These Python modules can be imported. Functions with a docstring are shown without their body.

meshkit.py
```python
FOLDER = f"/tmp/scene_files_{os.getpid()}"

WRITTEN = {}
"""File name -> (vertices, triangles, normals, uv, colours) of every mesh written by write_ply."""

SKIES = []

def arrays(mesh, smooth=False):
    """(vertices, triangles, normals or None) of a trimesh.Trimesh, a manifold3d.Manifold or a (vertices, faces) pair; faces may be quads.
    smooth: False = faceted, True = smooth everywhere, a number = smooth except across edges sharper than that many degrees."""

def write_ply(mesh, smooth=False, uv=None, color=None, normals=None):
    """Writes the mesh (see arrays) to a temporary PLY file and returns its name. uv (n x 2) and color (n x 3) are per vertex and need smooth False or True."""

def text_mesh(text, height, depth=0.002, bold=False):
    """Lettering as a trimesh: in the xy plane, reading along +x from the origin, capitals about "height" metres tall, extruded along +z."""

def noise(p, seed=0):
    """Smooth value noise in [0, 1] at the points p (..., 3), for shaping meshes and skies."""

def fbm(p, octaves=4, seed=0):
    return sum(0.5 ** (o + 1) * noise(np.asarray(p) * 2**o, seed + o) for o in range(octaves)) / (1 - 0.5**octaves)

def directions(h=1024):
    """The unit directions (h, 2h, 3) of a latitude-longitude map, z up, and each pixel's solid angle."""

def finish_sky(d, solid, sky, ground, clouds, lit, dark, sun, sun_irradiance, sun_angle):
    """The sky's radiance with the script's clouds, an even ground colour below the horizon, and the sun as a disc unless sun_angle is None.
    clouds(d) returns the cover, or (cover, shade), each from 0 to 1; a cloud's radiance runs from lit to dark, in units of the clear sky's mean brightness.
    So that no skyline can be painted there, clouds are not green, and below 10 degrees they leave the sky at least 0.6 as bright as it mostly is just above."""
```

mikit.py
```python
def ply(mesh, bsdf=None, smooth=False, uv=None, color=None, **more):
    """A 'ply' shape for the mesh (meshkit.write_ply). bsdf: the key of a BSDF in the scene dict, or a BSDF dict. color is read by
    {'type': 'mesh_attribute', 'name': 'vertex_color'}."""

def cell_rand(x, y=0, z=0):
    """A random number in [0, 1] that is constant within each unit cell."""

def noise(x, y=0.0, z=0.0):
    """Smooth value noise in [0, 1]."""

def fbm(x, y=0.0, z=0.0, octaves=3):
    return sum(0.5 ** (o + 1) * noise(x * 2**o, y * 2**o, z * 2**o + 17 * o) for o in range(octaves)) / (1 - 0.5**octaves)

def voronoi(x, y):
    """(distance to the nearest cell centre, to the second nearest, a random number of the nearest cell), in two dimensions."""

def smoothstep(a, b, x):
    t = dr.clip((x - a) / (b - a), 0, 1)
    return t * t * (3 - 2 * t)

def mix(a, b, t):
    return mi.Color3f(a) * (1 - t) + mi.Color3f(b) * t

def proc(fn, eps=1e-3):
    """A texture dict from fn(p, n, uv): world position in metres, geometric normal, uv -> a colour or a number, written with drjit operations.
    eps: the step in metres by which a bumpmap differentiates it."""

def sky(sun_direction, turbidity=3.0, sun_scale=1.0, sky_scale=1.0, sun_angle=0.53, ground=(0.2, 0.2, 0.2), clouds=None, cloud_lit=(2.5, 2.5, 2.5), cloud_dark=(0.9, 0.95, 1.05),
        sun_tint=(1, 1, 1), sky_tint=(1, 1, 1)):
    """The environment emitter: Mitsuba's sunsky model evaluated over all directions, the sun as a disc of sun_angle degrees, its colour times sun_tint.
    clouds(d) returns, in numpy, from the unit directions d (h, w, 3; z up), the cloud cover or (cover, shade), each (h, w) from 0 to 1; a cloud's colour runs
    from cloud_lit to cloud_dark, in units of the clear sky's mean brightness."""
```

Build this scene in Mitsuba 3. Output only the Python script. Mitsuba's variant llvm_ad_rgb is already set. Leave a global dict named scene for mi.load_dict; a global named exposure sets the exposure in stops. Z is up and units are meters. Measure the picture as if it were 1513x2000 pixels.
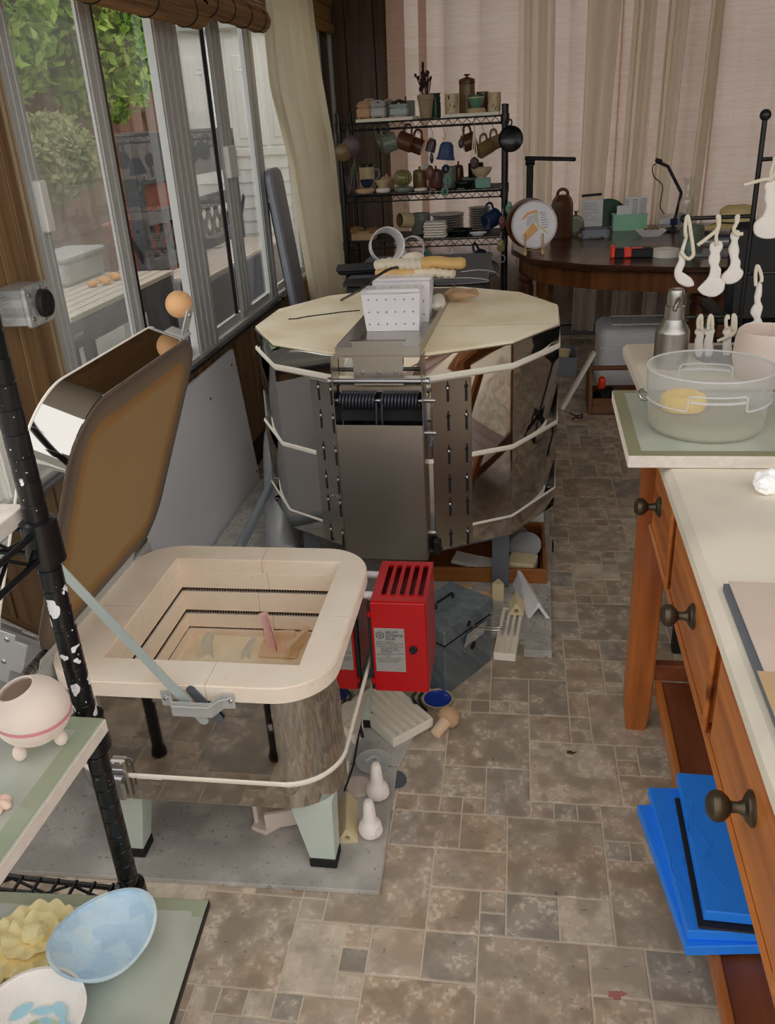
import math, random
import numpy as np
import trimesh
import manifold3d as m3
import drjit as dr
import mitsuba as mi
import shapely.geometry as sg
import shapely.affinity as sa
import mikit, meshkit
from mikit import noise, fbm, voronoi, cell_rand, smoothstep, mix

T = mi.ScalarTransform4f
scene, labels = {}, {}
rng = random.Random(7)
PI = math.pi

# ---------------------------------------------------------------- camera, sky, exposure
W, H, FOCAL, CAM_H = 1513, 2000, 1647.47, 1.45
_yaw, _pitch, _roll = 0.164006, 0.438043, -0.057269
_cy, _sy, _cp, _sp = math.cos(_yaw), math.sin(_yaw), math.cos(_pitch), math.sin(_pitch)
_f = np.array([-_sy * _cp, _cy * _cp, -_sp])
_r = np.array([_cy, _sy, 0.0])
_u = np.cross(_r, _f)
_cr, _sr = math.cos(_roll), math.sin(_roll)
CAM = np.array([_r * _cr + _u * _sr, -_r * _sr + _u * _cr, _f])
EYE = np.array([0, 0, CAM_H])
scene['camera'] = {'type': 'perspective', 'fov': math.degrees(2 * math.atan(W / 2 / FOCAL)), 'fov_axis': 'x', 'near_clip': 0.02, 'far_clip': 200.0,
                   'to_world': T().look_at(origin=EYE.tolist(), target=(EYE + CAM[2]).tolist(), up=CAM[1].tolist())}
exposure = 2.5
SKY_SCALE = 1.0
scene['sky'] = mikit.sky((-0.5, -0.35, 0.75), turbidity=4.0, sun_scale=0.0, sky_scale=SKY_SCALE, ground=(0.25, 0.24, 0.22),
                         clouds=lambda d: np.ones(d.shape[:2]), cloud_lit=(2.6, 2.55, 2.5), cloud_dark=(2.0, 2.0, 2.0))


def P(u, v, x=None, y=None, z=None):
    """The point of the room seen at a pixel of the 1513 x 2000 frame, on a plane of constant x, y or z."""
    d = np.array([(u - W / 2) / FOCAL, -(v - H / 2) / FOCAL, 1.0]) @ CAM
    a, val = (0, x) if x is not None else (1, y) if y is not None else (2, z)
    return EYE + d * ((val - EYE[a]) / d[a])


# ---------------------------------------------------------------- helpers: naming
_count = {}


def numbered(name):
    n = _count.get(name, 0)
    _count[name] = n + 1
    return name if n == 0 else f'{name}_{n:03d}'


def thing(name, label, cat, group=None):
    k = numbered(name)
    labels[k] = {'label': label, 'category': cat}
    if group:
        labels[k]['group'] = group
    return k


def add(parent, name, mesh, mat, smooth=30, label=None, kind=None, uv=None):
    k = numbered(f'{parent}__{name}')
    scene[k] = mikit.ply(mesh, 'm_' + mat, smooth, uv=uv)
    if label or kind:
        labels[k] = {a: b for a, b in (('label', label), ('kind', kind)) if b}
    return k


def one(name, label, cat, mesh, mat, smooth=30, group=None, kind=None, uv=None):
    k = thing(name, label, cat, group)
    if kind:
        labels[k]['kind'] = kind
    scene[k] = mikit.ply(mesh, 'm_' + mat, smooth, uv=uv)
    return k


def struct(name, mesh, mat, smooth=False, label=None):
    scene[name] = mikit.ply(mesh, 'm_' + mat, smooth)
    labels[name] = {'kind': 'structure'}
    if label:
        labels[name]['label'] = label
    return name


# ---------------------------------------------------------------- helpers: meshes
def cat(*ms):
    ms = [m for m in (ms[0] if len(ms) == 1 and isinstance(ms[0], (list, tuple)) else ms)]
    return trimesh.util.concatenate(ms)


def tf(m, t=(0, 0, 0), r=(0, 0, 0), s=1.0):
    """scale, then rotate about x, y, z (degrees), then move"""
    m = m.copy()
    m.vertices = np.asarray(m.vertices) * np.asarray(s, float)
    rx, ry, rz = np.radians(r)
    R = trimesh.transformations.euler_matrix(rx, ry, rz)[:3, :3]
    m.vertices = m.vertices @ R.T + np.asarray(t, float)
    if np.prod(np.broadcast_to(s, 3)) < 0:
        m.invert()
    return m


def frame(m, o, ex, ey, ez):
    """local x, y, z axes to the given world axes"""
    m = m.copy()
    R = np.stack([np.asarray(e, float) for e in (ex, ey, ez)], 1)
    m.vertices = m.vertices @ R.T + np.asarray(o, float)
    return m


def box(x0, x1, y0, y1, z0, z1, b=0.0):
    """axis-aligned box, its edges chamfered by b"""
    if b <= 0:
        return trimesh.creation.box(bounds=[[x0, y0, z0], [x1, y1, z1]])
    b = min(b, (x1 - x0) / 2.01, (y1 - y0) / 2.01, (z1 - z0) / 2.01)
    pts = []
    for sx in (x0, x1):
        for sy in (y0, y1):
            for sz in (z0, z1):
                ix, iy, iz = (b if sx == x0 else -b), (b if sy == y0 else -b), (b if sz == z0 else -b)
                pts += [(sx, sy + iy, sz + iz), (sx + ix, sy, sz + iz), (sx + ix, sy + iy, sz)]
    return trimesh.convex.convex_hull(np.array(pts))


def bx(c, s, b=0.0, r=(0, 0, 0)):
    h = np.asarray(s) / 2
    return tf(box(-h[0], h[0], -h[1], h[1], -h[2], h[2], b), c, r)


def cyl(p0, p1, r0, r1=None, n=20, cap=True):
    r1 = r0 if r1 is None else r1
    p0, p1 = np.asarray(p0, float), np.asarray(p1, float)
    d = p1 - p0
    L = np.linalg.norm(d)
    m = lathe([(0, 0), (r0, 0), (r1, L), (0, L)] if cap else [(r0, 0), (r1, L)], n)
    z = d / L
    x = np.cross(z, [0, 0, 1.0] if abs(z[2]) < 0.95 else [1.0, 0, 0])
    x /= np.linalg.norm(x)
    return frame(m, p0, x, np.cross(z, x), z)


def lathe(prof, n=28):
    prof = np.asarray(prof, float)
    a = np.arange(n) * 2 * PI / n
    k = len(prof)
    v = np.stack([prof[:, None, 0] * np.cos(a), prof[:, None, 0] * np.sin(a), np.repeat(prof[:, 1:2], n, 1)], -1).reshape(-1, 3)
    i, j = np.meshgrid(np.arange(k - 1), np.arange(n), indexing='ij')
    q = np.stack([i * n + j, i * n + (j + 1) % n, (i + 1) * n + (j + 1) % n, (i + 1) * n + j], -1).reshape(-1, 4)
    f = np.vstack([q[:, [0, 1, 2]], q[:, [0, 2, 3]]])
    m = trimesh.Trimesh(v, f, process=False)
    m.merge_vertices()
    m.update_faces(m.nondegenerate_faces())
    return m


def tube(pts, r, n=8, closed=False, cap=True):
    p = np.asarray(pts, float)
    k = len(p)
    t = np.roll(p, -1, 0) - np.roll(p, 1, 0) if closed else np.gradient(p, axis=0)
    t /= np.linalg.norm(t, axis=1, keepdims=True) + 1e-12
    a = np.zeros_like(p)
    ref = np.array([0, 0, 1.0]) if abs(t[0][2]) < 0.9 else np.array([1.0, 0, 0])
    for q in range(k):
        ref = ref - t[q] * (ref @ t[q])
        ref /= np.linalg.norm(ref) + 1e-12
        a[q] = ref
    b = np.cross(t, a)
    ang = np.arange(n) * 2 * PI / n
    r = np.broadcast_to(r, (k,))
    v = (p[:, None] + r[:, None, None] * (np.cos(ang)[None, :, None] * a[:, None] + np.sin(ang)[None, :, None] * b[:, None])).reshape(-1, 3)
    rows = k if closed else k - 1
    i, j = np.meshgrid(np.arange(rows), np.arange(n), indexing='ij')
    q = np.stack([i * n + j, i * n + (j + 1) % n, ((i + 1) % k) * n + (j + 1) % n, ((i + 1) % k) * n + j], -1).reshape(-1, 4)
    f = [q[:, [0, 1, 2]], q[:, [0, 2, 3]]]
    if not closed and cap:
        for base, c, rev in ((0, len(v), True), ((k - 1) * n, len(v) + 1, False)):
            idx = base + np.arange(n)
            tri = np.stack([idx, np.roll(idx, -1), np.full(n, c)], 1)
            f.append(tri[:, ::-1] if rev else tri)
        v = np.vstack([v, p[0], p[-1]])
    return trimesh.Trimesh(v, np.vstack(f), process=False)


def spline(pts, k=24):
    """a smooth curve through the points (Catmull-Rom)"""
    p = np.asarray(pts, float)
    p = np.vstack([2 * p[0] - p[1], p, 2 * p[-1] - p[-2]])
    out = []
    n = len(p) - 3
    for s in np.linspace(0, n - 1e-9, k):
        i = int(s)
        t = s - i
        a, b, c, d = p[i:i + 4]
        out.append(0.5 * (2 * b + (c - a) * t + (2 * a - 5 * b + 4 * c - d) * t * t + (3 * b - a - 3 * c + d) * t ** 3))
    return np.array(out)


def arc(c, r, a0, a1, ex, ey, n=14):
    a = np.radians(np.linspace(a0, a1, n))
    return np.asarray(c) + np.outer(np.cos(a) * r, ex) + np.outer(np.sin(a) * r, ey)


def rrect(x0, x1, y0, y1, r, n=6):
    """rounded rectangle, as a shapely polygon"""
    r = min(r, (x1 - x0) / 2.001, (y1 - y0) / 2.001)
    return sg.box(x0 + r, y0 + r, x1 - r, y1 - r).buffer(r, quad_segs=n)


def prism(poly, z0, z1, b=0.0):
    """a polygon (shapely or points) extruded from z0 to z1, the rims chamfered by b where the polygon has no holes"""
    if not isinstance(poly, sg.Polygon):
        poly = sg.Polygon(poly)
    if b <= 0 or len(poly.interiors):
        return tf(trimesh.creation.extrude_polygon(poly, z1 - z0, engine='earcut'), (0, 0, z0))
    poly = sg.polygon.orient(poly)
    outer = np.array(poly.exterior.coords)[:-1]
    n = len(outer)
    nx, pv = np.roll(outer, -1, 0) - outer, outer - np.roll(outer, 1, 0)
    nn = np.stack([nx[:, 1], -nx[:, 0]], 1) / (np.linalg.norm(nx, axis=1, keepdims=True) + 1e-12)
    pn = np.stack([pv[:, 1], -pv[:, 0]], 1) / (np.linalg.norm(pv, axis=1, keepdims=True) + 1e-12)
    mid = nn + pn
    mid /= np.maximum((mid * nn).sum(1, keepdims=True), 0.3)
    inner = outer - mid * b
    rings = [np.c_[inner, np.full(n, z0)], np.c_[outer, np.full(n, z0 + b)], np.c_[outer, np.full(n, z1 - b)], np.c_[inner, np.full(n, z1)]]
    f = []
    j = np.arange(n)
    for q in range(3):
        a, c = q * n + j, q * n + (j + 1) % n
        f += [np.stack([a, c, c + n], 1), np.stack([a, c + n, a + n], 1)]
    tv, tfc = trimesh.creation.triangulate_polygon(sg.Polygon(inner), engine='earcut')
    v = np.vstack(rings)
    top = np.c_[tv, np.full(len(tv), z1)]
    bot = np.c_[tv, np.full(len(tv), z0)]
    f += [tfc + len(v), tfc[:, ::-1] + len(v) + len(tv)]
    m = trimesh.Trimesh(np.vstack([v, top, bot]), np.vstack(f), process=False)
    m.merge_vertices()
    m.fix_normals()
    return m


def grid(fn, nu, nv, closed_u=False):
    """a sheet: fn(u, v) -> (..., 3) over [0, 1]^2"""
    u, v = np.meshgrid(np.linspace(0, 1, nu), np.linspace(0, 1, nv), indexing='ij')
    p = np.asarray(fn(u, v)).reshape(-1, 3)
    i, j = np.meshgrid(np.arange(nu - 1), np.arange(nv - 1), indexing='ij')
    q = np.stack([i * nv + j, (i + 1) * nv + j, (i + 1) * nv + j + 1, i * nv + j + 1], -1).reshape(-1, 4)
    m = trimesh.Trimesh(p, np.vstack([q[:, [0, 1, 2]], q[:, [0, 2, 3]]]), process=False)
    if closed_u:
        m.merge_vertices()
    return m


def bumpy(m, amp, freq, seed=0):
    m = m.copy()
    n = m.vertex_normals
    m.vertices = m.vertices + n * ((meshkit.fbm(np.asarray(m.vertices) * freq, 3, seed) - 0.5) * 2 * amp)[:, None]
    return m


def blob(c, s, sub=3, amp=0.0, freq=10, seed=0, r=(0, 0, 0)):
    m = trimesh.creation.icosphere(subdivisions=sub)
    m = tf(m, (0, 0, 0), r, s)
    if amp:
        m = bumpy(m, amp, freq, seed)
    return tf(m, c)


def mf(m):
    return m3.Manifold(m3.Mesh(np.asarray(m.vertices, np.float32), np.asarray(m.faces, np.uint32)))


def unmf(m):
    q = m.to_mesh()
    return trimesh.Trimesh(np.asarray(q.vert_properties)[:, :3], np.asarray(q.tri_verts), process=False)


def sub(a, *bs):
    r = mf(a)
    for b in bs:
        r = r - mf(b)
    return unmf(r)


def screw(p, nrm, r=0.006, h=0.003):
    p, nrm = np.asarray(p, float), np.asarray(nrm, float)
    x = np.cross(nrm, [0, 0, 1.0] if abs(nrm[2]) < 0.9 else [1.0, 0, 0])
    x /= np.linalg.norm(x)
    return frame(lathe([(0, -0.001), (r, -0.001), (r * 0.92, h * 0.5), (r * 0.55, h), (0, h * 1.1)], 12), p, x, np.cross(nrm, x), nrm)


# ---------------------------------------------------------------- materials
def C(h):
    c = np.array([int(h[i:i + 2], 16) for i in (0, 2, 4)]) / 255
    return np.where(c <= 0.04045, c / 12.92, ((c + 0.055) / 1.055) ** 2.4)


def col(h):
    return {'type': 'rgb', 'value': C(h).tolist()}


def M(name, color, rough=0.6, metal=0.0, bump=None, two=True, **kw):
    b = {'type': 'principled', 'base_color': col(color) if isinstance(color, str) else mikit.proc(color), 'roughness': rough if not callable(rough) else mikit.proc(rough), 'metallic': metal, **kw}
    if bump:
        b = {'type': 'bumpmap', 'arbitrary': mikit.proc(bump[0], bump[2] if len(bump) > 2 else 1e-3), 'scale': bump[1], 'bsdf': b}
    scene['m_' + name] = {'type': 'twosided', 'bsdf': b} if two else b


def c3(h):
    return mi.Color3f(*[float(x) for x in C(h)])


def ramp(t, *stops):
    out = c3(stops[0][1])
    for (a, ca), (b, cb) in zip(stops, stops[1:]):
        out = mix(out, c3(cb), smoothstep(a, b, t))
    return out


for nm, hx, ro, me in (
    ('white_plastic', 'e8e8e6', .35, 0), ('white_paint', 'e6e6e2', .45, 0), ('grey_plastic', '848992', .4, 0), ('black_paint', '0c0e12', .28, 0), ('black_matte', '141518', .6, 0),
    ('black_rubber', '101112', .7, 0), ('charcoal', '2c2d31', .6, 0), ('alu', 'b8bbc0', .32, 1), ('alu_matt', 'bfc1bf', .42, .25), ('steel_dark', '53555a', .35, 1), ('spring', '4a4f58', .4, .8),
    ('chrome', 'd8d8d8', .04, 1), ('mirror', 'c2bfba', .035, 1), ('brushed', 'bdb9b3', .36, 1), ('plate', 'b0aaa2', .26, 1), ('grey_steel', '62686f', .5, .2), ('pale_green', 'c3d0c6', .4, .0),
    ('red_enamel', 'b3040f', .22, 0), ('red_dark', '5a0208', .4, 0), ('label_silver', 'a5a5a2', .4, .3), ('ink', '202024', .6, 0), ('ink_grey', '70707a', .7, 0), ('bisque', 'eee1d6', .8, 0), ('bisque_pink', 'e0d1c5', .8, 0),
    ('bisque_white', 'f2ece6', .8, 0), ('white_glaze', 'e8e6ea', .25, 0), ('pink_stripe', 'd28792', .7, 0), ('clay_yellow', 'f0dfa2', .8, 0), ('clay_flesh', 'e3c4b2', .8, 0), ('post_yellow', 'd8caa2', .85, 0), ('tan', 'c9a682', .85, 0),
    ('plaster', 'ece7dc', .75, 0), ('slab_warm', 'e9dfcb', .7, 0), ('tape_green', '9ba287', .55, 0), ('blue_tape', '2484f2', .42, 0), ('blue_cobalt', '1e3a9c', .2, 0), ('blue_navy', '22304f', .2, 0), ('bronze', '5a5142', .38, .8),
    ('tissue', 'fafafa', .9, 0), ('paper', 'f0f0f2', .8, 0), ('sponge', 'f7cf5c', .9, 0), ('wood_knob', 'd8a878', .5, 0), ('wood_light', 'c69a5e', .5, 0), ('foam', 'eff0f4', .7, 0), ('cup_yellow', 'e6d6a0', .5, 0),
    ('glove_yellow', 'd6b070', .8, 0), ('glove_white', 'dcd4be', .9, 0), ('cream_cloth', 'efe6cf', .9, 0), ('green_basket', 'a2dcbc', .4, 0), ('green_glaze', '5f8c72', .25, 0), ('green_dark', '23463c', .25, 0), ('olive', '7c7f66', .3, 0),
    ('brown_glaze', '5a3520', .25, 0), ('brown_tan', '7c6240', .3, 0), ('grey_green', '727c6e', .3, 0), ('pale_blue_glaze', '9fb2b2', .25, 0), ('gold_glaze', '8a8258', .2, .2), ('purple_brown', '4c383e', .35, 0), ('blue_bell', '3c5078', .1, 0),
    ('hat', 'ddcc92', .85, 0), ('orange_plastic', 'ff4b2e', .35, 0), ('black_glaze', '14191c', .2, 0), ('lavender', '6a5560', .9, 0), ('stem', '6a7458', .9, 0), ('dried', '3a2126', .9, 0), ('grey_ware', '80807f', .35, 0),
    ('pink_glaze', '70443e', .3, 0), ('teal', '6a958a', .3, 0), ('rope', 'e6ddca', .9, 0), ('fence_brown', '6a4a38', .8, 0), ('shed_white', 'f4f5f4', .5, 0), ('deck_grey', '55575b', .7, 0), ('deck_slat', 'c2b7a8', .7, 0), ('lattice', '3c3d41', .7, 0),
    ('brick_red', '9c5a48', .8, 0), ('yellow_bright', 'f2e63a', .5, 0), ('concrete_out', 'b9b9b2', .9, 0), ('kiln_white', 'ece6d8', .85, 0), ('coil', '3c2a1e', .6, .5), ('duct', 'd6d8da', .38, .6), ('conduit', '8b949c', .45, .3),
    ('white_board', 'd4d5da', .6, 0), ('grout', 'd0c3ad', .8, 0), ('pewter', '8c877d', .32, .9), ('dark_void', '08080a', .8, 0), ('orange_band', 'e0a050', .35, 0), ('trim_dark', '2a241f', .5, 0), ('pink_glass', 'e8c3c0', .4, 0), ('cream_ware', 'c2b08e', .28, 0),
    ('wicker', '8a6a48', .8, 0), ('cardboard', 'b29570', .85, 0), ('ceiling_white', 'dcd8d0', .8, 0), ('hose_black', '15161a', .4, 0), ('blue_denim', '3a5a8c', .6, 0), ('pot_tan', 'a08d72', .7, 0), ('wood_dowel', 'c9a878', .6, 0), ('wood_tote', '7a4a2c', .55, 0), ('moss', '6a7a52', .9, 0),
):
    M(nm, hx, ro, me)


def wood(light, dark, sx, sy, sz, contrast=1.0, knots=None):
    def fn(p, n, uv):
        w = fbm(p.x * sx * .25, p.y * sy * .25, p.z * sz * .25, 2) * 3.0
        g = fbm(p.x * sx + w, p.y * sy + w, p.z * sz + w, 4)
        fine = noise(p.x * sx * 6, p.y * sy * 6, p.z * sz * 6)
        t = dr.clip((g - .5) * 1.9 * contrast + .5, 0, 1) * .8 + fine * .2
        c = mix(c3(light), c3(dark), t)
        if knots:
            c = mix(c, c3('e8d8c0'), smoothstep(.965, .985, noise(p.x * 190, p.y * 190, p.z * 190)) * smoothstep(.5, .75, noise(p.x * 9, p.y * 9, p.z * 9)))
        if knots:
            a, b = (p.y, p.z) if knots == 'x' else (p.x, p.z)
            d1, d2, r = voronoi(a * 4, b * 4)
            c = mix(c, c3(dark) * .5, smoothstep(.09, .03, d1) * dr.select(r > .6, 1.0, 0.0))
        return c
    return fn


M('wood_panel', wood('94734f', '573b22', 40, 40, 1.2, 1.1), .5)
M('wood_panel_dark', wood('5e4630', '2f2015', 40, 40, 1.2), .5)
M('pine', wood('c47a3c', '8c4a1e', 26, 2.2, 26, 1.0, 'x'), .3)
M('pine_leg', wood('bd7238', '86451c', 30, 30, 2, 1.0), .3)
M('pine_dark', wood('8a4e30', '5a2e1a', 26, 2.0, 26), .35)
M('desk_wood', wood('4c2f20', '2b170d', 2.5, 26, 26), .22)
M('desk_leg', wood('7d4c27', '532f15', 30, 30, 3), .3)
M('tray_wood', wood('a5682e', '7a431a', 3, 30, 30), .45)
M('walnut', wood('8a5a38', '54301a', 4, 30, 30), .45)


def stone(p, n, uv):
    o = uv.x * 37.0
    a = fbm(p.x * 26 + o, p.y * 26, o, 5)
    b = fbm(p.x * 115 + o * 3, p.y * 115 + 9, o, 4)
    base = ramp(uv.y, (0, 'a59887'), (.25, 'b6a795'), (.5, 'b1a290'), (.7, 'a39b90'), (.85, 'c2b3a0'), (1, 'c8baa7'))
    warm = mix(base, base * mi.Color3f(1.03, .95, .88), smoothstep(.45, .75, fbm(p.x * 9 + o, p.y * 9, 3.0, 2)))
    c = mix(warm * .8, warm * 1.2, smoothstep(.3, .7, a))
    c = mix(c, c3('e2d6c2'), smoothstep(.50, .66, b) * smoothstep(.44, .64, a) * .7)
    pit = noise(p.x * 120 + o, p.y * 120, 1.0)
    return mix(c, c3('4a4238'), smoothstep(.06, .02, pit) * .6)


M('stone', stone, .42)


def cement(p, n, uv):
    a = fbm(p.x * 14, p.y * 14, p.z * 14, 4)
    c = mix(c3('a5a29b'), c3('c2bfb8'), smoothstep(.3, .7, a))
    return mix(c, c3('76736c'), smoothstep(.27, .2, noise(p.x * 160, p.y * 160, p.z * 50)) * .6)


M('cement', cement, .85)


def lid_face(p, n, uv):
    # the scorched lining: a dark rim round a tan middle; uv = metres from the lid's own edges
    e = dr.minimum(uv.x, uv.y) + (fbm(p.x * 18, p.y * 18, p.z * 18, 3) - .5) * .022
    mid = mix(c3('c39a64'), c3('b58a55'), fbm(p.y * 3, p.z * 3, p.x * 3, 2))
    c = mix(c3('655648'), c3('7a6248'), smoothstep(.02, .05, e))
    c = mix(c, c3('b27b3c'), smoothstep(.05, .066, e))
    return mix(c, mid, smoothstep(.07, .1, e))


M('lid_face', lid_face, .8)


def firebrick(p, n, uv):
    a = fbm(p.x * 12, p.y * 12, p.z * 12, 3)
    c = mix(c3('f4eadc'), c3('ebdbc6'), a)
    return mix(c, c3('a8937a'), smoothstep(.10, .06, noise(p.x * 140, p.y * 140, p.z * 140)) * .5)


M('firebrick', firebrick, .9)


def lid_brick(p, n, uv):
    a = fbm(p.x * 6, p.y * 6, p.z * 6, 4)
    return mix(c3('f6ecd4'), c3('e6d8b8'), smoothstep(.3, .75, a))


M('lid_brick', lid_brick, .85)


def galv(p, n, uv):
    d1, d2, r = voronoi(p.x * 60 + p.z * 35, p.y * 60 + p.z * 35)
    a = fbm(p.x * 9, p.y * 9, p.z * 9, 3)
    return mix(c3('57646b'), c3('7b878b'), r * .5 + a * .5)


M('galvanised', galv, .45, .35)
M('galv_bright', lambda p, n, uv: mix(c3('a8acac'), c3('c8cccc'), voronoi(p.y * 90, p.z * 90)[2]), .35, .6)


def board_green(p, n, uv):
    a = fbm(p.x * 10, p.y * 10, p.z * 10, 3)
    return mix(c3('a3aa9e'), c3('b6baac'), smoothstep(.3, .7, a))


M('board_green', board_green, .3)
M('board_core', lambda p, n, uv: mix(c3('ded6cc'), c3('c8beb2'), fbm(p.x * 80, p.y * 80, p.z * 80, 3)), .85)


def slab(p, n, uv):
    a = fbm(p.x * 5, p.y * 5, p.z * 5, 4)
    return mix(c3('c9c2b3'), c3('dfd6c5'), smoothstep(.3, .7, a))


M('slab', slab, .6)


def splat(p, n, uv):
    a = fbm(p.x * 55, p.y * 55, p.z * 40, 3)
    b = noise(p.x * 260, p.y * 260, p.z * 260)
    big = smoothstep(.45, .7, noise(p.x * 4 + 3, p.y * 4, p.z * 9 + 1))
    t = smoothstep(.625, .64, a * .8 + big * .14) + smoothstep(.93, .95, b) * .7
    return mix(c3('0b0d12'), c3('e6e6e8'), dr.clip(t, 0, 1))


M('splat', splat, .26)


def skybowl(p, n, uv):
    d1, d2, r = voronoi(p.x * 42 + fbm(p.x * 30, p.y * 30, p.z * 30, 2) * 1.4, p.y * 42 + p.z * 30)
    c = ramp(r, (0, 'b8d8ea'), (.3, 'd2e2ea'), (.55, 'aecbde'), (.8, 'dde6e2'), (1, 'a8c4d8'))
    return mix(c, c3('c4dcea'), .42)


M('skybowl', skybowl, .5)
M('wax_clay', lambda p, n, uv: mix(c3('faeebc'), c3('f2e2a6'), fbm(p.x * 40, p.y * 40, p.z * 40, 3)), .8)


def bamboo(p, n, uv):
    a = noise(p.x * 3 + p.y * 5, p.z * 420, p.y * 2)
    b = noise(p.y * 9 + p.x * 9, p.z * 150 + 7)
    return ramp(a * .6 + b * .4, (.2, '6f4526'), (.5, '9a683c'), (.8, 'bd8a56'))


scene['m_bamboo'] = {'type': 'principledthin', 'base_color': mikit.proc(bamboo), 'roughness': .7, 'diff_trans': 1.0}
M('reed', wood('aa8458', '6a4830', 30, 2, 90), .6)


def weave(p, n, uv):
    a = noise(p.x * 20, p.y * 6, p.z * 300)
    b = noise(p.x * 5, p.y * 3, p.z * 60 + 5)
    return mix(c3('f0dfd4'), c3('f6ebe2'), smoothstep(.3, .7, a * .6 + b * .4))


scene['m_sheer_cream'] = {'type': 'principledthin', 'base_color': col('fbf6ec'), 'roughness': .9, 'diff_trans': 1.2}


scene['m_sheer'] = {'type': 'principledthin', 'base_color': mikit.proc(weave), 'roughness': .9, 'diff_trans': 1.75}
scene['m_drape'] = {'type': 'principledthin', 'base_color': col('f4ead2'), 'roughness': .9, 'diff_trans': .7}
scene['m_shade_cloth'] = {'type': 'principledthin', 'base_color': mikit.proc(lambda p, n, uv: mix(c3('9a7c50'), c3('7a5e3a'), noise(p.y * 90, p.z * 3))), 'roughness': .9, 'diff_trans': .35}


def leafc(p, n, uv):
    r = cell_rand(p.x * 9, p.y * 9, p.z * 9)
    return ramp(r, (0, '4f7a38'), (.4, '7ea64c'), (.8, 'a6c860'), (1, 'c2d878'))


scene['m_leaf'] = {'type': 'principledthin', 'base_color': mikit.proc(leafc), 'roughness': .5, 'diff_trans': .8}
scene['m_leaf_pale'] = {'type': 'principledthin', 'base_color': mikit.proc(lambda p, n, uv: mix(c3('b8bd8c'), c3('8a9a68'), cell_rand(p.x * 9, p.y * 9, p.z * 9))), 'roughness': .6, 'diff_trans': .6}
scene['m_glass'] = {'type': 'thindielectric', 'int_ior': 1.5}


def dust(p, n, uv):
    a = noise(p.x * 420, p.y * 420, p.z * 420)
    b = fbm(p.y * 2.5, p.z * 2.5, 3.0, 3)
    low = smoothstep(1.6, .95, p.z)
    return dr.clip(.16 + .22 * low * smoothstep(.35, .75, b) + smoothstep(.8, .9, a) * .3 * low, 0, .6)


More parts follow.
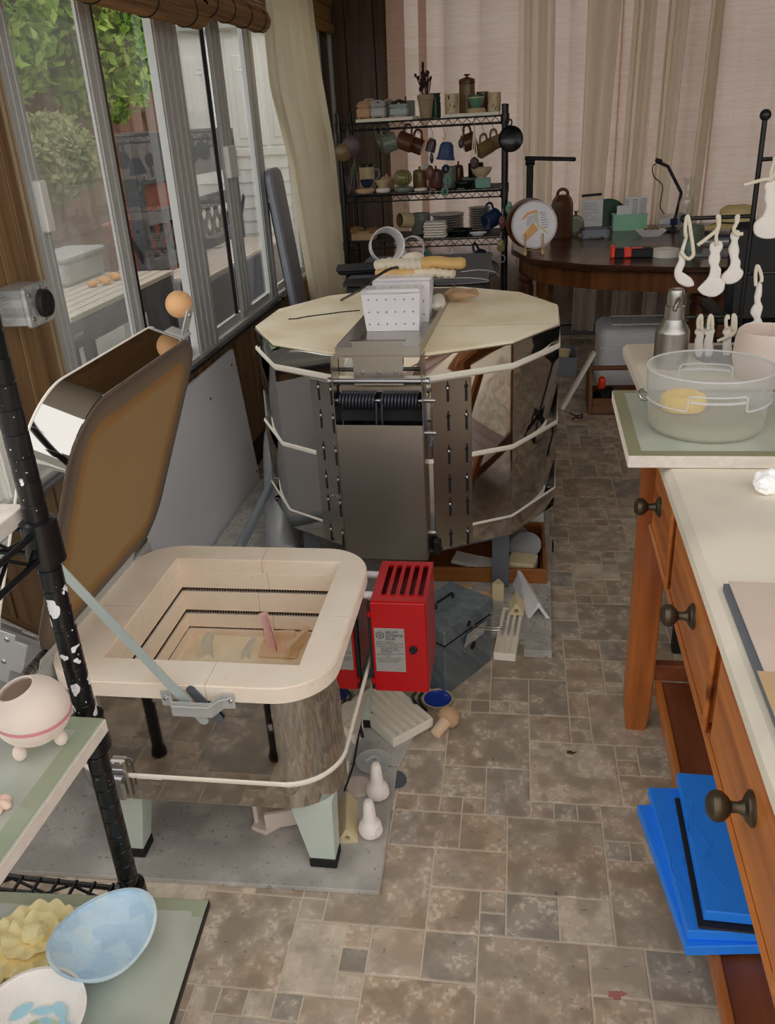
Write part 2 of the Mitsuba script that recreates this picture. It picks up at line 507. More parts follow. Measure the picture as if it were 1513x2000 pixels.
scene['m_glass_dusty'] = {'type': 'blendbsdf', 'weight': mikit.proc(dust), 'a': {'type': 'thindielectric', 'int_ior': 1.5},
                          'b': {'type': 'principledthin', 'base_color': col('d6d8d2'), 'roughness': .9, 'diff_trans': 1.0}}
scene['m_glass_light'] = {'type': 'blendbsdf', 'weight': .09, 'a': {'type': 'thindielectric', 'int_ior': 1.5},
                          'b': {'type': 'principledthin', 'base_color': col('d6d8d2'), 'roughness': .9, 'diff_trans': 1.0}}
scene['m_clear'] = {'type': 'thindielectric', 'int_ior': 1.5, 'specular_transmittance': {'type': 'rgb', 'value': [.93, .95, .95]}}
scene['m_frosted'] = {'type': 'blendbsdf', 'weight': .38, 'a': {'type': 'thindielectric', 'int_ior': 1.35}, 'b': {'type': 'principledthin', 'base_color': col('eef2f4'), 'roughness': .4, 'diff_trans': 1.1}}
scene['m_frosted_rib'] = {'type': 'blendbsdf', 'weight': .5, 'a': {'type': 'thindielectric', 'int_ior': 1.35}, 'b': {'type': 'principledthin', 'base_color': col('f6f8fa'), 'roughness': .35, 'diff_trans': .9}}
scene['m_cloudy_water'] = {'type': 'blendbsdf', 'weight': .8, 'a': {'type': 'thindielectric', 'int_ior': 1.2}, 'b': {'type': 'principledthin', 'base_color': col('dcd6ba'), 'roughness': .2, 'diff_trans': 1.0}}
scene['m_frost_shard'] = {'type': 'blendbsdf', 'weight': .6, 'a': {'type': 'thindielectric', 'int_ior': 1.4}, 'b': {'type': 'principledthin', 'base_color': col('eef2f0'), 'roughness': .4, 'diff_trans': 1.0}}

# ================================================================ THE ROOM
WX, BY, CZ = -1.2, 6.0, 2.45          # left wall, back wall, ceiling
MOD, OX, OY = 0.051973, 0.047014, 1.451624

ORD = ['first', 'second', 'third', 'fourth', 'fifth', 'sixth', 'seventh', 'eighth', 'ninth', 'tenth']

# ---------------------------------------------------------------- floor of printed stone tiles in a modular pattern
struct('floor', box(-1.35, 3.2, -3.0, BY + .1, -0.12, -0.0012), 'grout')
known = [(-4, 3, 0, 7, .08), (-2, 0, 0, 3, .62), (-4, 1, -2, 3, .5), (-3, 0, -2, 1, .55), (-4, 0, -3, 1, .4), (-5, 0, -4, 1, .35), (-6, 0, -5, 1, .4), (-6, 1, -4, 4, .45), (-6, -2, -3, 0, .74), (-3, -2, -1, 0, .45), (-4, -4, -1, -2, .3), (-1, -4, 3, 0, .1),
         (-8, -6, -4, -2, .35), (-9, -6, -8, -5, .85), (-4, -6, -2, -4, .5), (-2, -5, -1, -4, .42), (-2, -6, -1, -5, .7), (-1, -6, 1, -4, .72), (1, -6, 3, -4, .9), (3, -6, 7, -2, .4), (3, -2, 4, -1, .66), (4, -2, 5, -1, .5), (5, -2, 7, -1, .4), (3, -1, 7, 1, .28),
         (4, 1, 7, 3, .3), (4, 3, 5, 4, .15), (4, 4, 5, 5, .8), (5, 3, 7, 5, .55), (0, 1, 4, 5, .8), (0, 0, 1, 1, .55), (1, 0, 2, 1, .72), (2, 0, 3, 1, .6), (0, 5, 2, 7, .5), (2, 5, 3, 6, .4), (2, 6, 3, 7, .5), (3, 5, 7, 9, .3), (2, 7, 3, 9, .4), (0, 7, 2, 10, .68),
         (-1, 7, 0, 8, .3), (-2, 7, -1, 8, .2), (-2, 8, 0, 10, .45), (-3, 7, -2, 8, .5), (-4, 7, -3, 8, .4), (-5, 8, -2, 12, .3), (2, 9, 4, 12, .35), (4, 9, 5, 10, .4), (4, 10, 5, 12, .55), (-2, 10, 2, 14, .05), (2, 12, 4, 14, .5), (4, 12, 6, 14, .7), (1, 14, 3, 16, .75), (3, 14, 7, 18, .1),
         (3, 18, 4, 19, .1), (4, 18, 5, 19, .3), (5, 18, 7, 19, .85), (3, 19, 5, 21, .25), (5, 19, 7, 21, .5), (3, 25, 7, 29, .2), (4, 30, 6, 32, .8), (4, 29, 5, 30, .3), (5, 29, 6, 30, .5), (2, 29, 4, 32, .3), (4, 32, 7, 34, .1), (2, 32, 4, 34, .4), (3, 34, 7, 38, .15),
         (-6, -8, -4, -6, .95), (-4, -8, -2, -6, .74), (-7, -7, -6, -6, .3), (-7, -8, -6, -7, .68), (-7, -9, -6, -8, .85), (-9, -9, -7, -6, .98), (-13, -9, -9, -5, .52), (-6, -12, -2, -8, .5), (-9, -10, -8, -9, .67), (-10, -10, -9, -9, .85), (-11, -10, -10, -9, .5), (-8, -11, -6, -9, .9),
         (-2, -10, 2, -6, .45), (2, -8, 4, -6, .92), (4, -8, 7, -6, .66), (2, -10, 4, -8, .5), (4, -10, 7, -8, .85)]
rf = random.Random(11)
cells = {}
tiles = []


def claim(x0, y0, x1, y1):
    for i in range(x0, x1):
        for j in range(y0, y1):
            cells[i, j] = 1


for (x0, y0, x1, y1, tone) in known:
    claim(x0, y0, x1, y1)
    tiles.append((x0, y0, x1, y1, tone))
for j in range(-18, 88):
    for i in range(-24, 44):
        if (i, j) in cells:
            continue
        opts = [(4, 4), (3, 2), (2, 3), (2, 2), (2, 2), (1, 1), (4, 4)]
        rf.shuffle(opts)
        for (a, b) in opts + [(1, 1)]:
            if all((i + p, j + q) not in cells for p in range(a) for q in range(b)):
                claim(i, j, i + a, j + b)
                tiles.append((i, j, i + a, j + b, rf.random()))
                break


def tile_mesh(x0, y0, x1, y1, gap=.0016):
    X0, X1, Y0, Y1 = OX + x0 * MOD + gap, OX + x1 * MOD - gap, OY + y0 * MOD + gap, OY + y1 * MOD - gap
    b = .0022
    v = [(X0, Y0, -.0012), (X1, Y0, -.0012), (X1, Y1, -.0012), (X0, Y1, -.0012), (X0 + b, Y0 + b, 0), (X1 - b, Y0 + b, 0), (X1 - b, Y1 - b, 0), (X0 + b, Y1 - b, 0)]
    f = [(4, 5, 6), (4, 6, 7), (0, 1, 5), (0, 5, 4), (1, 2, 6), (1, 6, 5), (2, 3, 7), (2, 7, 6), (3, 0, 4), (3, 4, 7)]
    return trimesh.Trimesh(v, f, process=False)


rest = []
shown = 0
for (x0, y0, x1, y1, tone) in tiles:
    cx, cy = (x0 + x1) / 2, (y0 + y1) / 2
    m = tile_mesh(x0, y0, x1, y1)
    uv = np.tile([[rf.random(), tone]], (8, 1))
    seen = -16 < cx < 13 and -13 < cy < 84 and not (cx < -6 and cy > -6) and not (cx < 0 and 13 < cy < 60) and not (cx > 8 and cy > 24)
    if seen and shown < 296:
        add('floor', 'tile', m, 'stone', False, uv=uv)
        shown += 1
    else:
        rest.append((m, uv))
add('floor', 'tile_field', cat([m for m, _ in rest]), 'stone', False, kind='stuff', uv=np.vstack([u for _, u in rest]))

# ---------------------------------------------------------------- ceiling and the far walls
struct('ceiling', box(-1.35, 3.2, .9, BY + .1, CZ, CZ + .1), 'ceiling_white')
struct('wall_right', cat(box(3.0, 3.1, -1.0, BY, 0, 1.35), box(3.0, 3.1, -1, BY, 2.2, CZ), box(3.0, 3.1, 1.6, BY, 1.35, 2.2)), 'wood_panel_dark')
wb = struct('wall_back', cat(box(-1.35, -.80, BY + .02, BY + .1, 0, CZ), box(-.80, 3.1, BY + .02, BY + .1, 0, .62), box(-.80, 3.1, BY + .02, BY + .1, 2.25, CZ)), 'wood_panel_dark')
x = -1.19
for wdt in (.10, .185, .10):
    add(wb, 'panel', box(x + .003, x + wdt - .003, BY, BY + .02, 0, CZ, .002), 'wood_panel_dark', False)
    x += wdt
struct('baseboard_back', box(-1.19, 3.0, BY - .012, BY, 0, .06, .003), 'grey_plastic')
struct('trim_1', box(WX, WX + .022, BY - .045, BY, 0, CZ, .003), 'alu_matt')

# ---------------------------------------------------------------- left wall: wood-grain panelling under and between aluminium windows
wl = struct('wall_left', cat(box(WX - .1, WX - .012, -.6, BY + .1, 0, .64), box(WX - .1, WX - .012, -.6, BY + .1, 2.12, CZ), box(WX - .1, WX - .012, 1.76, 2.06, .64, 2.12), box(WX - .1, WX - .012, 5.72, BY + .1, .64, 2.12)), 'trim_dark')
yp = -.5
rp = random.Random(3)
while yp < BY:
    w = rp.choice((.09, .14, .2, .11))
    add(wl, 'panel', box(WX - .012, WX, yp + .003, min(yp + w, BY) - .003, .0, .64, .002), 'wood_panel', False)
    yp += w
for y0, y1 in ((1.765, 1.90), (1.906, 2.0), (2.004, 2.045)):
    add(wl, 'panel', box(WX - .012, WX, y0, y1, .64, 2.12, .002), 'wood_panel', False)
for y0, y1 in ((5.72, 5.84), (5.846, 5.995)):
    add(wl, 'panel', box(WX - .012, WX, y0, y1, .64, 2.12, .002), 'wood_panel_dark', False)
struct('baseboard_left', box(WX, WX + .012, 3.3, BY, 0, .11, .003), 'black_matte')

ZB, ZT = .665, 2.12
_y = lambda u: float(P(u, 350, x=WX)[1])


def bar(p, name, y0, y1, z0, z1, x0, x1, mat='alu_matt'):
    return add(p, name, box(WX + x0, WX + x1, y0, y1, z0, z1, .003), mat, False)


def ridged(y0, y1, z0, z1, x0, x1, n):
    """an extruded aluminium member with n ridges"""
    ms = [box(WX + x0, WX + x1 - .006, y0, y1, z0, z1)]
    for k in range(n):
        a = y0 + (y1 - y0) * (k + .15) / n
        ms.append(box(WX + x1 - .007, WX + x1, a, a + (y1 - y0) * .5 / n, z0, z1, .0015))
    return cat(ms)


def window(name, y0, y1, bars, panes):
    scene[name] = mikit.ply(cat(box(WX - .06, WX + .012, y0, y1, ZB - .022, ZB, .003), box(WX - .06, WX + .008, y0, y1, ZT - .03, ZT, .003)), 'm_alu_matt', False)
    labels[name] = {'kind': 'structure'}
    add(name, 'sill', box(WX - .03, WX + .03, y0, y1, ZB - .035, ZB - .018, .004), 'steel_dark', False)
    add(name, 'track', cat(box(WX - .05, WX - .045, y0, y1, ZB, ZB + .018), box(WX - .025, WX - .02, y0, y1, ZB, ZB + .018)), 'alu_matt', False)
    for (nm, a, b, x0, x1, mt, n) in bars:
        add(name, nm, ridged(a, b, ZB, ZT, x0, x1, n), mt, False)
    for (a, b, xx, mt) in panes:
        add(name, 'pane', trimesh.Trimesh([(WX + xx, a, ZB), (WX + xx, b, ZB), (WX + xx, b, ZT), (WX + xx, a, ZT)], [(0, 1, 2), (0, 2, 3)], process=False), mt, False)
    for (a, b, xx, mt) in panes:
        add(name, 'pane_rail', cat(box(WX + xx - .008, WX + xx + .008, a, b, ZB, ZB + .03), box(WX + xx - .008, WX + xx + .008, a, b, ZT - .05, ZT - .02)), 'alu_matt', False)
    return name


w1 = window('window_1', 2.045, _y(334),
            [('jamb', 2.045, _y(47), -.02, .006, 'pot_tan', 2), ('stile', _y(49), _y(84), -.018, -.003, 'alu_matt', 3), ('stile', _y(212), _y(238), -.018, -.003, 'alu_matt', 2), ('stile', _y(241), _y(252), -.03, -.019, 'steel_dark', 1)],
            [(2.05, _y(238), -.012, 'glass_dusty'), (_y(241), _y(334), -.026, 'glass')])
w2 = window('window_2', _y(334), _y(515),
            [('mullion', _y(336), _y(381), -.022, .012, 'alu_matt', 4), ('stile', _y(438), _y(444), -.03, -.019, 'black_matte', 1), ('stile', _y(445), _y(466), -.018, -.003, 'alu_matt', 3), ('jamb', _y(503), _y(519), -.02, .008, 'alu_matt', 2)],
            [(_y(381), _y(446), -.026, 'glass_light'), (_y(444), _y(505), -.012, 'glass')])
window('window_3', _y(519), 5.72, [('jamb', 5.62, 5.72, -.06, .006, 'alu_matt', 3), ('stile', 4.85, 4.91, -.035, -.01, 'alu_matt', 2), ('stile', 5.42, 5.47, -.035, -.01, 'steel_dark', 2)], [(4.3, 4.9, -.022, 'glass'), (4.85, 5.65, -.045, 'glass')])
window('window_4', -.55, 1.76, [('jamb', 1.70, 1.76, -.06, .006, 'white_paint', 2), ('stile', .6, .66, -.035, -.01, 'white_paint', 2), ('stile', 1.655, 1.70, -.035, -.01, 'white_paint', 2)], [(-.5, .66, -.022, 'glass'), (.62, 1.7, -.045, 'glass')])
for w, u, zz in ((w1, 71, P(78, 404, x=WX + .01)[2]), (w2, 453, P(453, 315, x=WX + .01)[2])):
    a = _y(u - 7), _y(u + 9)
    add(w, 'handle', box(WX - .012, WX + .014, a[0], a[1], zz - .065, zz + .06, .004), 'white_paint', label='white finger pull')

# the back window behind the curtain, with its split-bamboo blind
wn = 'window_5'
scene[wn] = mikit.ply(cat(box(-.80, -.76, BY, BY + .08, .62, 2.25), box(-.8, 3.0, BY + .02, BY + .08, .62, .66), box(1.0, 1.05, BY + .02, BY + .08, .62, 2.25)), 'm_alu_matt', False)
labels[wn] = {'kind': 'structure'}
bl = thing('bamboo_blind', 'brown split-bamboo blind hanging flat over the back window behind the sheer curtain', 'blind')
rb = random.Random(5)
sl = []
z = .55
while z < 2.4:
    t = rb.uniform(.0034, .0050)
    sl.append(box(-.845, 2.6, BY - .03 + rb.uniform(-.002, .002), BY - .027, z, z + t))
    z += t + rb.uniform(.0048, .0082)
add(bl, 'slat', cat(sl), 'bamboo', False, kind='stuff')
for xx in (-.815, -.78, 0, .8, 1.6, 2.4):
    add(bl, 'cord', tube([(xx, BY - .034, .55), (xx, BY - .034, 2.4)], .0016, 5), 'cream_cloth')


# ---------------------------------------------------------------- curtains
def fold_profile(s, seed, n):
    r = np.random.RandomState(seed)
    y = np.zeros_like(s)
    for k in range(n):
        y = y + np.sin(s * 2 * PI * r.uniform(4, 15) + r.uniform(0, 6.3)) * r.uniform(.3, 1)
    return y / n


def curtain_back(u, v):
    # u along x, v downwards; the cloth doubles back on itself in S-shaped pleats that wander as they fall
    x0, x1 = -.80, 2.7
    ph = u + .006 * np.sin(v * 2.1 + u * 9) + .012 * (v - .3) * np.sin(u * 7.0)
    q = ph * 2 * PI
    pl = np.sin(q * 21 + 1.6 * np.sin(q * 3.3)) + .5 * np.sin(q * 13 + 2.0 * np.sin(q * 2.1) + 1)
    am = .55 + .45 * np.sin(q * 2.7 + .6) + .25 * np.sin(q * 5.9)
    X = x0 + (x1 - x0) * (u + .0165 * am * pl)
    Y = BY - .155 + .040 * am * np.sin(q * 21 + 1.6 * np.sin(q * 3.3) + 1.5) + .014 * np.sin(q * 9 + v)
    Z = 2.40 - v * (2.40 - .10) + .004 * np.sin(u * 60)
    return np.stack([X, Y, Z], -1)


one('sheer_curtain', 'wide pleated sheer pinkish-white curtain hanging over the whole back window', 'curtain', grid(curtain_back, 1100, 24), 'sheer', True)


def curtain_over(xa, xb, seed, y0, drift):
    def fn(u, v):
        a = (u - .5) * (xb - xa) * (1 + .12 * np.sin(v * 3 + seed) - .25 * (v - .4))
        f = np.sin(u * 2 * PI * 2.2 + seed) + .5 * np.sin(u * 2 * PI * 5.1 + v)
        return np.stack([(xa + xb) / 2 + a + drift * v + .012 * np.sin(u * 2 * PI * 3.3 + seed), BY - y0 - .020 * f, 2.40 - v * 2.32], -1)
    return grid(fn, 90, 24)


XB = lambda u: float(P(u, 250, y=BY - .2)[0])
for ua, ub, lb, dr_ in ((1022, 1072, 'narrow cream double panel of curtain just right of the black pottery shelf', .02), (1140, 1205, 'cream double panel of curtain above the note card on the dark table', -.05), (1228, 1262, 'narrow cream double panel of curtain behind the green basket', -.04), (1290, 1322, 'narrow cream double panel of curtain behind the crooked black lamp', -.05), (1372, 1392, 'thin grey-cream double fold of curtain behind the straw hat', -.07)):
    one('curtain_panel', lb, 'curtain', curtain_over(XB(ua), XB(ub), ua * .03, .235, dr_), 'sheer_cream', True)


def curtain_left(u, v):
    # gathered at the top near the window, sweeping back towards the corner as it falls
    z = 2.42 - v * 2.36
    yl = np.interp(z, [0, .6, .95, 1.25, 1.6, 2.42], [4.75, 4.55, 4.42, 4.34, 4.10, 4.14])
    yr = np.interp(z, [0, .6, .95, 1.3, 1.7, 2.42], [5.34, 5.32, 5.33, 5.27, 5.05, 4.86])
    f = np.sin(u * 2 * PI * 4.3 + .8 * v) + .45 * np.sin(u * 2 * PI * 9.2 + 2 * v + 1)
    return np.stack([WX + .095 + .030 * f + .02 * np.sin(u * PI), yl + (yr - yl) * u + .01 * f, z], -1)


one('drape', 'thick cream curtain gathered in soft folds at the far end of the left windows', 'curtain', grid(curtain_left, 90, 40), 'drape', True)


# ---------------------------------------------------------------- rolled bamboo shades and the roman shade
def rolled(label, y0, y1, zc, r, x=WX + .10):
    t = thing('rolled_shade', label, 'blind', 'rolled matchstick blinds above the left windows')
    rr = random.Random(int(y0 * 100))
    ms = []
    for k in range(150):
        a = 2 * PI * k / 150 * 3.0
        q = r * (1 - .10 * (k / 150)) + rr.uniform(-.0015, .0015)
        e = rr.uniform(-.012, .012)
        ms.append(cyl((x + q * math.cos(a), y0 + e, zc + q * math.sin(a)), (x + q * math.cos(a), y1 + e, zc + q * math.sin(a)), .0034, n=5))
    add(t, 'roll', cat(ms), 'reed', 40, kind='stuff')
    hs = [box(x + r * .6 + rr.uniform(-.002, .002), x + r * .6 + .004, y0, y1, zc + z, zc + z + .0062) for z in np.arange(0, .55, .0078)]
    add(t, 'hanging_sheet', cat(hs), 'reed', False, kind='stuff')
    for f_ in (.1, .36, .64, .9):
        yy = y0 + (y1 - y0) * f_
        add(t, 'cord', tube(arc((x, yy, zc), r + .004, 0, 360, (1, 0, 0), (0, 0, 1), 26), .002, 5), 'trim_dark')
    return t


rolled('brown matchstick blind rolled up above the near left window, its roll the nearer of two', 1.95, 3.235, 1.802, .045)
rolled('brown matchstick blind rolled up farther along, ending against the cream curtain', 3.268, 4.06, 1.846, .042)
rs = thing('roman_shade', 'tan woven folded shade over the farthest left window beside the corner', 'blind')
zz = 1.93
for k, (dz, dx) in enumerate(((.055, .05), (.10, .032), (.13, .045), (.16, .03), (.16, .03))):
    add(rs, 'fold', box(WX + .012, WX + .012 + dx, 5.0, 5.93, zz, zz + dz, .012), 'shade_cloth', 40)
    zz += dz - .004

# ================================================================ OUTSIDE THE LEFT WINDOWS
struct('ground', box(-14, WX - .1, -3, 16, -.2, -.06), 'concrete_out')
sh = thing('shed', 'white clapboard shed with two panelled vinyl doors outside the far windows', 'shed')
SY = 7.5
add(sh, 'wall', box(-2.75, -1.25, SY + .02, SY + .2, -.06, 2.25), 'shed_white', False)
for k in range(12):
    z0 = -.05 + k * .105
    add(sh, 'clapboard', tf(box(-2.745, -1.25, -.006, .006, 0, .108), (0, SY + .01, z0), (-7, 0, 0)), 'shed_white', False)
add(sh, 'rail', box(-2.75, -1.25, SY - .01, SY + .03, 1.205, 1.27, .006), 'shed_white')
for x0, x1 in ((-2.73, -2.44), (-2.36, -2.08), (-2.06, -1.78), (-1.76, -1.48)):
    d = add(sh, 'door', box(x0, x1, SY - .01, SY + .03, 1.28, 2.08, .008), 'shed_white', label='white vinyl door leaf')
    add(d, 'panel', box(x0 + .05, (x0 + x1) / 2 - .012, SY - .018, SY - .005, 1.34, 1.96, .006), 'shed_white')
    add(d, 'panel', box((x0 + x1) / 2 + .012, x1 - .05, SY - .018, SY - .005, 1.34, 1.96, .006), 'shed_white')
    add(d, 'oval', frame(lathe([(0, 0), (.03, .001), (.04, .006), (.045, 0)], 20), ((x0 + x1) / 2, SY - .017, 1.86), (1, 0, 0), (0, 0, .5), (0, -1, 0)), 'shed_white')
add(sh, 'roof_edge', box(-2.82, -1.2, SY - .08, SY + .3, 2.14, 2.2, .01), 'alu_matt')
# wood fence behind
fe = thing('fence', 'dark brown board fence behind the hedge', 'fence')
for k in range(64):
    y0 = 2.0 + k * .2
    add(fe, 'board', box(-4.62, -4.6, y0 + .004, y0 + .196, -.06, 2.3 + .02 * (k % 3)), 'fence_brown', False)
add(fe, 'rail', box(-4.6, -4.55, 2.0, 14.8, .5, .6), 'fence_brown', False)


def leaves(n, fn, size, seed):
    r = np.random.RandomState(seed)
    pts = np.array([fn(r) for _ in range(n)])
    d = r.normal(size=(n, 3)) + [.5, -.5, .3]
    d /= np.linalg.norm(d, axis=1, keepdims=True)
    a = np.cross(d, r.normal(size=(n, 3)))
    a /= np.linalg.norm(a, axis=1, keepdims=True)
    b = np.cross(d, a)
    s = size * r.uniform(.6, 1.2, (n, 1))
    v = np.stack([pts - a * s, pts + b * s * .5, pts + a * s, pts - b * s * .5], 1).reshape(-1, 3)
    k = np.arange(n)[:, None] * 4
    return trimesh.Trimesh(v, np.vstack([k + [0, 1, 2], k + [0, 2, 3]]), process=False)


def ball(c, s):
    def fn(r):
        d = r.normal(size=3)
        d /= np.linalg.norm(d)
        return np.asarray(c) + d * np.asarray(s) * r.uniform(.72, 1.05)
    return fn


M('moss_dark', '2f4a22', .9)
hg = thing('hedge', 'broad green hedge of glossy leaves seen through the near left window', 'hedge')
for k, (c, s) in enumerate((((-3.95, 8.5, 2.5), (.45, 1.3, .95)), ((-3.95, 6.6, 2.75), (.45, 1.0, 1.1)), ((-3.95, 5.2, 2.6), (.45, .9, 1.1)), ((-3.95, 9.6, 2.9), (.45, .9, 1.0)), ((-3.9, 4.0, 2.5), (.4, .8, 1.1)))):
    add(hg, 'foliage', leaves(3600, ball(c, s), .068, 20 + k), 'leaf', False, kind='stuff')
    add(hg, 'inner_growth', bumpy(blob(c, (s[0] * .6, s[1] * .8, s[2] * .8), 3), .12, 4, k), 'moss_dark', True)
    add(hg, 'branch', tube([(c[0] - .2, c[1], -.06), (c[0] - .1, c[1] + .1, 1.0), (c[0], c[1], c[2])], [.05, .04, .02], 7), 'fence_brown')
sb = thing('shrub', 'pale yellow-green shrub below the hedge outside the near left window', 'shrub')
for k, (c, s) in enumerate((((-3.28, 6.1, 1.30), (.20, .6, .30)), ((-3.28, 5.2, 1.18), (.20, .5, .34)), ((-3.28, 4.4, 1.05), (.2, .4, .34)))):
    add(sb, 'foliage', leaves(1500, ball(c, s), .045, 50 + k), 'leaf_pale', False, kind='stuff')
    add(sb, 'stem', tube([(c[0], c[1], -.06), c], .02, 6), 'fence_brown')

# the dark bench with a lattice back and a slatted seat
be = thing('garden_bench', 'dark grey planter bench with lattice back and pale slatted seat outside the middle window', 'bench')
bxp = -2.3
for yy in (5.2, 7.12):
    add(be, 'post', box(bxp - .04, bxp + .04, yy - .045, yy + .045, -.06, 1.43, .004), 'deck_grey')
add(be, 'top_board', box(bxp - .02, bxp + .02, 5.16, 7.16, 1.14, 1.44, .004), 'deck_grey')
add(be, 'middle_board', box(bxp - .03, bxp - .005, 5.25, 6.2, .98, 1.14), 'brick_red', False)
for z0 in (.90, .62):
    add(be, 'rail', box(bxp - .03, bxp + .03, 5.24, 7.08, z0, z0 + .085, .004), 'deck_grey')
for s in (-1, 1):
    for k in range(12):
        yc = 5.18 + k * .18
        a = np.array([bxp + .006 * s, yc, .70])
        b = np.array([bxp + .006 * s, yc + s * .2, .905])
        d = (b - a) / np.linalg.norm(b - a)
        add(be, 'lattice_strip', frame(box(0, np.linalg.norm(b - a), -.022, .022, -.005, .005), a, d, np.cross((1, 0, 0), d), (1, 0, 0)), 'lattice', False)
for k in range(7):
    add(be, 'seat_slat', box(-2.25 + k * .05, -2.25 + k * .05 + .043, 5.15, 7.1, .575, .60, .002), 'deck_slat', False)
add(be, 'front_board', box(-1.92, -1.89, 5.12, 7.12, .22, .575, .004), 'deck_grey')
add(be, 'end_board', box(-2.25, -1.9, 5.11, 5.14, .0, .575, .004), 'deck_grey')
dk = thing('deck_table', 'low pale slatted outdoor table behind the dusty near window pane', 'table')
for k in range(9):
    add(dk, 'slat', box(-2.75 + k * .075, -2.75 + k * .075 + .066, 3.75, 5.08, .64, .665, .002), 'deck_slat', False)
for xx, yy in ((-2.7, 3.8), (-2.15, 3.8), (-2.7, 5.02), (-2.15, 5.02)):
    add(dk, 'leg', box(xx - .03, xx + .03, yy - .03, yy + .03, -.06, .64), 'deck_grey', False)
add(dk, 'apron', box(-2.11, -2.09, 3.75, 5.08, .51, .64), 'deck_grey', False)
gb = thing('storage_tote', 'grey lidded plastic tote on the outdoor table', 'box')
add(gb, 'body', box(-2.73, -2.5, 4.56, 5.04, .667, .80, .02), 'alu_matt')
add(gb, 'lid', box(-2.745, -2.485, 4.545, 5.055, .80, .835, .012), 'alu_matt')
for k in range(7):
    one('gourd', f'orange gourd on the outdoor table behind the dusty pane, {ORD[k]} from the left', 'gourd', blob((-2.36 + .05 * (k % 2), 4.56 + .068 * k, .684), (.03, .034, .018), 2), 'orange_band', True, group='orange gourds on the outdoor table')
ac = thing('air_conditioner', 'white slotted air conditioner unit on the ground below the outdoor table', 'air conditioner')
add(ac, 'case', box(-1.85, -1.5, 2.75, 3.3, -.06, .52, .015), 'white_paint')
for k in range(16):
    add(ac, 'louvre', tf(box(-.004, .004, 2.8, 3.02, -.008, .008), (-1.497, 0, .02 + k * .03), (0, 30, 0)), 'grey_plastic', False)
    add(ac, 'louvre', tf(box(-.004, .004, 3.04, 3.26, -.008, .008), (-1.497, 0, .02 + k * .03), (0, 30, 0)), 'grey_plastic', False)
one('toy_slide', 'bright yellow plastic board standing behind the bench lattice', 'toy', box(-2.95, -2.9, 6.75, 6.95, -.06, 1.05, .02), 'yellow_bright')
one('flower_pot', 'brick-red pot glimpsed through the bench lattice', 'pot', tf(lathe([(0, 0), (.2, 0), (.26, .5), (.29, .5), (.29, .6), (.25, .6), (.24, .1), (0, .1)], 24), (-2.75, 6.25, .3 - .06)), 'brick_red')
one('pot_stand', 'grey block under the red pot behind the bench', 'block', box(-2.95, -2.55, 6.05, 6.45, -.06, .24, .01), 'concrete_out')
hz = thing('neighbour_wall', 'pale pink stucco wall of the next house behind the back window', 'wall')
add(hz, 'wall', box(-4.0, 8.0, 11.2, 11.4, -.06, 2.2), 'bisque_pink', False)
add(hz, 'coping', box(-4.0, 8.0, 11.15, 11.45, 2.2, 2.26), 'bisque_pink', False)

# ================================================================ BOARDS ON THE FLOOR, THE LEANING PANEL
def Pp(u, v, o, n):
    """the point seen at a pixel on the plane through o with normal n"""
    d = np.array([(u - W / 2) / FOCAL, -(v - H / 2) / FOCAL, 1.0]) @ CAM
    o, n = np.asarray(o, float), np.asarray(n, float)
    return EYE + d * (((o - EYE) @ n) / (d @ n))


BT = .012
one('cement_board', 'grey cement board on the floor under the small open kiln', 'board', prism([(-1.115, 1.19), (-.262, 1.212), (-.274, 1.578), (-1.115, 1.578)], 0, BT, .0015), 'cement')
one('cement_board', 'grey cement board under the grooved white slab and the red control box', 'board', prism([(-1.115, 1.584), (-.272, 1.584), (-.245, 1.70), (-.25, 1.80), (-1.115, 1.80)], 0, BT, .0015), 'cement')
one('cement_board', 'grey cement board on the floor under the big round kiln', 'board', prism([(-1.115, 2.165), (.118, 2.165), (.141, 3.32), (-1.115, 3.32)], 0, .022, .0015), 'cement')
one('cement_board', 'offcut of grey board lying flat behind the galvanised tool box', 'board', prism([(-.30, 2.20), (-.10, 2.20), (-.11, 2.32), (-.31, 2.32)], .023, .03, .001), 'cement')
lp = thing('drywall_sheet', 'long white painted panel leaning against the wood wall behind the small kiln', 'panel')
add(lp, 'board', tf(box(-.009, .009, 1.05, 3.36, 0, .60, .002), (WX + .068, 0, .003), (0, -4.5, 0)), 'white_board')
for yy, zz in ((3.30, .55), (3.33, .06), (2.6, .56), (3.0, .5), (1.2, .3)):
    add(lp, 'screw_hole', frame(lathe([(0, .0005), (.005, .0005), (.006, 0)], 8), (WX + .0785 - .0787 * zz, yy, zz), (0, 1, 0), (-.078, 0, .997), (.997, 0, .078)), 'black_matte')

# ================================================================ THE BIG ROUND KILN
KX, KY, KR, KROT = -.352, 2.772, .507, -2.0
KZ0, KZ3, KZ2, KZ1, KZT = .236, .302, .532, .781, .850


def dodec(r, rot=KROT):
    a = np.radians(15 + rot + 30 * np.arange(12))
    return np.stack([KX + r * np.cos(a), KY + r * np.sin(a)], 1)


def facet(k, r=KR):
    """start point, direction along, outward normal of facet k; facet 0 faces the camera"""
    a = np.radians(-105 + KROT + 30 * k)
    b = np.radians(-75 + KROT + 30 * k)
    p, q = np.array([KX + r * math.cos(a), KY + r * math.sin(a), 0]), np.array([KX + r * math.cos(b), KY + r * math.sin(b), 0])
    d = (q - p) / np.linalg.norm(q - p)
    return p, d, np.array([d[1], -d[0], 0]), np.linalg.norm(q - p)


bk = thing('round_kiln', 'large twelve-sided stainless steel kiln with a cream brick lid in the middle of the room', 'kiln')


def jacket(z0, z1, mat='mirror'):
    return prism(dodec(KR), z0, z1, .0025)


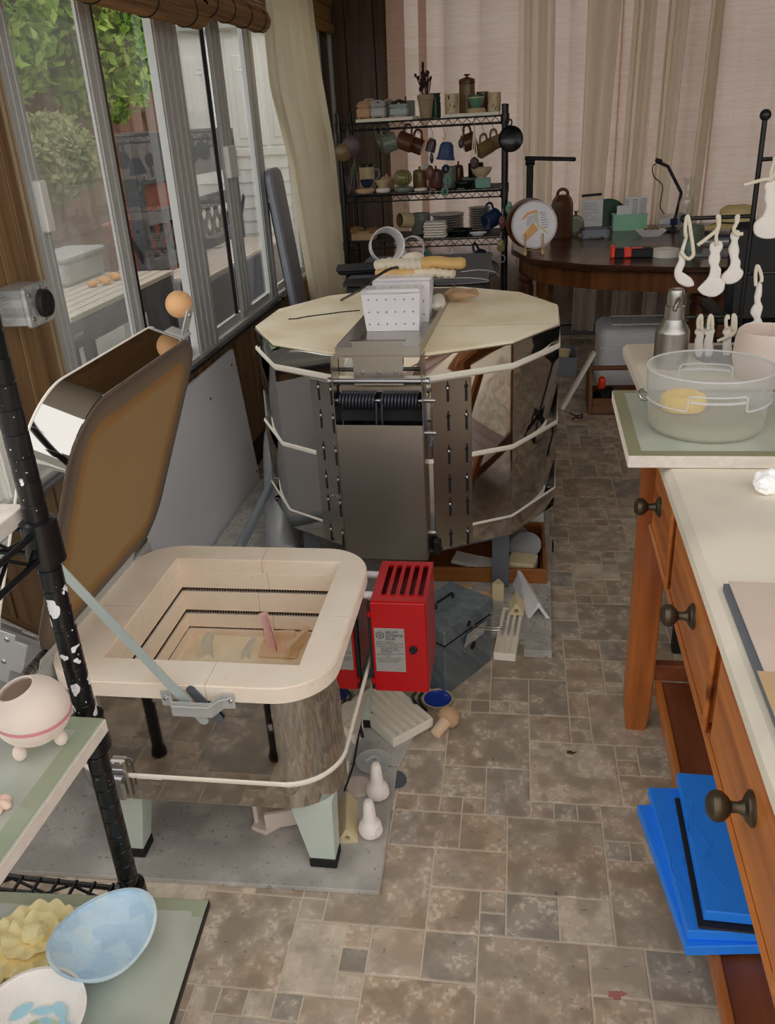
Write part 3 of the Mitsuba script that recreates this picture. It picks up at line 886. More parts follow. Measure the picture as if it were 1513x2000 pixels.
kl = add(bk, 'lid', jacket(KZ1 + .008, KZT - .004), 'mirror')
add(kl, 'brick', prism(dodec(KR - .004), KZT - .006, KZT + .004, .003), 'lid_brick')
add(kl, 'seam', box(KX - .02, KX + .455, 2.60, 2.6022, KZT + .0036, KZT + .0044), 'pot_tan', False)
for nm, z0, z1 in (('ring', KZ2 + .006, KZ1 - .008), ('ring', KZ3 + .003, KZ2 - .006), ('base_slab', KZ0, KZ3 - .003)):
    add(bk, nm, jacket(z0, z1), 'mirror')
for z, t in ((KZ1, .009), (KZ2, .008), (KZ3, .0038)):
    add(bk, 'brick_joint', prism(dodec(KR + .0035), z - t, z + t, t * .5), 'kiln_white')
# lid hinge: channel over the lid, springs, rod, front box and slotted plates
F0, FD, FN, FL_ = facet(0)
fc = lambda s, w, z: F0 + FD * s + FN * w + np.array([0, 0, z])


def fbox(s0, s1, w0, w1, z0, z1, b=0.0, k=0):
    p, d, n, L = facet(k)
    return frame(box(s0, s1, w0, w1, z0, z1, b), p, d, n, (0, 0, 1)) if False else _flip(frame(box(s0, s1, w0, w1, z0, z1, b), p, d, n, (0, 0, 1)))


def _flip(m):
    m.invert()
    return m


hn = add(bk, 'hinge_channel', cat(fbox(.012, .245, -.93, .030, KZT + .004, KZT + .0075), fbox(.012, .0145, -.93, .03, KZT + .004, KZT + .036), fbox(.2425, .245, -.93, .03, KZT + .004, KZT + .036)), 'plate', False)
add(hn, 'side_plate', fbox(.003, .006, .004, .082, KZ0 + .015, KZT + .012, .001), 'plate', False)
add(hn, 'side_plate', fbox(.2515, .2545, .004, .082, KZ0 + .015, KZT + .012, .001), 'plate', False)
lpz = hn
add(hn, 'lid_plate', cat(fbox(.055, .195, .026, .0295, KZ1 - .01, KZT + .046), fbox(.048, .202, .012, .03, KZT + .043, KZT + .046), fbox(.006, .055, .026, .029, KZT + .0, KZT + .03), fbox(.195, .244, .026, .029, KZT + .0, KZT + .03)), 'brushed', False)
for s in (.08, .127, .174):
    for z in (KZ1 + .028, KZ1 + .004):
        add(lpz, 'rivet', screw(fc(s, .0295, z), FN, .006, .005), 'chrome', 40)
add(hn, 'pivot_rod', cyl(fc(-.008, .060, KZ1 + .012), fc(.265, .060, KZ1 + .012), .0065), 'alu')
add(hn, 'rod_end', cyl(fc(-.012, .060, KZ1 + .012), fc(-.004, .060, KZ1 + .012), .010), 'alu')
add(hn, 'rod_end', cyl(fc(.262, .060, KZ1 + .012), fc(.272, .060, KZ1 + .012), .010), 'alu')
fp = add(hn, 'front_plate', fbox(.006, .2515, .079, .082, KZ0 + .012, .672, .001), 'brushed', False)
add(hn, 'back_plate', fbox(.006, .2515, .006, .009, .66, KZ1 - .012), 'charcoal', False)
add(hn, 'top_strip', fbox(.010, .247, .010, .030, .752, .768), 'plate', False)
add(hn, 'spring_shaft', cyl(fc(-.004, .045, .732), fc(.275, .045, .732), .006), 'alu')


def coil(p0, p1, r, turns, wire, per=10, n=6, up=(0, 0, 1)):
    p0, p1 = np.asarray(p0, float), np.asarray(p1, float)
    d = (p1 - p0) / np.linalg.norm(p1 - p0)
    e = np.cross(d, up)
    e /= np.linalg.norm(e)
    g = np.cross(e, d)
    t = np.linspace(0, 1, turns * per)
    a = t * turns * 2 * PI
    return tube(p0 + np.outer(t, p1 - p0) + r * (np.outer(np.cos(a), e) + np.outer(np.sin(a), g)), wire, n)


for s0, s1 in ((.016, .120), (.136, .242)):
    sp = hn
    add(hn, 'spring', coil(fc(s0, .042, .730), fc(s1, .042, .730), .0215, 11, .0046, 14, 7), 'spring', True)
    e = s1 if s0 < .1 else s0
    add(sp, 'spring_tail', tube([fc(e, .062, .732), fc(e, .066, .70), fc(e, .068, .655)], .0044, 7), 'spring', True)
for k, sgn in ((1, 1), (-1, -1)):
    p, d, n, L = facet(k)
    s0, s1 = ((.004, .128) if k == 1 else (L - .112, L - .004))
    pl_ = add(bk, 'slotted_plate', fbox(s0, s1, .001, .0035, KZ0 + (.012 if k == 1 else .02), KZ1 - .012, .001, k), 'plate', False)
    for r_, z in enumerate((.735, .648, .545, .452, .375, .272)):
        for q, s in enumerate((s0 + .05, s0 + .107) if k == 1 else (s0 + .035, s0 + .085)):
            c = p + d * s
            add(pl_, 'slot', _flip(frame(prism(sg.Point(0, .016).buffer(.0065, quad_segs=4).union(sg.box(-.0038, -.028, .0038, .016)).union(sg.box(-.0022, .016, .0022, .032)), 0, .0006), c + n * .0036 + np.array([0, 0, z - .006 * q]), d, (0, 0, 1), n)), 'black_matte', False)
            if (r_ + q) % 2 == 0 or k == -1:
                add(pl_, 'screw', screw(c + n * .0036 + np.array([0, 0, z + .012]), n, .006, .004), 'chrome', 40)
for s, z in ((.264, .64), (.264, .735)):
    add(hn, 'cotter_pin', cyl(fc(.25, .05, z), fc(.285, .05, z), .0055), 'alu')
    add(hn, 'pin_wire', tube(spline([fc(.27, .05, z), fc(.272, .055, z - .02), fc(.268, .058, z - .038), fc(.276, .05, z - .012)], 14), .0013, 5), 'alu')
add(bk, 'pin_wire', tube(arc(fc(-.03, .03, .42), .012, 0, 330, FD, (0, 0, 1), 18), .0014, 5), 'chrome')
add(bk, 'chain', tube(spline([fc(-.004, .084, .62), fc(-.03, .06, .58), fc(-.035, .045, .50), fc(-.03, .04, .43)], 20), .0013, 5), 'chrome')
add(bk, 'cord_clamp', fbox(.262, .285, .002, .03, KZ0 + .004, KZ0 + .05, .004), 'black_matte')
# hasps on the right-hand side
for u, v, k in ((1078, 735, 3), (1076, 862, 3), (1067, 985, 3)):
    p, d, n, L = facet(3)
    q = Pp(u, v, p, n)
    q = p + d * .05 + np.array([0, 0, q[2]])
    hs = add(bk, 'hasp', frame(box(-.012, .012, -.02, .02, 0, .006, .002), q, d, (0, 0, 1), n), 'steel_dark')
    add(hs, 'hook', tube(spline([q + n * .004 + np.array([0, 0, .02]), q + n * .016 + np.array([0, 0, .008]), q + n * .014 - np.array([0, 0, .03]), q + n * .005 - np.array([0, 0, .034])], 14), .003, 6), 'chrome')
# stand
st = add(bk, 'stand', prism(sg.Polygon(dodec(KR - .02)).difference(sg.Polygon(dodec(KR - .06))), KZ0 - .014, KZ0 - .001), 'grey_steel', False)
for a in (-47, -133, 47, 133):
    c = np.array([KX + .455 * math.cos(math.radians(a)), KY + .455 * math.sin(math.radians(a))])
    s = 1 if c[0] > KX else -1
    add(st, 'leg', cat(box(c[0] - .026, c[0] + .026, c[1] - .003, c[1] + .003, .023, KZ0 - .002, .001), box(c[0] + s * .026 - .003, c[0] + s * .026 + .003, c[1] - .003, c[1] + .045, .023, KZ0 - .002, .001)), 'grey_steel', False)
    add(st, 'bolt', screw((c[0], c[1] - .003, KZ0 - .022), (0, -1, 0), .007, .006), 'grey_steel')
    add(st, 'brace', box(min(c[0], c[0] - s * .14), max(c[0], c[0] - s * .14), c[1] - .002, c[1] + .002, KZ0 - .035, KZ0 - .012), 'grey_steel', False)

# duct and conduits left of the kiln
A, B = P(545, 850, y=3.22), P(552, 1052, z=.10)
pts = spline([A + [.03, .2, .10], A, P(545, 950, y=3.02), B, B + [.04, -.14, -.010]], 150)
one('duct', 'ribbed silver flexible vent duct between the big kiln and the wood wall', 'duct', tube(pts, .058 + .0032 * (np.arange(150) % 2), 20), 'duct', True)
one('conduit', 'grey flexible conduit curving down behind the small kiln', 'pipe', tube(spline([P(548, 880, y=3.0) + [0, .1, .1], P(538, 920, y=2.95), P(510, 985, y=2.75), P(488, 1030, y=2.6), P(470, 1066, y=2.42), P(462, 1110, y=2.2)], 40), .0165, 12), 'conduit', True)

# ================================================================ THE SMALL OPEN KILN
SX0, SX1, SY0, SY1, SR = -.925, -.336, 1.232, 1.795, .115
IX0, IX1, IY0, IY1 = -.812, -.409, 1.311, 1.724
sk = thing('glass_kiln', 'small square stainless steel kiln standing open on pale green legs in the foreground', 'kiln')
outer = rrect(SX0, SX1, SY0, SY1, SR, 14)
inner = sg.box(IX0, IY0, IX1, IY1)
ring = outer.difference(inner)
RZ0, RZ1 = .462, .498
for k, cut in enumerate((sg.box(-1, 1, -.572, 1.5), sg.box(-.572, 1, 0, 1.487), sg.box(-.60, 1.487, 0, 2), sg.box(-1, 1.5, -.60, 2))):
    pc = ring.intersection(cut).buffer(-.0007, join_style=2)
    add(sk, 'rim_brick', prism(pc, RZ0, RZ1 - .0035), 'firebrick', False)
    add(sk, 'rim_top', prism(ring.buffer(-.0022).intersection(cut).buffer(-.0007, join_style=2), RZ1 - .0035, RZ1), 'firebrick', False)
add(sk, 'upper_jacket', prism(rrect(SX0 + .003, SX1 - .003, SY0 + .003, SY1 - .003, SR - .003, 24).difference(rrect(SX0 + .02, SX1 - .02, SY0 + .02, SY1 - .02, SR - .02, 24)), .268, RZ0 - .0006), 'mirror', 40)
add(sk, 'joint_band', prism(rrect(SX0 - .001, SX1 + .001, SY0 - .001, SY1 + .001, SR, 20), .256, .268, .0035), 'kiln_white', 50)
add(sk, 'base', prism(rrect(SX0 + .003, SX1 - .003, SY0 + .003, SY1 - .003, SR - .003, 24), .198, .2555, .001), 'mirror', 40)
# brick lining in courses, a groove with its heating coil between them
zc = [(.2695, .296), (.302, .340), (.352, .405), (.4165, .4615)]
add(sk, 'lining', prism(rrect(SX0 + .022, SX1 - .022, SY0 + .022, SY1 - .022, SR - .022, 8).difference(sg.box(IX0 - .02, IY0 - .02, IX1 + .02, IY1 + .02)), .269, RZ0 - .001), 'firebrick', False)
for z0, z1 in zc:
    m1 = -.62 + .03 * (zc.index((z0, z1)) % 2)
    for (x0, x1, y0, y1) in ((IX0, m1, IY1, IY1 + .0205), (m1 + .001, IX1, IY1, IY1 + .0205), (IX0, m1, IY0 - .0205, IY0), (m1 + .001, IX1, IY0 - .0205, IY0), (IX0 - .0205, IX0, IY0 - .02, 1.49), (IX0 - .0205, IX0, 1.491, IY1 + .02), (IX1, IX1 + .0205, IY0 - .02, IY1 + .02)):
        add(sk, 'lining_brick', box(x0, x1, y0, y1, z0, z1, .001), 'firebrick', False)
for z in (.2990, .346, .4107):
    o = .0085
    for a, b in (((IX0 - .006, IY1 + o, z), (IX1 + .006, IY1 + o, z)), ((IX0 - o, IY0 - .006, z), (IX0 - o, IY1 + .006, z)), ((IX0 - .006, IY0 - o, z), (IX1 + .006, IY0 - o, z)), ((IX1 + o, IY0 - .006, z), (IX1 + o, IY1 + .006, z))):
        add(sk, 'element_coil', coil(a, b, .0052, 62, .0017, 6, 3), 'coil', False)
add(sk, 'floor_slab', prism(rrect(SX0 + .03, SX1 - .03, SY0 + .03, SY1 - .03, .05, 4), .2685, .2705), 'firebrick', False)
one('kiln_shelf', 'cream kiln shelf lying on the floor of the open kiln', 'shelf', box(IX0 + .028, IX1 - .012, IY0 + .012, IY1 - .012, .2715, .288, .002), 'lid_brick')
# legs
for (lx, ly, s) in ((-.39, 1.285, 1), (-.815, 1.275, -1), (-.39, 1.74, 1), (-.83, 1.74, -1)):
    top, bot = [], []
    w0, w1 = .045, .027
    cx0, cx1 = lx - s * .012, lx
    mm = trimesh.convex.convex_hull(np.array([(cx0 + a * w0, ly + b * .028, .198) for a in (-1, 1) for b in (-1, 1)] + [(cx1 + a * w1, ly + b * .022, BT + .022) for a in (-1, 1) for b in (-1, 1)]))
    lg = add(sk, 'leg', mm, 'pale_green', False)
    add(lg, 'foot', box(cx1 - w1 - .002, cx1 + w1 + .002, ly - .025, ly + .025, BT, BT + .024, .002), 'black_rubber')
# latch on the joint band at the left front
la = add(sk, 'latch', box(-.800, -.768, SY0 - .006, SY0 + .003, .205, .306, .003), 'brushed')
add(la, 'lever', cat(box(-.797, -.773, SY0 - .020, SY0 - .006, .210, .268, .006), cyl((-.797, SY0 - .014, .266), (-.773, SY0 - .014, .266), .009, n=16)), 'alu')
add(la, 'bail', tube([(-.766, SY0 - .012, .225), (-.766, SY0 - .014, .285), (-.770, SY0 - .014, .29), (-.798, SY0 - .014, .29), (-.802, SY0 - .014, .285), (-.802, SY0 - .012, .225)], .0025, 6), 'alu')
for xx in (-.792, -.776):
    add(la, 'screw', screw((xx, SY0 - .006, .300), (0, -1, 0), .004), 'chrome')
# bracket at the front that holds the strut, and the strut itself
bkx = (-.662, -.522)
fb = add(sk, 'strut_bracket', cat(tube([(-.655, SY0 - .003, .475), (-.632, SY0 - .018, .478), (-.625, SY0 - .040, .478), (-.555, SY0 - .040, .478), (-.540, SY0 - .018, .478), (-.518, SY0 - .003, .475)], .0015, 4), ), 'alu_matt')
pts = [(-.660, SY0 - .004), (-.640, SY0 - .006), (-.628, SY0 - .034), (-.552, SY0 - .034), (-.538, SY0 - .006), (-.515, SY0 - .004)]
strip = sg.LineString(pts).buffer(.0014, cap_style=2)
add(sk, 'strut_bracket', prism(strip, .452, .484), 'alu_matt', False)
for xx in (-.652, -.523):
    add(fb, 'screw', screw((xx, SY0 - .0055, .469), (0, -1, 0), .0055), 'chrome')
sa_, sb_ = P(118, 1112, y=SY0 - .010), P(404, 1413, y=SY0 - .018)
d = (sb_ - sa_) / np.linalg.norm(sb_ - sa_)
nrm = np.array([0, -1.0, 0])
nrm -= d * (nrm @ d)
nrm /= np.linalg.norm(nrm)
M('strut_green', 'b9c6c2', .4, .15)
for o, L0, L1, mt in ((0.0, -.12, 1.0, 'strut_green'), (.016, .80, 1.045, 'grey_steel')):
    L = np.linalg.norm(sb_ - sa_)
    q = sa_ - nrm * o
    add(sk, 'lid_strut', frame(prism(rrect(L * L0, L * L1, -.0098, .0098, .0095, 5), -.0015, .0015), q + (np.array([.012, 0, .006]) if o else 0), d, np.cross(nrm, d), nrm), mt, False)
# corner plate and hinge hardware on the left
add(sk, 'corner_plate', box(-.905, -.798, SY0 - .004, SY0 + .002, .412, .462, .001), 'alu_matt', False)
for xx, zz in ((-.812, .452), (-.812, .422), (-.88, .44)):
    add(sk, 'screw', screw((xx, SY0 - .004, zz), (0, -1, 0), .005), 'chrome')
HX, HZ, ANG = -.920, .500, math.radians(68.5)
LU, LN = np.array([math.cos(ANG), 0, math.sin(ANG)]), np.array([math.sin(ANG), 0, -math.cos(ANG)])
lidp = lambda y, u, w: np.array([HX, 0, HZ]) + np.array([0, y, 0]) + LU * u + LN * w
for y0, y1 in ((1.70, 1.80), (1.20, 1.30)):
    hg_ = add(sk, 'hinge', cat([cyl((HX - .006, y0 + k * .02, HZ + .012), (HX - .006, y0 + k * .02 + .018, HZ + .012), .0095, n=14) for k in range(5)]), 'pewter')
    add(hg_, 'leaf', box(HX - .02, HX + .008, y0, y1, HZ - .06, HZ + .004, .001), 'alu_matt', False)
add(sk, 'hinge_strip', frame(box(1.25, 1.70, .0, .03, .001, .003), (HX, 0, HZ), (0, 1, 0), LU, LN), 'alu_matt', False)
# the raised lid
LY0, LY1, LL = 1.236, 1.838, .572
lid = add(sk, 'lid', _flip(frame(prism(rrect(LY0, LY1, .006, LL, .115, 24), .004, .082, .001), (HX, 0, HZ), (0, 1, 0), LU, -LN)) if False else frame(prism(rrect(LY0, LY1, .006, LL, .115, 24), -.082, -.004, .001), (HX, 0, HZ), (0, 1, 0), LU, LN), 'mirror', 40)


def lid_lining(p, n, uv):
    ly = dr.abs(p.y - (LY0 + LY1) / 2)
    lu = dr.abs((p.x - HX) * LU[0] + (p.z - HZ) * LU[2] - (.006 + LL) / 2)
    r = .115
    qx, qy = ly - (LY1 - LY0) / 2 + r, lu - (LL - .006) / 2 + r
    sd = dr.sqrt(dr.square(dr.maximum(qx, 0)) + dr.square(dr.maximum(qy, 0))) + dr.minimum(dr.maximum(qx, qy), 0) - r
    e = -sd + (fbm(p.y * 16, p.z * 16, p.x * 16, 3) - .5) * .016
    mid = mix(c3('a28862'), c3('987c54'), fbm(p.y * 3, p.z * 3, p.x * 3, 2))
    c = mix(c3('5d5046'), c3('746453'), smoothstep(.0, .04, e))
    c = mix(c, c3('96703e'), smoothstep(.042, .062, e))
    return mix(c, mid, smoothstep(.064, .09, e))


M('lid_lining', lid_lining, .85)
add(lid, 'lining', frame(prism(rrect(LY0 + .002, LY1 - .002, .008, LL - .002, .113, 24), -.006, 0, .002), (HX, 0, HZ), (0, 1, 0), LU, LN), 'lid_lining', 40)
add(lid, 'back_edge', frame(prism(rrect(LY0 - .001, LY1 + .001, .005, LL + .001, .116, 24), -.087, -.081, .002), (HX, 0, HZ), (0, 1, 0), LU, LN), 'kiln_white', 40)
# wooden knob on its bent plate
hy = 1.806
add(lid, 'handle_plate', cat(frame(box(hy - .035, hy + .012, LL - .012, LL - .0085, -.06, -.014), (HX, 0, HZ), (0, 1, 0), LU, LN), frame(prism(rrect(hy - .030, hy + .012, LL - .014, LL + .058, .018, 5), -.024, -.0215), (HX, 0, HZ), (0, 1, 0), LU, LN)), 'alu_matt', False)
add(lid, 'knob', blob(lidp(hy - .004, LL + .050, -.050), (.030, .030, .030), 3), 'wood_knob', True)
add(lid, 'screw', screw(lidp(hy - .008, LL + .036, -.0212), LN, .007), 'chrome')
# riveted plate on the near lower corner of the lid
ep = add(lid, 'corner_plate', frame(box(.0, .070, LY0 - .006, LY0 - .002, -.115, -.02), (HX, 0, HZ), LU, (0, 1, 0), LN), 'alu_matt', False)
add(lid, 'corner_plate', frame(box(-.035, .085, LY0 - .006, LY0 - .003, -.125, -.045, .001), (HX, 0, HZ), LU, (0, 1, 0), LN), 'alu_matt', False)
for u, w in ((.070, -.110), (.070, -.060), (.015, -.110), (.015, -.060)):
    add(lid, 'screw', screw(lidp(LY0 - .006, u, w), (0, -1, 0), .006), 'chrome')

# ---------------------------------------------------------------- red control box
X0, X1, Y0, Y1, Z0, Z1 = -.322, -.191, 1.600, 1.790, .224, .468
top = sg.box(X0 + .006, Y0 + .004, X1, Y1)
slots = [rrect(X0 + .026 + k * .021, X0 + .039 + k * .021, Y0 + .028, Y1 - .022, .0065, 6) for k in range(5)]
for s in slots:
    top = top.difference(s)
cb = body = add(sk, 'control_box', cat(prism(top, Z1 - .003, Z1), box(X0 + .006, X1, Y0 + .004, Y0 + .007, Z0, Z1 - .003), box(X1 - .003, X1, Y0 + .007, Y1, Z0, Z1 - .003), box(X0 + .006, X0 + .009, Y0 + .007, Y1, Z0, Z1 - .003), box(X0 + .009, X1 - .003, Y1 - .003, Y1, Z0, Z1 - .003)), 'red_enamel', False, label='bright red control box with vent slots and a silver plate')
for s in slots:
    add(body, 'slot_rim', prism(s.buffer(.0022).difference(s.buffer(-.0004)), Z1 - .002, Z1 + .0018), 'red_enamel', False)
add(cb, 'slot_floor', box(X0 + .01, X1 - .004, Y0 + .008, Y1 - .004, Z1 - .02, Z1 - .018), 'red_dark', False)
add(cb, 'front', box(X0 + .004, X1 - .001, Y0, Y0 + .004, Z0 - .002, Z1 - .004, .0015), 'red_enamel')
add(cb, 'hinge_gap', box(X0 - .004, X0 + .006, Y0 + .004, Y0 + .02, Z0, Z1 - .01), 'black_matte', False)
for zz in (Z0 + .02, Z1 - .04):
    add(cb, 'hinge', cyl((X0 + .001, Y0 + .001, zz), (X0 + .001, Y0 + .001, zz + .012), .004, n=10), 'red_enamel')
for yy, zz in ((1.76, .445), (1.66, .448)):
    add(cb, 'insulator', cyl((X0 - .03, yy, zz), (X0 + .012, yy, zz), .009), 'white_glaze')
pz0, pz1, px0, px1 = Z0 + .055, Z1 - .070, X0 + .010, X0 + .080
pt = cb
add(cb, 'name_plate', box(px0, px1, Y0 - .0012, Y0 + .0002, pz0, pz1, .0004), 'label_silver', False, label='silver name plate printed with kiln data')


def letters(s, x, z, h, y, bold=False, wmax=None, mat='ink', owner=None):
    m = meshkit.text_mesh(s, h, .0003, bold)
    if wmax and m.bounds[1][0] > wmax:
        m.vertices[:, 0] *= wmax / m.bounds[1][0]
    add(owner, 'lettering', frame(m, (x, y, z), (1, 0, 0), (0, 0, 1), (0, -1, 0)), mat, False)


pw = px1 - px0
for s, dx, dz, h, b in (('SKUTT', .026, .014, .0064, True), ('AUTOMATIC', .026, .0225, .0064, True), ('KILN', .026, .031, .0064, True), ('MODEL  GlassStart', .004, .0385, .0034, False), ('SERIAL NO.  201216', .004, .046, .0034, False), ('240 Volts AC 1PH', .012, .0555, .0034, True), ('1 Phase, 11.5 Amps', .012, .0605, .0034, True),
                        ('2800 Watts', .012, .0655, .0034, True), ('Max. Temperature', .004, .0735, .003, False), ('1700 F', .022, .079, .003, False), ('Skutt Ceramic Products, Inc.', .004, .088, .003, False), ('Portland, Oregon 97266', .004, .0925, .003, False)):
    letters(s, px0 + dx, pz1 - dz, h, Y0 - .0012, b, pw - dx - .003, 'ink', pt)
for dz in (.041, .049, .0685, .0815):
    add(pt, 'rule', box(px0 + .003, px1 - .003, Y0 - .0016, Y0 - .0012, pz1 - dz - .0006, pz1 - dz), 'ink', False)
ec = np.array([px0 + .0135, Y0 - .0013, pz1 - .019])
em = [tube(arc(ec, .0092, 0, 360, (1, 0, 0), (0, 0, 1), 24), .0005, 4)]
for k in range(6):
    a = k * PI / 3
    em.append(tube(arc(ec + .0046 * np.array([math.cos(a), 0, math.sin(a)]), .0043, 0, 360, (1, 0, 0), (0, 0, 1), 14), .0004, 4))
add(pt, 'emblem', cat(em), 'ink', False)
add(cb, 'switch', frame(lathe([(0, 0), (.010, 0), (.0095, .003), (.007, .004), (.0065, .010), (0, .011)], 18), (X1 - .032, Y0, Z0 + .118), (1, 0, 0), (0, 0, 1), (0, -1, 0)), 'black_matte')
# power cord drooping from the box beside the kiln corner
one('power_cable', 'thin dark cord sagging from the red control box past the corner of the small kiln', 'cord', tube(spline([P(709, 1352, y=1.59), P(706, 1400, y=1.55), P(697, 1455, y=1.48), P(688, 1500, y=1.42), P(672, 1545, y=1.36)], 30), .0022, 6), 'hose_black', True)

# ---------------------------------------------------------------- pieces inside the open kiln
SHZ = .2885


def shard(u, v, y, w, hgt, lean, bend, mat, label, yaw=0):
    b = P(u, v, z=SHZ)
    def fn(a, t):
        x = (a - .5) * w * (1 - .25 * t)
        return np.stack([x + lean * t * t, bend * np.sin(a * PI) + lean * .3 * t, t * hgt + .0 * a], -1)
    g = grid(fn, 12, 10)
    h = g.copy()
    h.vertices = h.vertices + np.array([0, .004, 0])
    h.invert()
    m = tf(cat(g, h), b, (0, 0, yaw))
    return one('glass_shard', label, 'glass piece', m, mat, True)


shard(403, 1288, 0, .036, .062, .012, .020, 'frost_shard', 'curved frosted glass piece standing upright at the left inside the open kiln')
shard(480, 1290, 0, .022, .050, .026, .012, 'frost_shard', 'small curved frosted glass piece between the other two inside the open kiln', 20)
shard(533, 1278, 0, .030, .108, -.016, .014, 'pink_glass', 'tall pale pink curved piece standing inside the open kiln', -30)
M('tan_pale', 'e0c4a4', .85)
bc = P(545, 1282, z=SHZ)
br = thing('clay_mould', 'broken tan clay mould lying open beside the pink piece in the kiln', 'clay piece')
add(br, 'base', bumpy(box(bc[0] - .05, bc[0] + .045, bc[1] - .01, bc[1] + .055, SHZ, SHZ + .012, .003).subdivide().subdivide(), .004, 30, 2), 'tan_pale', True)
add(br, 'wall', bumpy(tf(box(-.006, .006, -.045, .045, 0, .042, .003).subdivide().subdivide(), (bc[0] + .036, bc[1] + .02, SHZ + .008), (0, 14, -18)), .005, 26, 3), 'tan_pale', True)
add(br, 'wall', bumpy(tf(box(-.035, .03, -.005, .005, 0, .030, .003).subdivide().subdivide(), (bc[0], bc[1] + .05, SHZ + .008), (-10, 0, 0)), .005, 26, 4), 'tan_pale', True)

# ================================================================ WIRE RACK IN THE LEFT FOREGROUND
PX, PY = -.583, .869
wr = thing('wire_rack', 'black wire shelving rack with paint-splashed grooved posts in the left foreground', 'shelf rack')
RX, RY = -.892, -.12
prof = []
z = .02
while z < 1.86:
    prof += [(.0150, z), (.0150, z + .0272), (.0139, z + .0280), (.0139, z + .0296)]
    z += .0302
prof = [(0, .02)] + prof + [(.0150, z), (0, z + .002)]
for xx, yy in ((PX, PY), (RX, PY + .01), (PX, RY), (RX, RY)):
    p_ = add(wr, 'post', tf(lathe(prof, 18), (xx, yy, 0)), 'splat', 30)
    add(p_, 'foot', tf(lathe([(0, 0), (.019, 0), (.020, .008), (.015, .03), (0, .03)], 16), (xx, yy, 0)), 'black_rubber')


def truss(a, b, n, r=.0026):
    a, b = np.asarray(a, float), np.asarray(b, float)
    return tube(np.array([a + (b - a) * k / n + np.array([0, 0, -.004 if k % 2 == 0 else -.030]) for k in range(n + 1)]), r, 5)


for zs in (.378, .706, 1.008):
    s_ = add(wr, 'shelf_frame', cat([tube([(x0, y0, zz), (x1, y1, zz)], .0042, 8) for zz in (zs, zs - .034) for (x0, y0, x1, y1) in ((RX, PY + .01, PX, PY), (RX, RY, PX, RY), (PX, RY, PX, PY), (RX, RY, RX, PY))]), 'black_paint', True)
    add(s_, 'zigzag', cat(truss((RX, PY + .01, zs), (PX, PY, zs), 6), truss((PX, PY, zs), (PX, RY, zs), 26)), 'black_paint', True)
    for k in range(1, 10):
        add(s_, 'wire', tube([(RX + k * .0309, RY, zs + .004), (RX + k * .0309, PY + .006, zs + .004)], .0027, 6), 'black_paint', True)
    for xx, yy in ((PX, PY), (RX, PY + .01)):
        add(s_, 'collar', tf(lathe([(.0155, zs - .044), (.0235, zs - .044), (.0225, zs + .012), (.0155, zs + .014)], 20), (xx, yy, 0)), 'black_paint')


def flat(pts, z0, z1, b=.001):
    return prism([tuple(p[:2]) for p in pts], z0, z1, b)


# upper board
one('ware_board', 'stained plaster board at the top left, on the highest rack shelf in view', 'board', flat([(-.602, .882), (-.872, .884), (-.872, .40), (-.606, .40)], 1.0155, 1.036), 'board_core', False)
# middle board with tape
MZ = .736
mb = thing('ware_board', 'green-grey tile board with glossy taped edges under the round footed pot', 'board')
a, b_ = P(206, 1404, z=MZ)[:2], P(0, 1692, z=MZ)[:2]
e = (b_ - a) / np.linalg.norm(b_ - a)
l = np.array([e[1], -e[0]])
mp = lambda s, t: tuple(a + e * s + l * t)
add(mb, 'board', flat([mp(0, 0), mp(0, .42), mp(.52, .42), mp(.52, 0)], MZ - .021, MZ), 'board_core', False)
add(mb, 'face', flat([mp(.001, .001), mp(.001, .419), mp(.519, .419), mp(.519, .001)], MZ, MZ + .0006, 0), 'board_green', False)
M('tape_gloss', '98a188', .12)
add(mb, 'tape', flat([mp(.001, .004), mp(.001, .419), mp(.026, .419), mp(.026, .004)], MZ + .0006, MZ + .0011, 0), 'tape_gloss', False)
add(mb, 'tape', flat([mp(.001, .004), mp(.001, .028), mp(.519, .028), mp(.519, .004)], MZ + .0011, MZ + .0015, 0), 'tape_gloss', False)
# lower board
LZ = .400
lb = thing('ware_board', 'thin sage green board carrying the blue leaf bowl and yellow flower, bottom left', 'board')
a2, b2, c2 = P(411, 1757, z=LZ)[:2], P(335, 2000, z=LZ)[:2], P(0, 1740, z=LZ)[:2]
e2 = (b2 - a2) / np.linalg.norm(b2 - a2)
l2 = (c2 - a2) / np.linalg.norm(c2 - a2)
lq = lambda s, t: tuple(a2 + e2 * s + l2 * t)
add(lb, 'board', flat([lq(0, .003), lq(0, .42), lq(.55, .42), lq(.55, 0), lq(.004, 0)], LZ - .0095, LZ), 'trim_dark', False)
add(lb, 'face', flat([lq(.002, .003), lq(.002, .419), lq(.548, .419), lq(.548, .003)], LZ, LZ + .0006, 0), 'board_green', False)
add(lb, 'tape', flat([lq(.002, .003), lq(.002, .419), lq(.022, .419), lq(.022, .003)], LZ + .0006, LZ + .001, 0), 'tape_green', False)
add(lb, 'tape', flat([lq(.004, .002), lq(.032, .003), lq(.030, .020), lq(.012, .026)], LZ + .001, LZ + .0016, 0), 'tape_green', False)

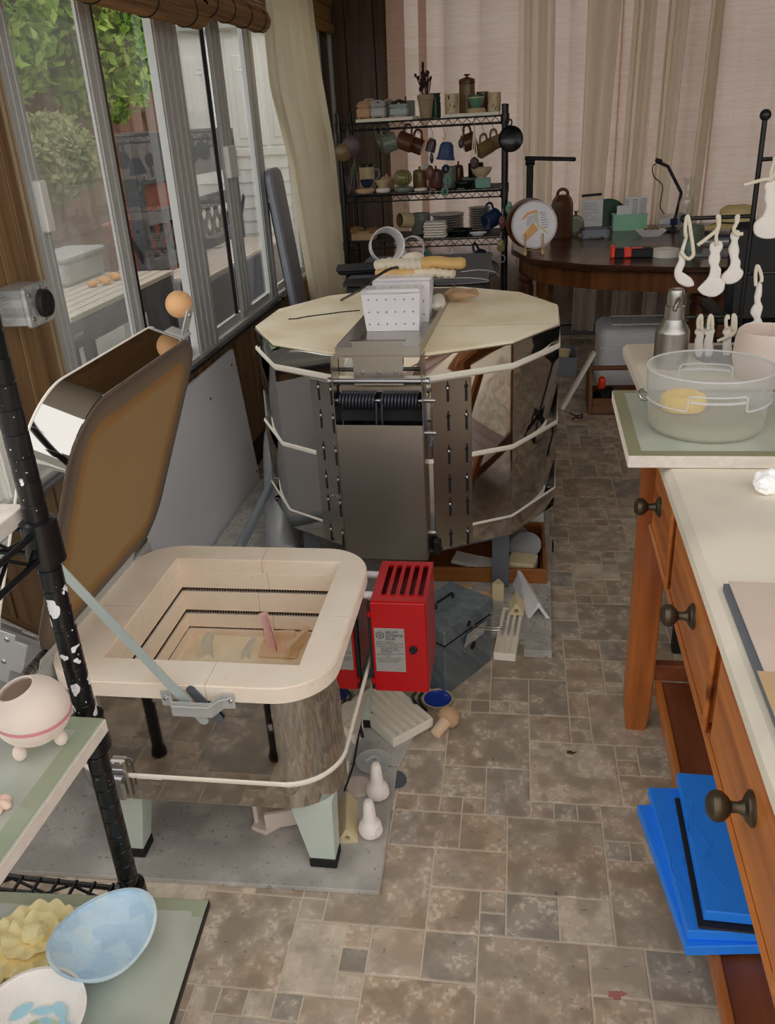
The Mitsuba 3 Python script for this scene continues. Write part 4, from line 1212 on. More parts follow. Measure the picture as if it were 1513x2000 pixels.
# round footed pot with a pink stripe
pr_ = .0455
pc = P(62, 1388, z=MZ + .014 + pr_)
rp_ = thing('footed_pot', 'round pinkish bisque pot with one pink stripe, oval mouth and little ball feet', 'pot')
tilt = (8, -14, 0)
prof = [(0, -pr_ + .004)] + [((pr_ - .004) * math.sin(t), -(pr_ - .004) * math.cos(t)) for t in np.linspace(.2, 2.62, 16)]
outer_p = [(0, -pr_)] + [(pr_ * math.sin(t), -pr_ * math.cos(t)) for t in np.linspace(.15, 2.60, 26)]
m = lathe(outer_p + [(.0225, .0405), (.0205, .0395)] + prof[::-1][:], 48)
m.vertices = m.vertices * [1.04, 1.0, .98]
add(rp_, 'body', tf(m, pc, tilt), 'bisque_pink', 60)
band = lathe([((pr_ + .0004) * math.sin(t), -(pr_ + .0004) * math.cos(t)) for t in np.linspace(1.49, 1.60, 4)], 48)
band.vertices = band.vertices * [1.04, 1.0, .98]
add(rp_, 'stripe', tf(band, pc, (2, 5, 0)), 'pink_stripe', True)
for u, v in ((40, 1476), (120, 1446), (10, 1440)):
    f_ = P(u, v, z=MZ + .008)
    q = pc[:2] + (f_[:2] - pc[:2]) * (.021 / np.linalg.norm(f_[:2] - pc[:2])) if u == 10 else f_[:2]
    add(rp_, 'foot', blob((q[0], q[1], MZ + .0125), (.0085, .0085, .011), 2), 'bisque_pink', True)
fl_ = P(2, 1572, z=MZ + .006)
pf = thing('clay_flower', 'small flesh-coloured clay flower cut by the left edge, on the taped board', 'clay flower')
for k in range(6):
    t = k * PI / 3
    add(pf, 'petal', blob((fl_[0] - .004 + .009 * math.cos(t), fl_[1] + .009 * math.sin(t), MZ + .007), (.008, .006, .006), 2, r=(0, 20, math.degrees(t))), 'clay_flesh', True)
add(pf, 'centre', blob((fl_[0] - .004, fl_[1], MZ + .011), (.005, .005, .005), 2), 'clay_flesh', True)


def bowl(c, ra, rb, hgt, ang, mat_in, name, label, wob=0.0, tilt=(0, 0, 0), th=.004, seed=1, flat_r=.35, dip=0.0):
    """a hand-built open bowl: an oval shell with a wavy lip"""
    def shell(k, off):
        def fn(u, v):
            t = u * 2 * PI
            w = 1 + wob * (np.sin(3 * t + seed) * .5 + np.sin(5 * t + 2 * seed) * .35 + np.sin(9 * t) * .2) * v
            r = (flat_r + (1 - flat_r) * np.sin(v * PI / 2) ** .9) * w
            r = np.where(v < .001, 0, r)
            z = hgt * np.clip((r / w - flat_r) / (1 - flat_r), 0, 1) ** 1.7 + dip * hgt * np.sin(2 * t + seed) * v ** 3
            return np.stack([(ra - off) * r * np.cos(t), (rb - off) * r * np.sin(t), z + off * (1 if k else 0) * (1 - v)], -1)
        return grid(fn, 73, 22)
    o, i = shell(0, 0), shell(1, th)
    n = len(o.vertices)
    nu, nv = 73, 22
    q = np.arange(nu - 1)
    rim = np.vstack([np.stack([q * nv + nv - 1, (q + 1) * nv + nv - 1, (q + 1) * nv + nv - 1 + n], 1), np.stack([q * nv + nv - 1, (q + 1) * nv + nv - 1 + n, q * nv + nv - 1 + n], 1)])
    m = trimesh.Trimesh(np.vstack([o.vertices, i.vertices]), np.vstack([o.faces[:, ::-1], i.faces, rim]), process=False)
    m.merge_vertices()
    return tf(m, c, (tilt[0], tilt[1], ang))


Lr, Rr, Tr, Br = (P(u, v, z=LZ + .045)[:2] for u, v in ((82, 1868), (317, 1788), (225, 1742), (185, 1930)))
bc_ = (Lr + Rr + Tr + Br) / 4
rim_r = np.linalg.norm(Rr - Lr) / 2
long_ax = P(285, 1760, z=LZ + .045)[:2] - P(110, 1915, z=LZ + .045)[:2]
one('leaf_bowl', 'pale sky-blue oval bowl with a ragged patchwork glaze and folded lip', 'bowl', bowl((bc_[0], bc_[1], LZ + .002), np.linalg.norm(long_ax) / 2 * 1.02, rim_r * .86, .052, math.degrees(math.atan2(long_ax[1], long_ax[0])), None, '', .05, th=.0045, seed=2.2, dip=.12), 'skybowl', 50)
wc = P(58, 2000, z=LZ + .035)
wbk = thing('flower_bowl', 'round white bowl painted with blue brush marks at the bottom left corner', 'bowl')
wr_ = np.linalg.norm(P(168, 1985, z=LZ + .04)[:2] - wc[:2])
add(wbk, 'body', bowl((wc[0], wc[1], LZ + .002), wr_, wr_, .045, 0, None, '', .0, th=.004), 'bisque_white', 50)
M('brush_blue', 'a9d3e2', .6)
M('brush_green', 'b4cba2', .6)
rr = np.random.RandomState(4)
MARKS = [(a, r0, sx, sy, mt) for a, r0, sx, sy, mt in ((25, .040, .020, .006, 'brush_blue'), (62, .046, .016, .007, 'brush_blue'), (100, .040, .018, .005, 'brush_blue'), (140, .048, .018, .006, 'brush_blue'), (45, .030, .012, .004, 'brush_green'), (82, .028, .012, .005, 'brush_blue'), (122, .026, .010, .004, 'brush_green'), (10, .052, .014, .004, 'brush_blue'), (200, .04, .02, .006, 'brush_blue'), (260, .04, .02, .006, 'brush_blue'), (320, .04, .02, .006, 'brush_blue'))]
for a_, r0, sx, sy, mt in MARKS:
    dx, dy, an = r0 * math.cos(math.radians(a_)), r0 * math.sin(math.radians(a_)), a_ + 90
    t = np.linspace(0, 2 * PI, 15)[:-1]
    q = np.stack([sx * np.cos(t) * (1 + .2 * np.sin(3 * t)), sy * np.sin(t)], 1) * wr_ / .085
    ca, sa2 = math.cos(math.radians(an)), math.sin(math.radians(an))
    q = q @ np.array([[ca, sa2], [-sa2, ca]]) + np.array([dx, dy]) * wr_ / .085
    r = np.linalg.norm(q, axis=1) / (wr_ - .004)
    zz = .045 * np.clip((r - .35) / .65, 0, 1) ** 1.7
    v = np.vstack([np.c_[q + wc[:2], LZ + .0068 + zz], [[q[:, 0].mean() + wc[0], q[:, 1].mean() + wc[1], LZ + .0068 + zz.mean()]]])
    add(wbk, 'brush_mark', trimesh.Trimesh(v, [(i, (i + 1) % 14, 14) for i in range(14)], process=False), mt, True)
# yellow flower dish
fc_ = P(62, 1832, z=LZ + .01)
fr_ = np.linalg.norm(P(150, 1790, z=LZ)[:2] - fc_[:2])
yf = thing('flower_dish', 'pale yellow clay flower dish with ruffled petals left of the blue bowl', 'clay flower')
for ring_, (n, r0, r1, zz, sc) in enumerate(((13, .30, 1.0, .0035, 1.0), (8, .16, .62, .009, .95))):
    for k in range(n):
        t0 = k * 2 * PI / n + ring_ * .3
        def pet(u, v, t0=t0, n=n, r0=r0, r1=r1, zz=zz):
            w = (u - .5) * 2
            r = fr_ * (r0 + (r1 - r0) * v * (1 - .10 * w * w))
            tt = t0 + w * PI / n * 1.25 * (1 - .15 * (1 - v))
            return np.stack([fc_[0] + r * np.cos(tt), fc_[1] + r * np.sin(tt), LZ + zz + .006 * v * v + .003 * (1 - w * w) * v + .003 * np.sin(9 * u + k) * v], -1)
        g = grid(pet, 9, 7)
        h = g.copy()
        h.vertices = h.vertices - [0, 0, .003]
        h.invert()
        add(yf, 'petal', cat(g, h), 'wax_clay', True)
add(yf, 'centre', bumpy(blob((fc_[0] + .004, fc_[1] + .004, LZ + .018), (fr_ * .27, fr_ * .27, .012), 3), .004, 160, 3), 'wax_clay', True)
add(yf, 'base', tf(lathe([(0, 0), (fr_ * .6, 0), (fr_ * .62, .006), (0, .008)], 24), (fc_[0], fc_[1], LZ + .0005)), 'wax_clay')
q = P(-4, 1918, z=LZ)
one('clay_piece', 'small yellow clay piece cut by the left edge above the white bowl', 'clay piece', blob((q[0], q[1], LZ + .010), (.012, .014, .010), 2, .002, 60, 3), 'wax_clay', True)

# ================================================================ THE PINE TABLE ON THE RIGHT
TA = math.radians(-1.15)
TO = np.array([.283, 1.77])


def TB(m):
    m = m.copy()
    c, s = math.cos(TA), math.sin(TA)
    v = np.asarray(m.vertices)
    d = v[:, :2] - TO
    m.vertices = np.c_[d[:, 0] * c - d[:, 1] * s + TO[0], d[:, 0] * s + d[:, 1] * c + TO[1], v[:, 2]]
    return m


pt_ = thing('pine_table', 'orange-brown pine work table with bronze-knobbed drawers along its left side', 'table')
TZ = .768


def leg(x0, y0):
    w = .064
    rings = []
    for z, s in ((0.0, .76), (.012, .80), (.05, .93), (.10, 1.0), (TZ - .005, 1.0)):
        rings += [(x0 + w / 2 + a * w / 2 * s, y0 + w / 2 + b * w / 2 * s, z) for a, b in ((-1, -.86), (-.86, -1), (.86, -1), (1, -.86), (1, .86), (.86, 1), (-.86, 1), (-1, .86))]
    v = np.array(rings)
    f = []
    for k in range(4):
        for j in range(8):
            p, q = k * 8 + j, k * 8 + (j + 1) % 8
            f += [(p, q, q + 8), (p, q + 8, p + 8)]
    f += [(0, j + 1, j) for j in range(1, 7)] + [(32, 32 + j, 33 + j) for j in range(1, 7)]
    return trimesh.Trimesh(v, f, process=False)


for x0, y0 in ((.283, 1.768), (.90, 1.768), (.283, -.36), (.90, -.36)):
    add(pt_, 'leg', TB(leg(x0, y0)), 'pine_leg', 25)
add(pt_, 'apron', TB(cat(box(.318, .33, -.30, 1.77, .568, TZ, .002), box(.33, .91, 1.785, 1.805, .60, TZ, .002), box(.92, .94, -.30, 1.77, .60, TZ, .002))), 'pine', False)
add(pt_, 'lower_rail', TB(box(.304, .32, -.30, 1.768, .566, .592, .004)), 'pine', False)
YD = [1.752, 1.462, 1.040, .618, .196]
for y1, y0 in zip(YD, YD[1:]):
    dw = add(pt_, 'drawer', TB(box(.302, .319, y0 + .022, y1 - .012, .598, TZ - .004, .006)), 'pine', False)
    add(dw, 'bead', TB(cat(box(.297, .306, y0 + .012, y0 + .026, .592, TZ - .004, .004), box(.297, .306, y0 + .012, y1 - .006, .590, .602, .004))), 'pine', False)
    ky, kz = (y0 + y1) / 2 + (.035 if y1 > 1.7 else -.030), .690
    kb = lathe([(0, 0), (.0215, 0), (.0215, .003), (.018, .005), (.017, .007), (.010, .010), (.0066, .016), (.0070, .024), (.0125, .028), (.0178, .034), (.0188, .040), (.0172, .046), (.011, .051), (0, .0525)], 26)
    add(dw, 'knob', TB(frame(kb, (.302, ky, kz), (0, 1, 0), (0, 0, 1), (-1, 0, 0)) if False else frame(kb, (.302, ky, kz), (0, 0, 1), (0, 1, 0), (-1, 0, 0))), 'bronze', 35, label='dark bronze knob')
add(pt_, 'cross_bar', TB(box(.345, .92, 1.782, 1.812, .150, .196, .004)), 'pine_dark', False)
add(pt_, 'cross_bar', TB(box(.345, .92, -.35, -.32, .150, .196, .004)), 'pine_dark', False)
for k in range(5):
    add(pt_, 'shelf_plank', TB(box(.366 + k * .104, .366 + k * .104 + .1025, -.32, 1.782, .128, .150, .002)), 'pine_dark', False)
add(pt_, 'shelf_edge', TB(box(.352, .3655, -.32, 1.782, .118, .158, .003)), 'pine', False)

# slabs on the tables
one('plaster_slab', 'long cream plaster slab covering the near end of the pine table', 'slab', TB(prism(rrect(.290, .99, -.30, 1.70, .03, 5), TZ + .001, .812, .012)), 'slab', 40)
FX = P(1218, 672, z=.80)
ft = thing('side_table', 'plain far table beyond the pine table under the second cream slab', 'table')
for x0, y0 in ((.46, 2.12), (1.0, 2.12), (.46, 2.5), (1.0, 2.5)):
    add(ft, 'leg', box(x0, x0 + .04, y0, y0 + .04, 0, .72, .003), 'black_matte')
add(ft, 'frame', box(.44, 1.08, 2.09, 2.56, .72, .757, .003), 'black_matte')
one('plaster_slab', 'second cream slab beyond the taped board, under the pendant stand and soap pump', 'slab', prism(rrect(FX[0] - .003, 1.12, 2.085, 2.565, .014, 5), .758, .800, .010), 'slab', 40)
# taped board across both
BZ = .838
tbd = thing('taped_board', 'green-grey tile board with olive tape and white speckled edge under the plastic tub', 'board')
c0, c1, c4 = P(1195, 763, z=BZ)[:2], P(1227, 891, z=BZ)[:2], P(1513, 892, z=BZ)[:2]
ex = (c4 - c1) / np.linalg.norm(c4 - c1)
ey = (c0 - c1) / np.linalg.norm(c0 - c1)
LB = np.linalg.norm(c0 - c1)
tq = lambda s, t: tuple(c1 + ex * s + ey * t)
add(tbd, 'board', flat([tq(0, 0), tq(.56, 0), tq(.56, LB), tq(0, LB)], BZ - .0245, BZ, .0015), 'board_core', False)
add(tbd, 'face', flat([tq(.001, .001), tq(.559, .001), tq(.559, LB - .001), tq(.001, LB - .001)], BZ, BZ + .0005, 0), 'board_green', False)
M('tape_olive', '878669', .5)
for q in ([(0.001, .001), (.559, .001), (.559, .026), (.001, .026)], [(.001, .001), (.026, .001), (.026, LB - .001), (.001, LB - .001)], [(.001, LB - .022), (.559, LB - .022), (.559, LB - .001), (.001, LB - .001)]):
    add(tbd, 'tape', flat([tq(*w) for w in q], BZ + .0005, BZ + .001 + .0003 * (q[2][0] < .1), 0), 'tape_olive', False)

# clear plastic tub with water and a sponge
bl_, br_ = P(1262, 826, z=BZ + .002), P(1491, 838, z=BZ + .002)
tc = (bl_ + br_) / 2
R0 = np.linalg.norm((br_ - bl_)[:2]) / 2 * .985
R1 = R0 * 1.07
TH = .128
tz = BZ + .0015
wl_ = .031
tub = thing('plastic_tub', 'round clear frosted plastic tub with moulded grips, half full of cloudy water', 'tub')
Rz = lambda h: R0 + (R1 - R0) * h / TH
prof = [(0, .0), (R0 - .02, 0), (R0 - .006, .003), (R0, .012), (Rz(.070), .070), (Rz(.071) + .0025, .074), (R1 + .0025, TH - .003), (R1 + .001, TH), (R1 - .001, TH - .001), (R1 - .001, .076), (Rz(.07) - .002, .069), (R0 - .002, .012), (R0 - .008, .004), (0, .003)]
add(tub, 'body', tf(lathe(prof[:8], 64), (tc[0], tc[1], tz)), 'frosted', 40)
add(tub, 'lip', tf(tube(arc((0, 0, TH - .001), R1 + .0015, 0, 360, (1, 0, 0), (0, 1, 0), 65)[:-1], .0022, 8, closed=True), (tc[0], tc[1], tz)), 'frosted_rib', True)
for a0 in (-92, 82):
    path = []
    for da, h in ((-85, .066), (-29, .066), (-27, .068), (-26, .094), (-23, .098), (23, .098), (26, .094), (27, .068), (29, .066), (85, .066)):
        path.append((da, h))
    pts = []
    for (d0, h0), (d1, h1) in zip(path, path[1:]):
        for t in np.linspace(0, 1, 12)[:-1]:
            aa = math.radians(a0 + d0 + (d1 - d0) * t)
            hh = h0 + (h1 - h0) * t
            pts.append((tc[0] + (Rz(hh) + .0035) * math.cos(aa), tc[1] + (Rz(hh) + .0035) * math.sin(aa), tz + hh))
    gp = add(tub, 'grip', tube(pts, .0021, 6), 'frosted_rib', True)
    pts = [(tc[0] + (Rz(.08) + .005) * math.cos(math.radians(a0 + d)), tc[1] + (Rz(.08) + .005) * math.sin(math.radians(a0 + d)), tz + .086) for d in np.linspace(-24, 24, 14)]
    add(gp, 'ledge', tube(pts, .003, 6), 'frosted_rib', True)
add(tub, 'water', tf(lathe([(0, .0045), (R0 - .010, .0045), (R0 - .003, .012), (Rz(wl_) - .003, wl_), (0, wl_)], 56), (tc[0], tc[1], tz)), 'cloudy_water', 40)
sp_ = P(1334, 785, z=tz + wl_ + .015)
one('sponge', 'round yellow sponge with a dimple floating in the plastic tub', 'sponge', tf(bumpy(lathe([(0, .016), (.006, .018), (.014, .030), (.032, .034), (.043, .028), (.046, .014), (.042, .002), (0, 0)], 40), .0012, 70), (sp_[0], sp_[1], tz + wl_ + .0006)), 'sponge', 60)

# soap pump
sx, sy = P(1307, 715, z=.80)[:2]
_h = lambda v: float(min(np.linspace(.7, 1.3, 1201), key=lambda z: abs((lambda c: H / 2 - FOCAL * c[1] / c[2])(CAM @ (np.array([sx, sy, z]) - EYE)) - v)))
k_ = np.linalg.norm(P(1340, 640, y=sy) - P(1273, 640, y=sy)) / 2
sd = thing('soap_pump', 'brushed steel soap dispenser with a short curved spout', 'soap dispenser')
h0, h1, h2, h3 = _h(640) - .8, _h(618) - .8, _h(600) - .8, _h(563) - .8
add(sd, 'body', tf(lathe([(0, 0), (k_, 0), (k_ * 1.0, h0 - .012), (k_ * .97, h0 - .004), (k_ * .80, h0 + .006), (k_ * .62, h1 - .006), (0, h1 - .004)], 36), (sx, sy, .8005)), 'brushed', 35)
add(sd, 'collar', tf(lathe([(0, h1 - .006), (k_ * .58, h1 - .006), (k_ * .58, h2 + .004), (k_ * .5, h2 + .007), (0, h2 + .007)], 30), (sx, sy, .8)), 'brushed', 35)
add(sd, 'pump_head', tf(lathe([(0, h2 + .007), (k_ * .49, h2 + .007), (k_ * .50, h2 + .02), (k_ * .50, h3 - .012), (k_ * .44, h3 - .003), (k_ * .30, h3), (0, h3 + .001)], 30), (sx, sy, .8)), 'brushed', 35)
add(sd, 'spout', tube(spline([(sx + .004, sy - k_ * .42, .8 + h3 - .022), (sx + .002, sy - k_ * .75, .8 + h3 - .024), (sx - .004, sy - k_ * .95, .8 + h3 - .034), (sx - .008, sy - k_ * 1.0, .8 + h3 - .050)], 16), .0056, 10), 'pewter', True)
# large bisque pot at the right edge
mx, my = P(1494, 735, z=.80)[:2]
rm = np.linalg.norm(P(1494, 660, y=my) - P(1428, 660, y=my))
_hm = .8 + .145
one('bisque_pot', 'large pinkish white bisque pot standing behind the tub at the right edge', 'pot', tf(lathe([(0, 0), (rm * .8, 0), (rm * .98, .02), (rm * 1.05, .05), (rm * 1.02, .095), (rm * .96, .118), (rm * .93, .120), (rm * .91, .117), (rm * .96, .08), (rm * .95, .04), (rm * .7, .008), (0, .008)], 48), (mx, my, .8005)), 'bisque_pink', 40)
# small metal scraper loop lying left of the tub
q = P(1254, 784, z=BZ + .001)
one('scraper', 'small bent steel loop scraper lying beside the tub on the taped board', 'tool', tube(spline([(q[0] + .02, q[1] + .01, BZ + .004), (q[0], q[1] + .002, BZ + .006), (q[0] - .006, q[1] + .012, BZ + .018), (q[0] + .002, q[1] + .03, BZ + .020), (q[0] + .02, q[1] + .035, BZ + .008)], 24), .0025, 8), 'chrome', True)
# crumpled tissue
q = P(1492, 962, z=.812)
ti = bumpy(bumpy(blob((0, 0, 0), (.036, .030, .024), 3), .026, 24, 8), .010, 60, 5)
ti.vertices[:, 2] = np.maximum(ti.vertices[:, 2], -.018)
one('tissue', 'crumpled white tissue lying on the near cream slab', 'tissue', tf(ti, (q[0] + .012, q[1], .812 + .0185)), 'tissue', False)
# grey-edged board wrapped in canvas on the near slab
q0, q1 = P(1413, 1137, z=.826)[:2], P(1513, 1395, z=.826)[:2]
e_ = (q1 - q0) / np.linalg.norm(q1 - q0)
r_ = np.array([-e_[1], e_[0]])
wbd = thing('work_board', 'pinkish cloth-covered work board with a dark grey edge on the near slab', 'board')
add(wbd, 'core', flat([q0, q0 + r_ * .5, q0 + r_ * .5 + e_ * .9, q0 + e_ * .9], .8125, .8235, 0), 'grey_steel', False)
M('board_cloth', lambda p, n, uv: mix(c3('c9b8aa'), c3('b7a698'), fbm(p.x * 7, p.y * 7, .5, 3)), .8)
add(wbd, 'cloth', flat([q0 - e_ * .004 + r_ * .007, q0 + r_ * .5 - e_ * .004, q0 + r_ * .5 + e_ * .9, q0 + e_ * .9 + r_ * .007], .8236, .826, .001), 'board_cloth', False)
q2 = P(1478, 1310, z=.827)[:2]
one('paper_sheet', 'tan paper sheet lying on the cloth-covered work board', 'paper', flat([q2, q2 + r_ * .3 + e_ * .02, q2 + r_ * .3 + e_ * .5, q2 + e_ * .5], .8262, .8272, 0), 'cardboard', False)

# blue-taped boards on the lower shelf
def taped(label, near, far, z0, z1, wdt, mat='blue_tape', name='canvas_board'):
    a, b = P(*near, z=z1)[:2], P(*far, z=z1)[:2]
    d = (b - a) / np.linalg.norm(b - a)
    r = np.array([d[1], -d[0]])
    L = np.linalg.norm(b - a)
    t = thing(name, label, 'board')
    pg = [a, a + r * wdt, a + r * wdt + d * L, a + d * L]
    add(t, 'board', flat(pg, z0, z1, .002), mat, False)
    return t, a, d, r, L


def wrinkles(t, a, d, r, L, z, seed):
    rr = random.Random(seed)
    for k in range(5):
        s = rr.uniform(.008, .05)
        l0 = rr.uniform(.1, .5) * L
        pts = [np.append(a + r * (s + .010 * math.sin(j * .9 + k)) + d * (l0 + j * L * .06), z) for j in range(7)]
        add(t, 'tape_crease', tube(spline(pts, 16), [.0001] + [.0011] * 14 + [.0001], 5), 'blue_tape', True)


for lb_, nr, fr, z0, z1, wdt, sd_ in (('bright blue taped board sticking out farthest left, bottom of its stack', (1341, 1850), (1245, 1571), .1585, .1805, .33, 1), ('bright blue taped board in the middle of its stack, under the black sheet', (1343, 1818), (1266, 1537), .181, .203, .30, 2), ('bright blue taped board on top of the stack under the pine table', (1376, 1779), (1322, 1508), .2085, .2315, .26, 3)):
    wrinkles(*taped(lb_, nr, fr, z0, z1, wdt), z1, sd_)
taped('thin ragged black sheet between the top two blue boards', (1364, 1811), (1317, 1557), .2034, .208, .28, 'black_matte', 'black_sheet')

# ================================================================ PENDANT STAND
HY = 2.40
hx = P(1494, 228, y=HY)[0]
pst = thing('pendant_stand', 'thin black metal stand with side arms hung with bisque pendants', 'stand')
zt = P(1494, 228, y=HY)[2]
add(pst, 'post', cyl((hx, HY, .812), (hx, HY, zt), .0062), 'black_paint')
add(pst, 'ball', blob((hx, HY, zt + .004), (.0135, .0135, .0135), 2), 'black_paint', True)
add(pst, 'base', tf(lathe([(0, 0), (.11, 0), (.11, .004), (.02, .010), (0, .012)], 32), (hx, HY, .8005)), 'black_paint')
AZ = {}
for nm, (u0, v0), sgn in (('a', (1336, 427), -1), ('b', (1318, 620), -1), ('c', (1600, 306), 1), ('d', (1600, 530), 1)):
    p = P(u0, v0, y=HY)
    AZ[nm] = p[2]
    am = add(pst, 'arm', cyl((hx, HY, p[2]), (p[0], HY, p[2]), .0050, n=12), 'black_paint')
    add(am, 'tip', blob((p[0], HY, p[2]), (.011, .011, .011), 2), 'black_paint', True)
CR = lambda pts, y: [P(1280 + a / 4.1674, 220 + b / 4.1674, y=y) for a, b in pts]


def pendant(label, pts, y, loops, th=.012, y_tilt=0):
    q = np.array(CR(pts, y))
    xz = spline(np.vstack([q, q[:1]])[:, [0, 2]].repeat(1, 0), 90)
    pg = sg.Polygon(xz).buffer(0)
    if pg.geom_type != 'Polygon':
        pg = max(pg.geoms, key=lambda g: g.area)
    t = thing('pendant', label, 'pendant', None)
    add(t, 'body', frame(prism(pg.simplify(.0004), -th / 2, th / 2, .0035), (0, y, 0), (1, 0, 0), (0, 0, 1), (0, -1, 0)), 'bisque_white', 50)
    for lp_ in loops:
        w = np.array(CR(lp_, y - .010))
        s = spline(w, 40)
        add(t, 'cord', bumpy(tube(s, .0048, 9), .0008, 300), 'rope', True)
    return t


pendant('bisque worm pendant seen edge-on, leftmost on the stand with a long cord loop', [(250, 985), (228, 1040), (205, 1110), (188, 1160), (185, 1210), (160, 1260), (150, 1310), (165, 1365), (205, 1402), (255, 1420), (300, 1412), (312, 1390), (288, 1345), (240, 1310), (215, 1292), (236, 1240), (240, 1190), (226, 1150), (240, 1090), (265, 1000)], HY - .02,
        [[(245, 1010), (240, 930), (258, 840), (275, 900), (290, 1000), (305, 1110), (305, 1160), (270, 1190), (235, 1170), (205, 1125)]])
pendant('largest bisque worm pendant hanging in the middle of the left arm', [(490, 1040), (530, 1046), (546, 1080), (538, 1112), (520, 1142), (526, 1180), (520, 1212), (511, 1238), (530, 1272), (530, 1312), (522, 1342), (552, 1366), (562, 1400), (548, 1452), (500, 1490), (450, 1500), (390, 1486), (352, 1458), (341, 1434), (370, 1400), (420, 1350), (441, 1300), (444, 1250), (430, 1214), (431, 1180), (445, 1146), (437, 1108), (447, 1064)], HY - .024,
        [[(495, 1080), (494, 1000), (515, 920), (518, 850), (505, 845), (510, 900), (500, 950), (420, 1020), (340, 1080)]])
pendant('bisque worm pendant on the left arm nearest the black post', [(640, 955), (675, 957), (690, 985), (680, 1012), (666, 1050), (675, 1090), (680, 1130), (671, 1170), (690, 1212), (686, 1250), (692, 1270), (712, 1290), (704, 1332), (670, 1370), (620, 1393), (570, 1394), (536, 1370), (526, 1340), (546, 1310), (582, 1278), (605, 1240), (609, 1200), (600, 1160), (590, 1112), (600, 1080), (614, 1050), (606, 1010), (616, 975)], HY - .008,
        [[(640, 985), (640, 930), (665, 890), (672, 845), (658, 850), (655, 905), (635, 950), (660, 990), (710, 985)]])
pendant('big bisque pendant hanging highest at the right edge of the photograph', [(895, 560), (940, 542), (985, 556), (1000, 610), (985, 660), (1000, 720), (988, 770), (1010, 840), (1045, 900), (1052, 960), (1010, 1005), (940, 1026), (870, 1024), (815, 1000), (795, 960), (800, 905), (832, 870), (862, 848), (886, 800), (895, 755), (881, 700), (890, 650), (881, 600)], HY - .02,
        [[(935, 550), (940, 470), (965, 400), (970, 350), (985, 400), (975, 480), (940, 545), (900, 540), (820, 560), (715, 592)]])
pendant('slim bisque pendant seen edge-on below the right arm above the bisque pot', [(846, 1370), (865, 1402), (862, 1480), (851, 1525), (870, 1580), (862, 1622), (851, 1662), (868, 1702), (870, 1750), (840, 1790), (760, 1800), (700, 1790), (692, 1762), (722, 1722), (788, 1702), (800, 1680), (771, 1632), (781, 1590), (805, 1550), (801, 1500), (814, 1450), (820, 1400)], HY - .01,
        [[(815, 1410), (812, 1330), (820, 1265), (832, 1250), (850, 1290), (862, 1340), (860, 1380)]])
SM = lambda o: [(340 + o, 1740), (385 + o, 1742), (404 + o, 1772), (395 + o, 1802), (385 + o, 1870), (392 + o, 1930), (370 + o, 1985), (330 + o, 1985), (315 + o, 1930), (318 + o, 1850), (330 + o, 1820), (315 + o, 1788)]
pendant('small bisque pendant on the lowest arm, leftmost, behind the tub rim', SM(0), HY - .012, [[(345, 1760), (345, 1690), (368, 1650), (375, 1690), (372, 1770)]], .010)
pendant('small bisque pendant on the lowest arm, second from its left end', SM(78), HY - .02, [[(428, 1770), (432, 1690), (448, 1650), (462, 1690), (460, 1760)]], .010)
pendant('small bisque pendant with a trailing cord on the lowest arm near the black post', SM(228), HY - .016, [[(575, 1760), (572, 1690), (585, 1655), (590, 1680)], [(625, 1770), (632, 1650), (650, 1680), (645, 1780), (600, 1820), (500, 1860)]], .010)

# ================================================================ BLACK WIRE SHELF OF CERAMICS AT THE BACK
SYF, SYB = 4.75, 5.11
sxl, sxr = float(P(664, 300, y=SYF)[0]), float(P(985, 300, y=SYF)[0])
SZ = [float(P(800, v, y=SYF)[2]) for v in (236, 378, 470)] + [.34]
sf = thing('display_shelf', 'black wire shelf unit full of glazed pottery in front of the back curtain', 'shelf rack')
for xx in (sxl, sxr):
    for yy in (SYF, SYB):
        p_ = add(sf, 'post', cyl((xx, yy, 0), (xx, yy, 1.468), .0155, n=14), 'black_paint')
        add(p_, 'cap', tf(lathe([(0, 0), (.017, 0), (.017, .008), (0, .011)], 14), (xx, yy, 1.468)), 'black_paint')
for k, zs in enumerate(SZ):
    s_ = add(sf, 'shelf_frame', cat([tube([a, b], .0035, 6) for zz in (zs, zs - .034) for a, b in (((sxl, SYF, zz), (sxr, SYF, zz)), ((sxl, SYB, zz), (sxr, SYB, zz)), ((sxl, SYF, zz), (sxl, SYB, zz)), ((sxr, SYF, zz), (sxr, SYB, zz)))]), 'black_paint', True)
    add(s_, 'zigzag', truss((sxl, SYF, zs), (sxr, SYF, zs), 36), 'black_paint', True)
    add(s_, 'wire', cat([tube([(sxl + (sxr - sxl) * q / 30, SYF, zs + .002), (sxl + (sxr - sxl) * q / 30, SYB, zs + .002)], .002, 4) for q in range(1, 30)]), 'black_paint', True, kind='stuff')
    if k:
        add(s_, 'liner', box(sxl + .02, sxr - .02, SYF + .006, SYB - .01, zs + .0045, zs + .008), 'black_matte', False)
    for xx in (sxl, sxr):
        for yy in (SYF, SYB):
            add(s_, 'collar', cyl((xx, yy, zs - .04), (xx, yy, zs + .008), .020, n=12), 'black_paint')
S1, S2, S3 = SZ[0] + .0045, SZ[1] + .0085, SZ[2] + .0085
one('ware_board', 'pale board on the left half of the top pottery shelf', 'board', box(P(694, 228, y=SYF)[0], P(806, 228, y=SYF)[0], SYF - .01, SYB - .03, S1, S1 + .016, .002), 'plaster')
one('ware_board', 'pale board on the right half of the top pottery shelf', 'board', box(P(866, 222, y=SYF)[0], P(974, 222, y=SYF)[0], SYF - .01, SYB - .03, S1, S1 + .016, .002), 'plaster')
S1 += .0165


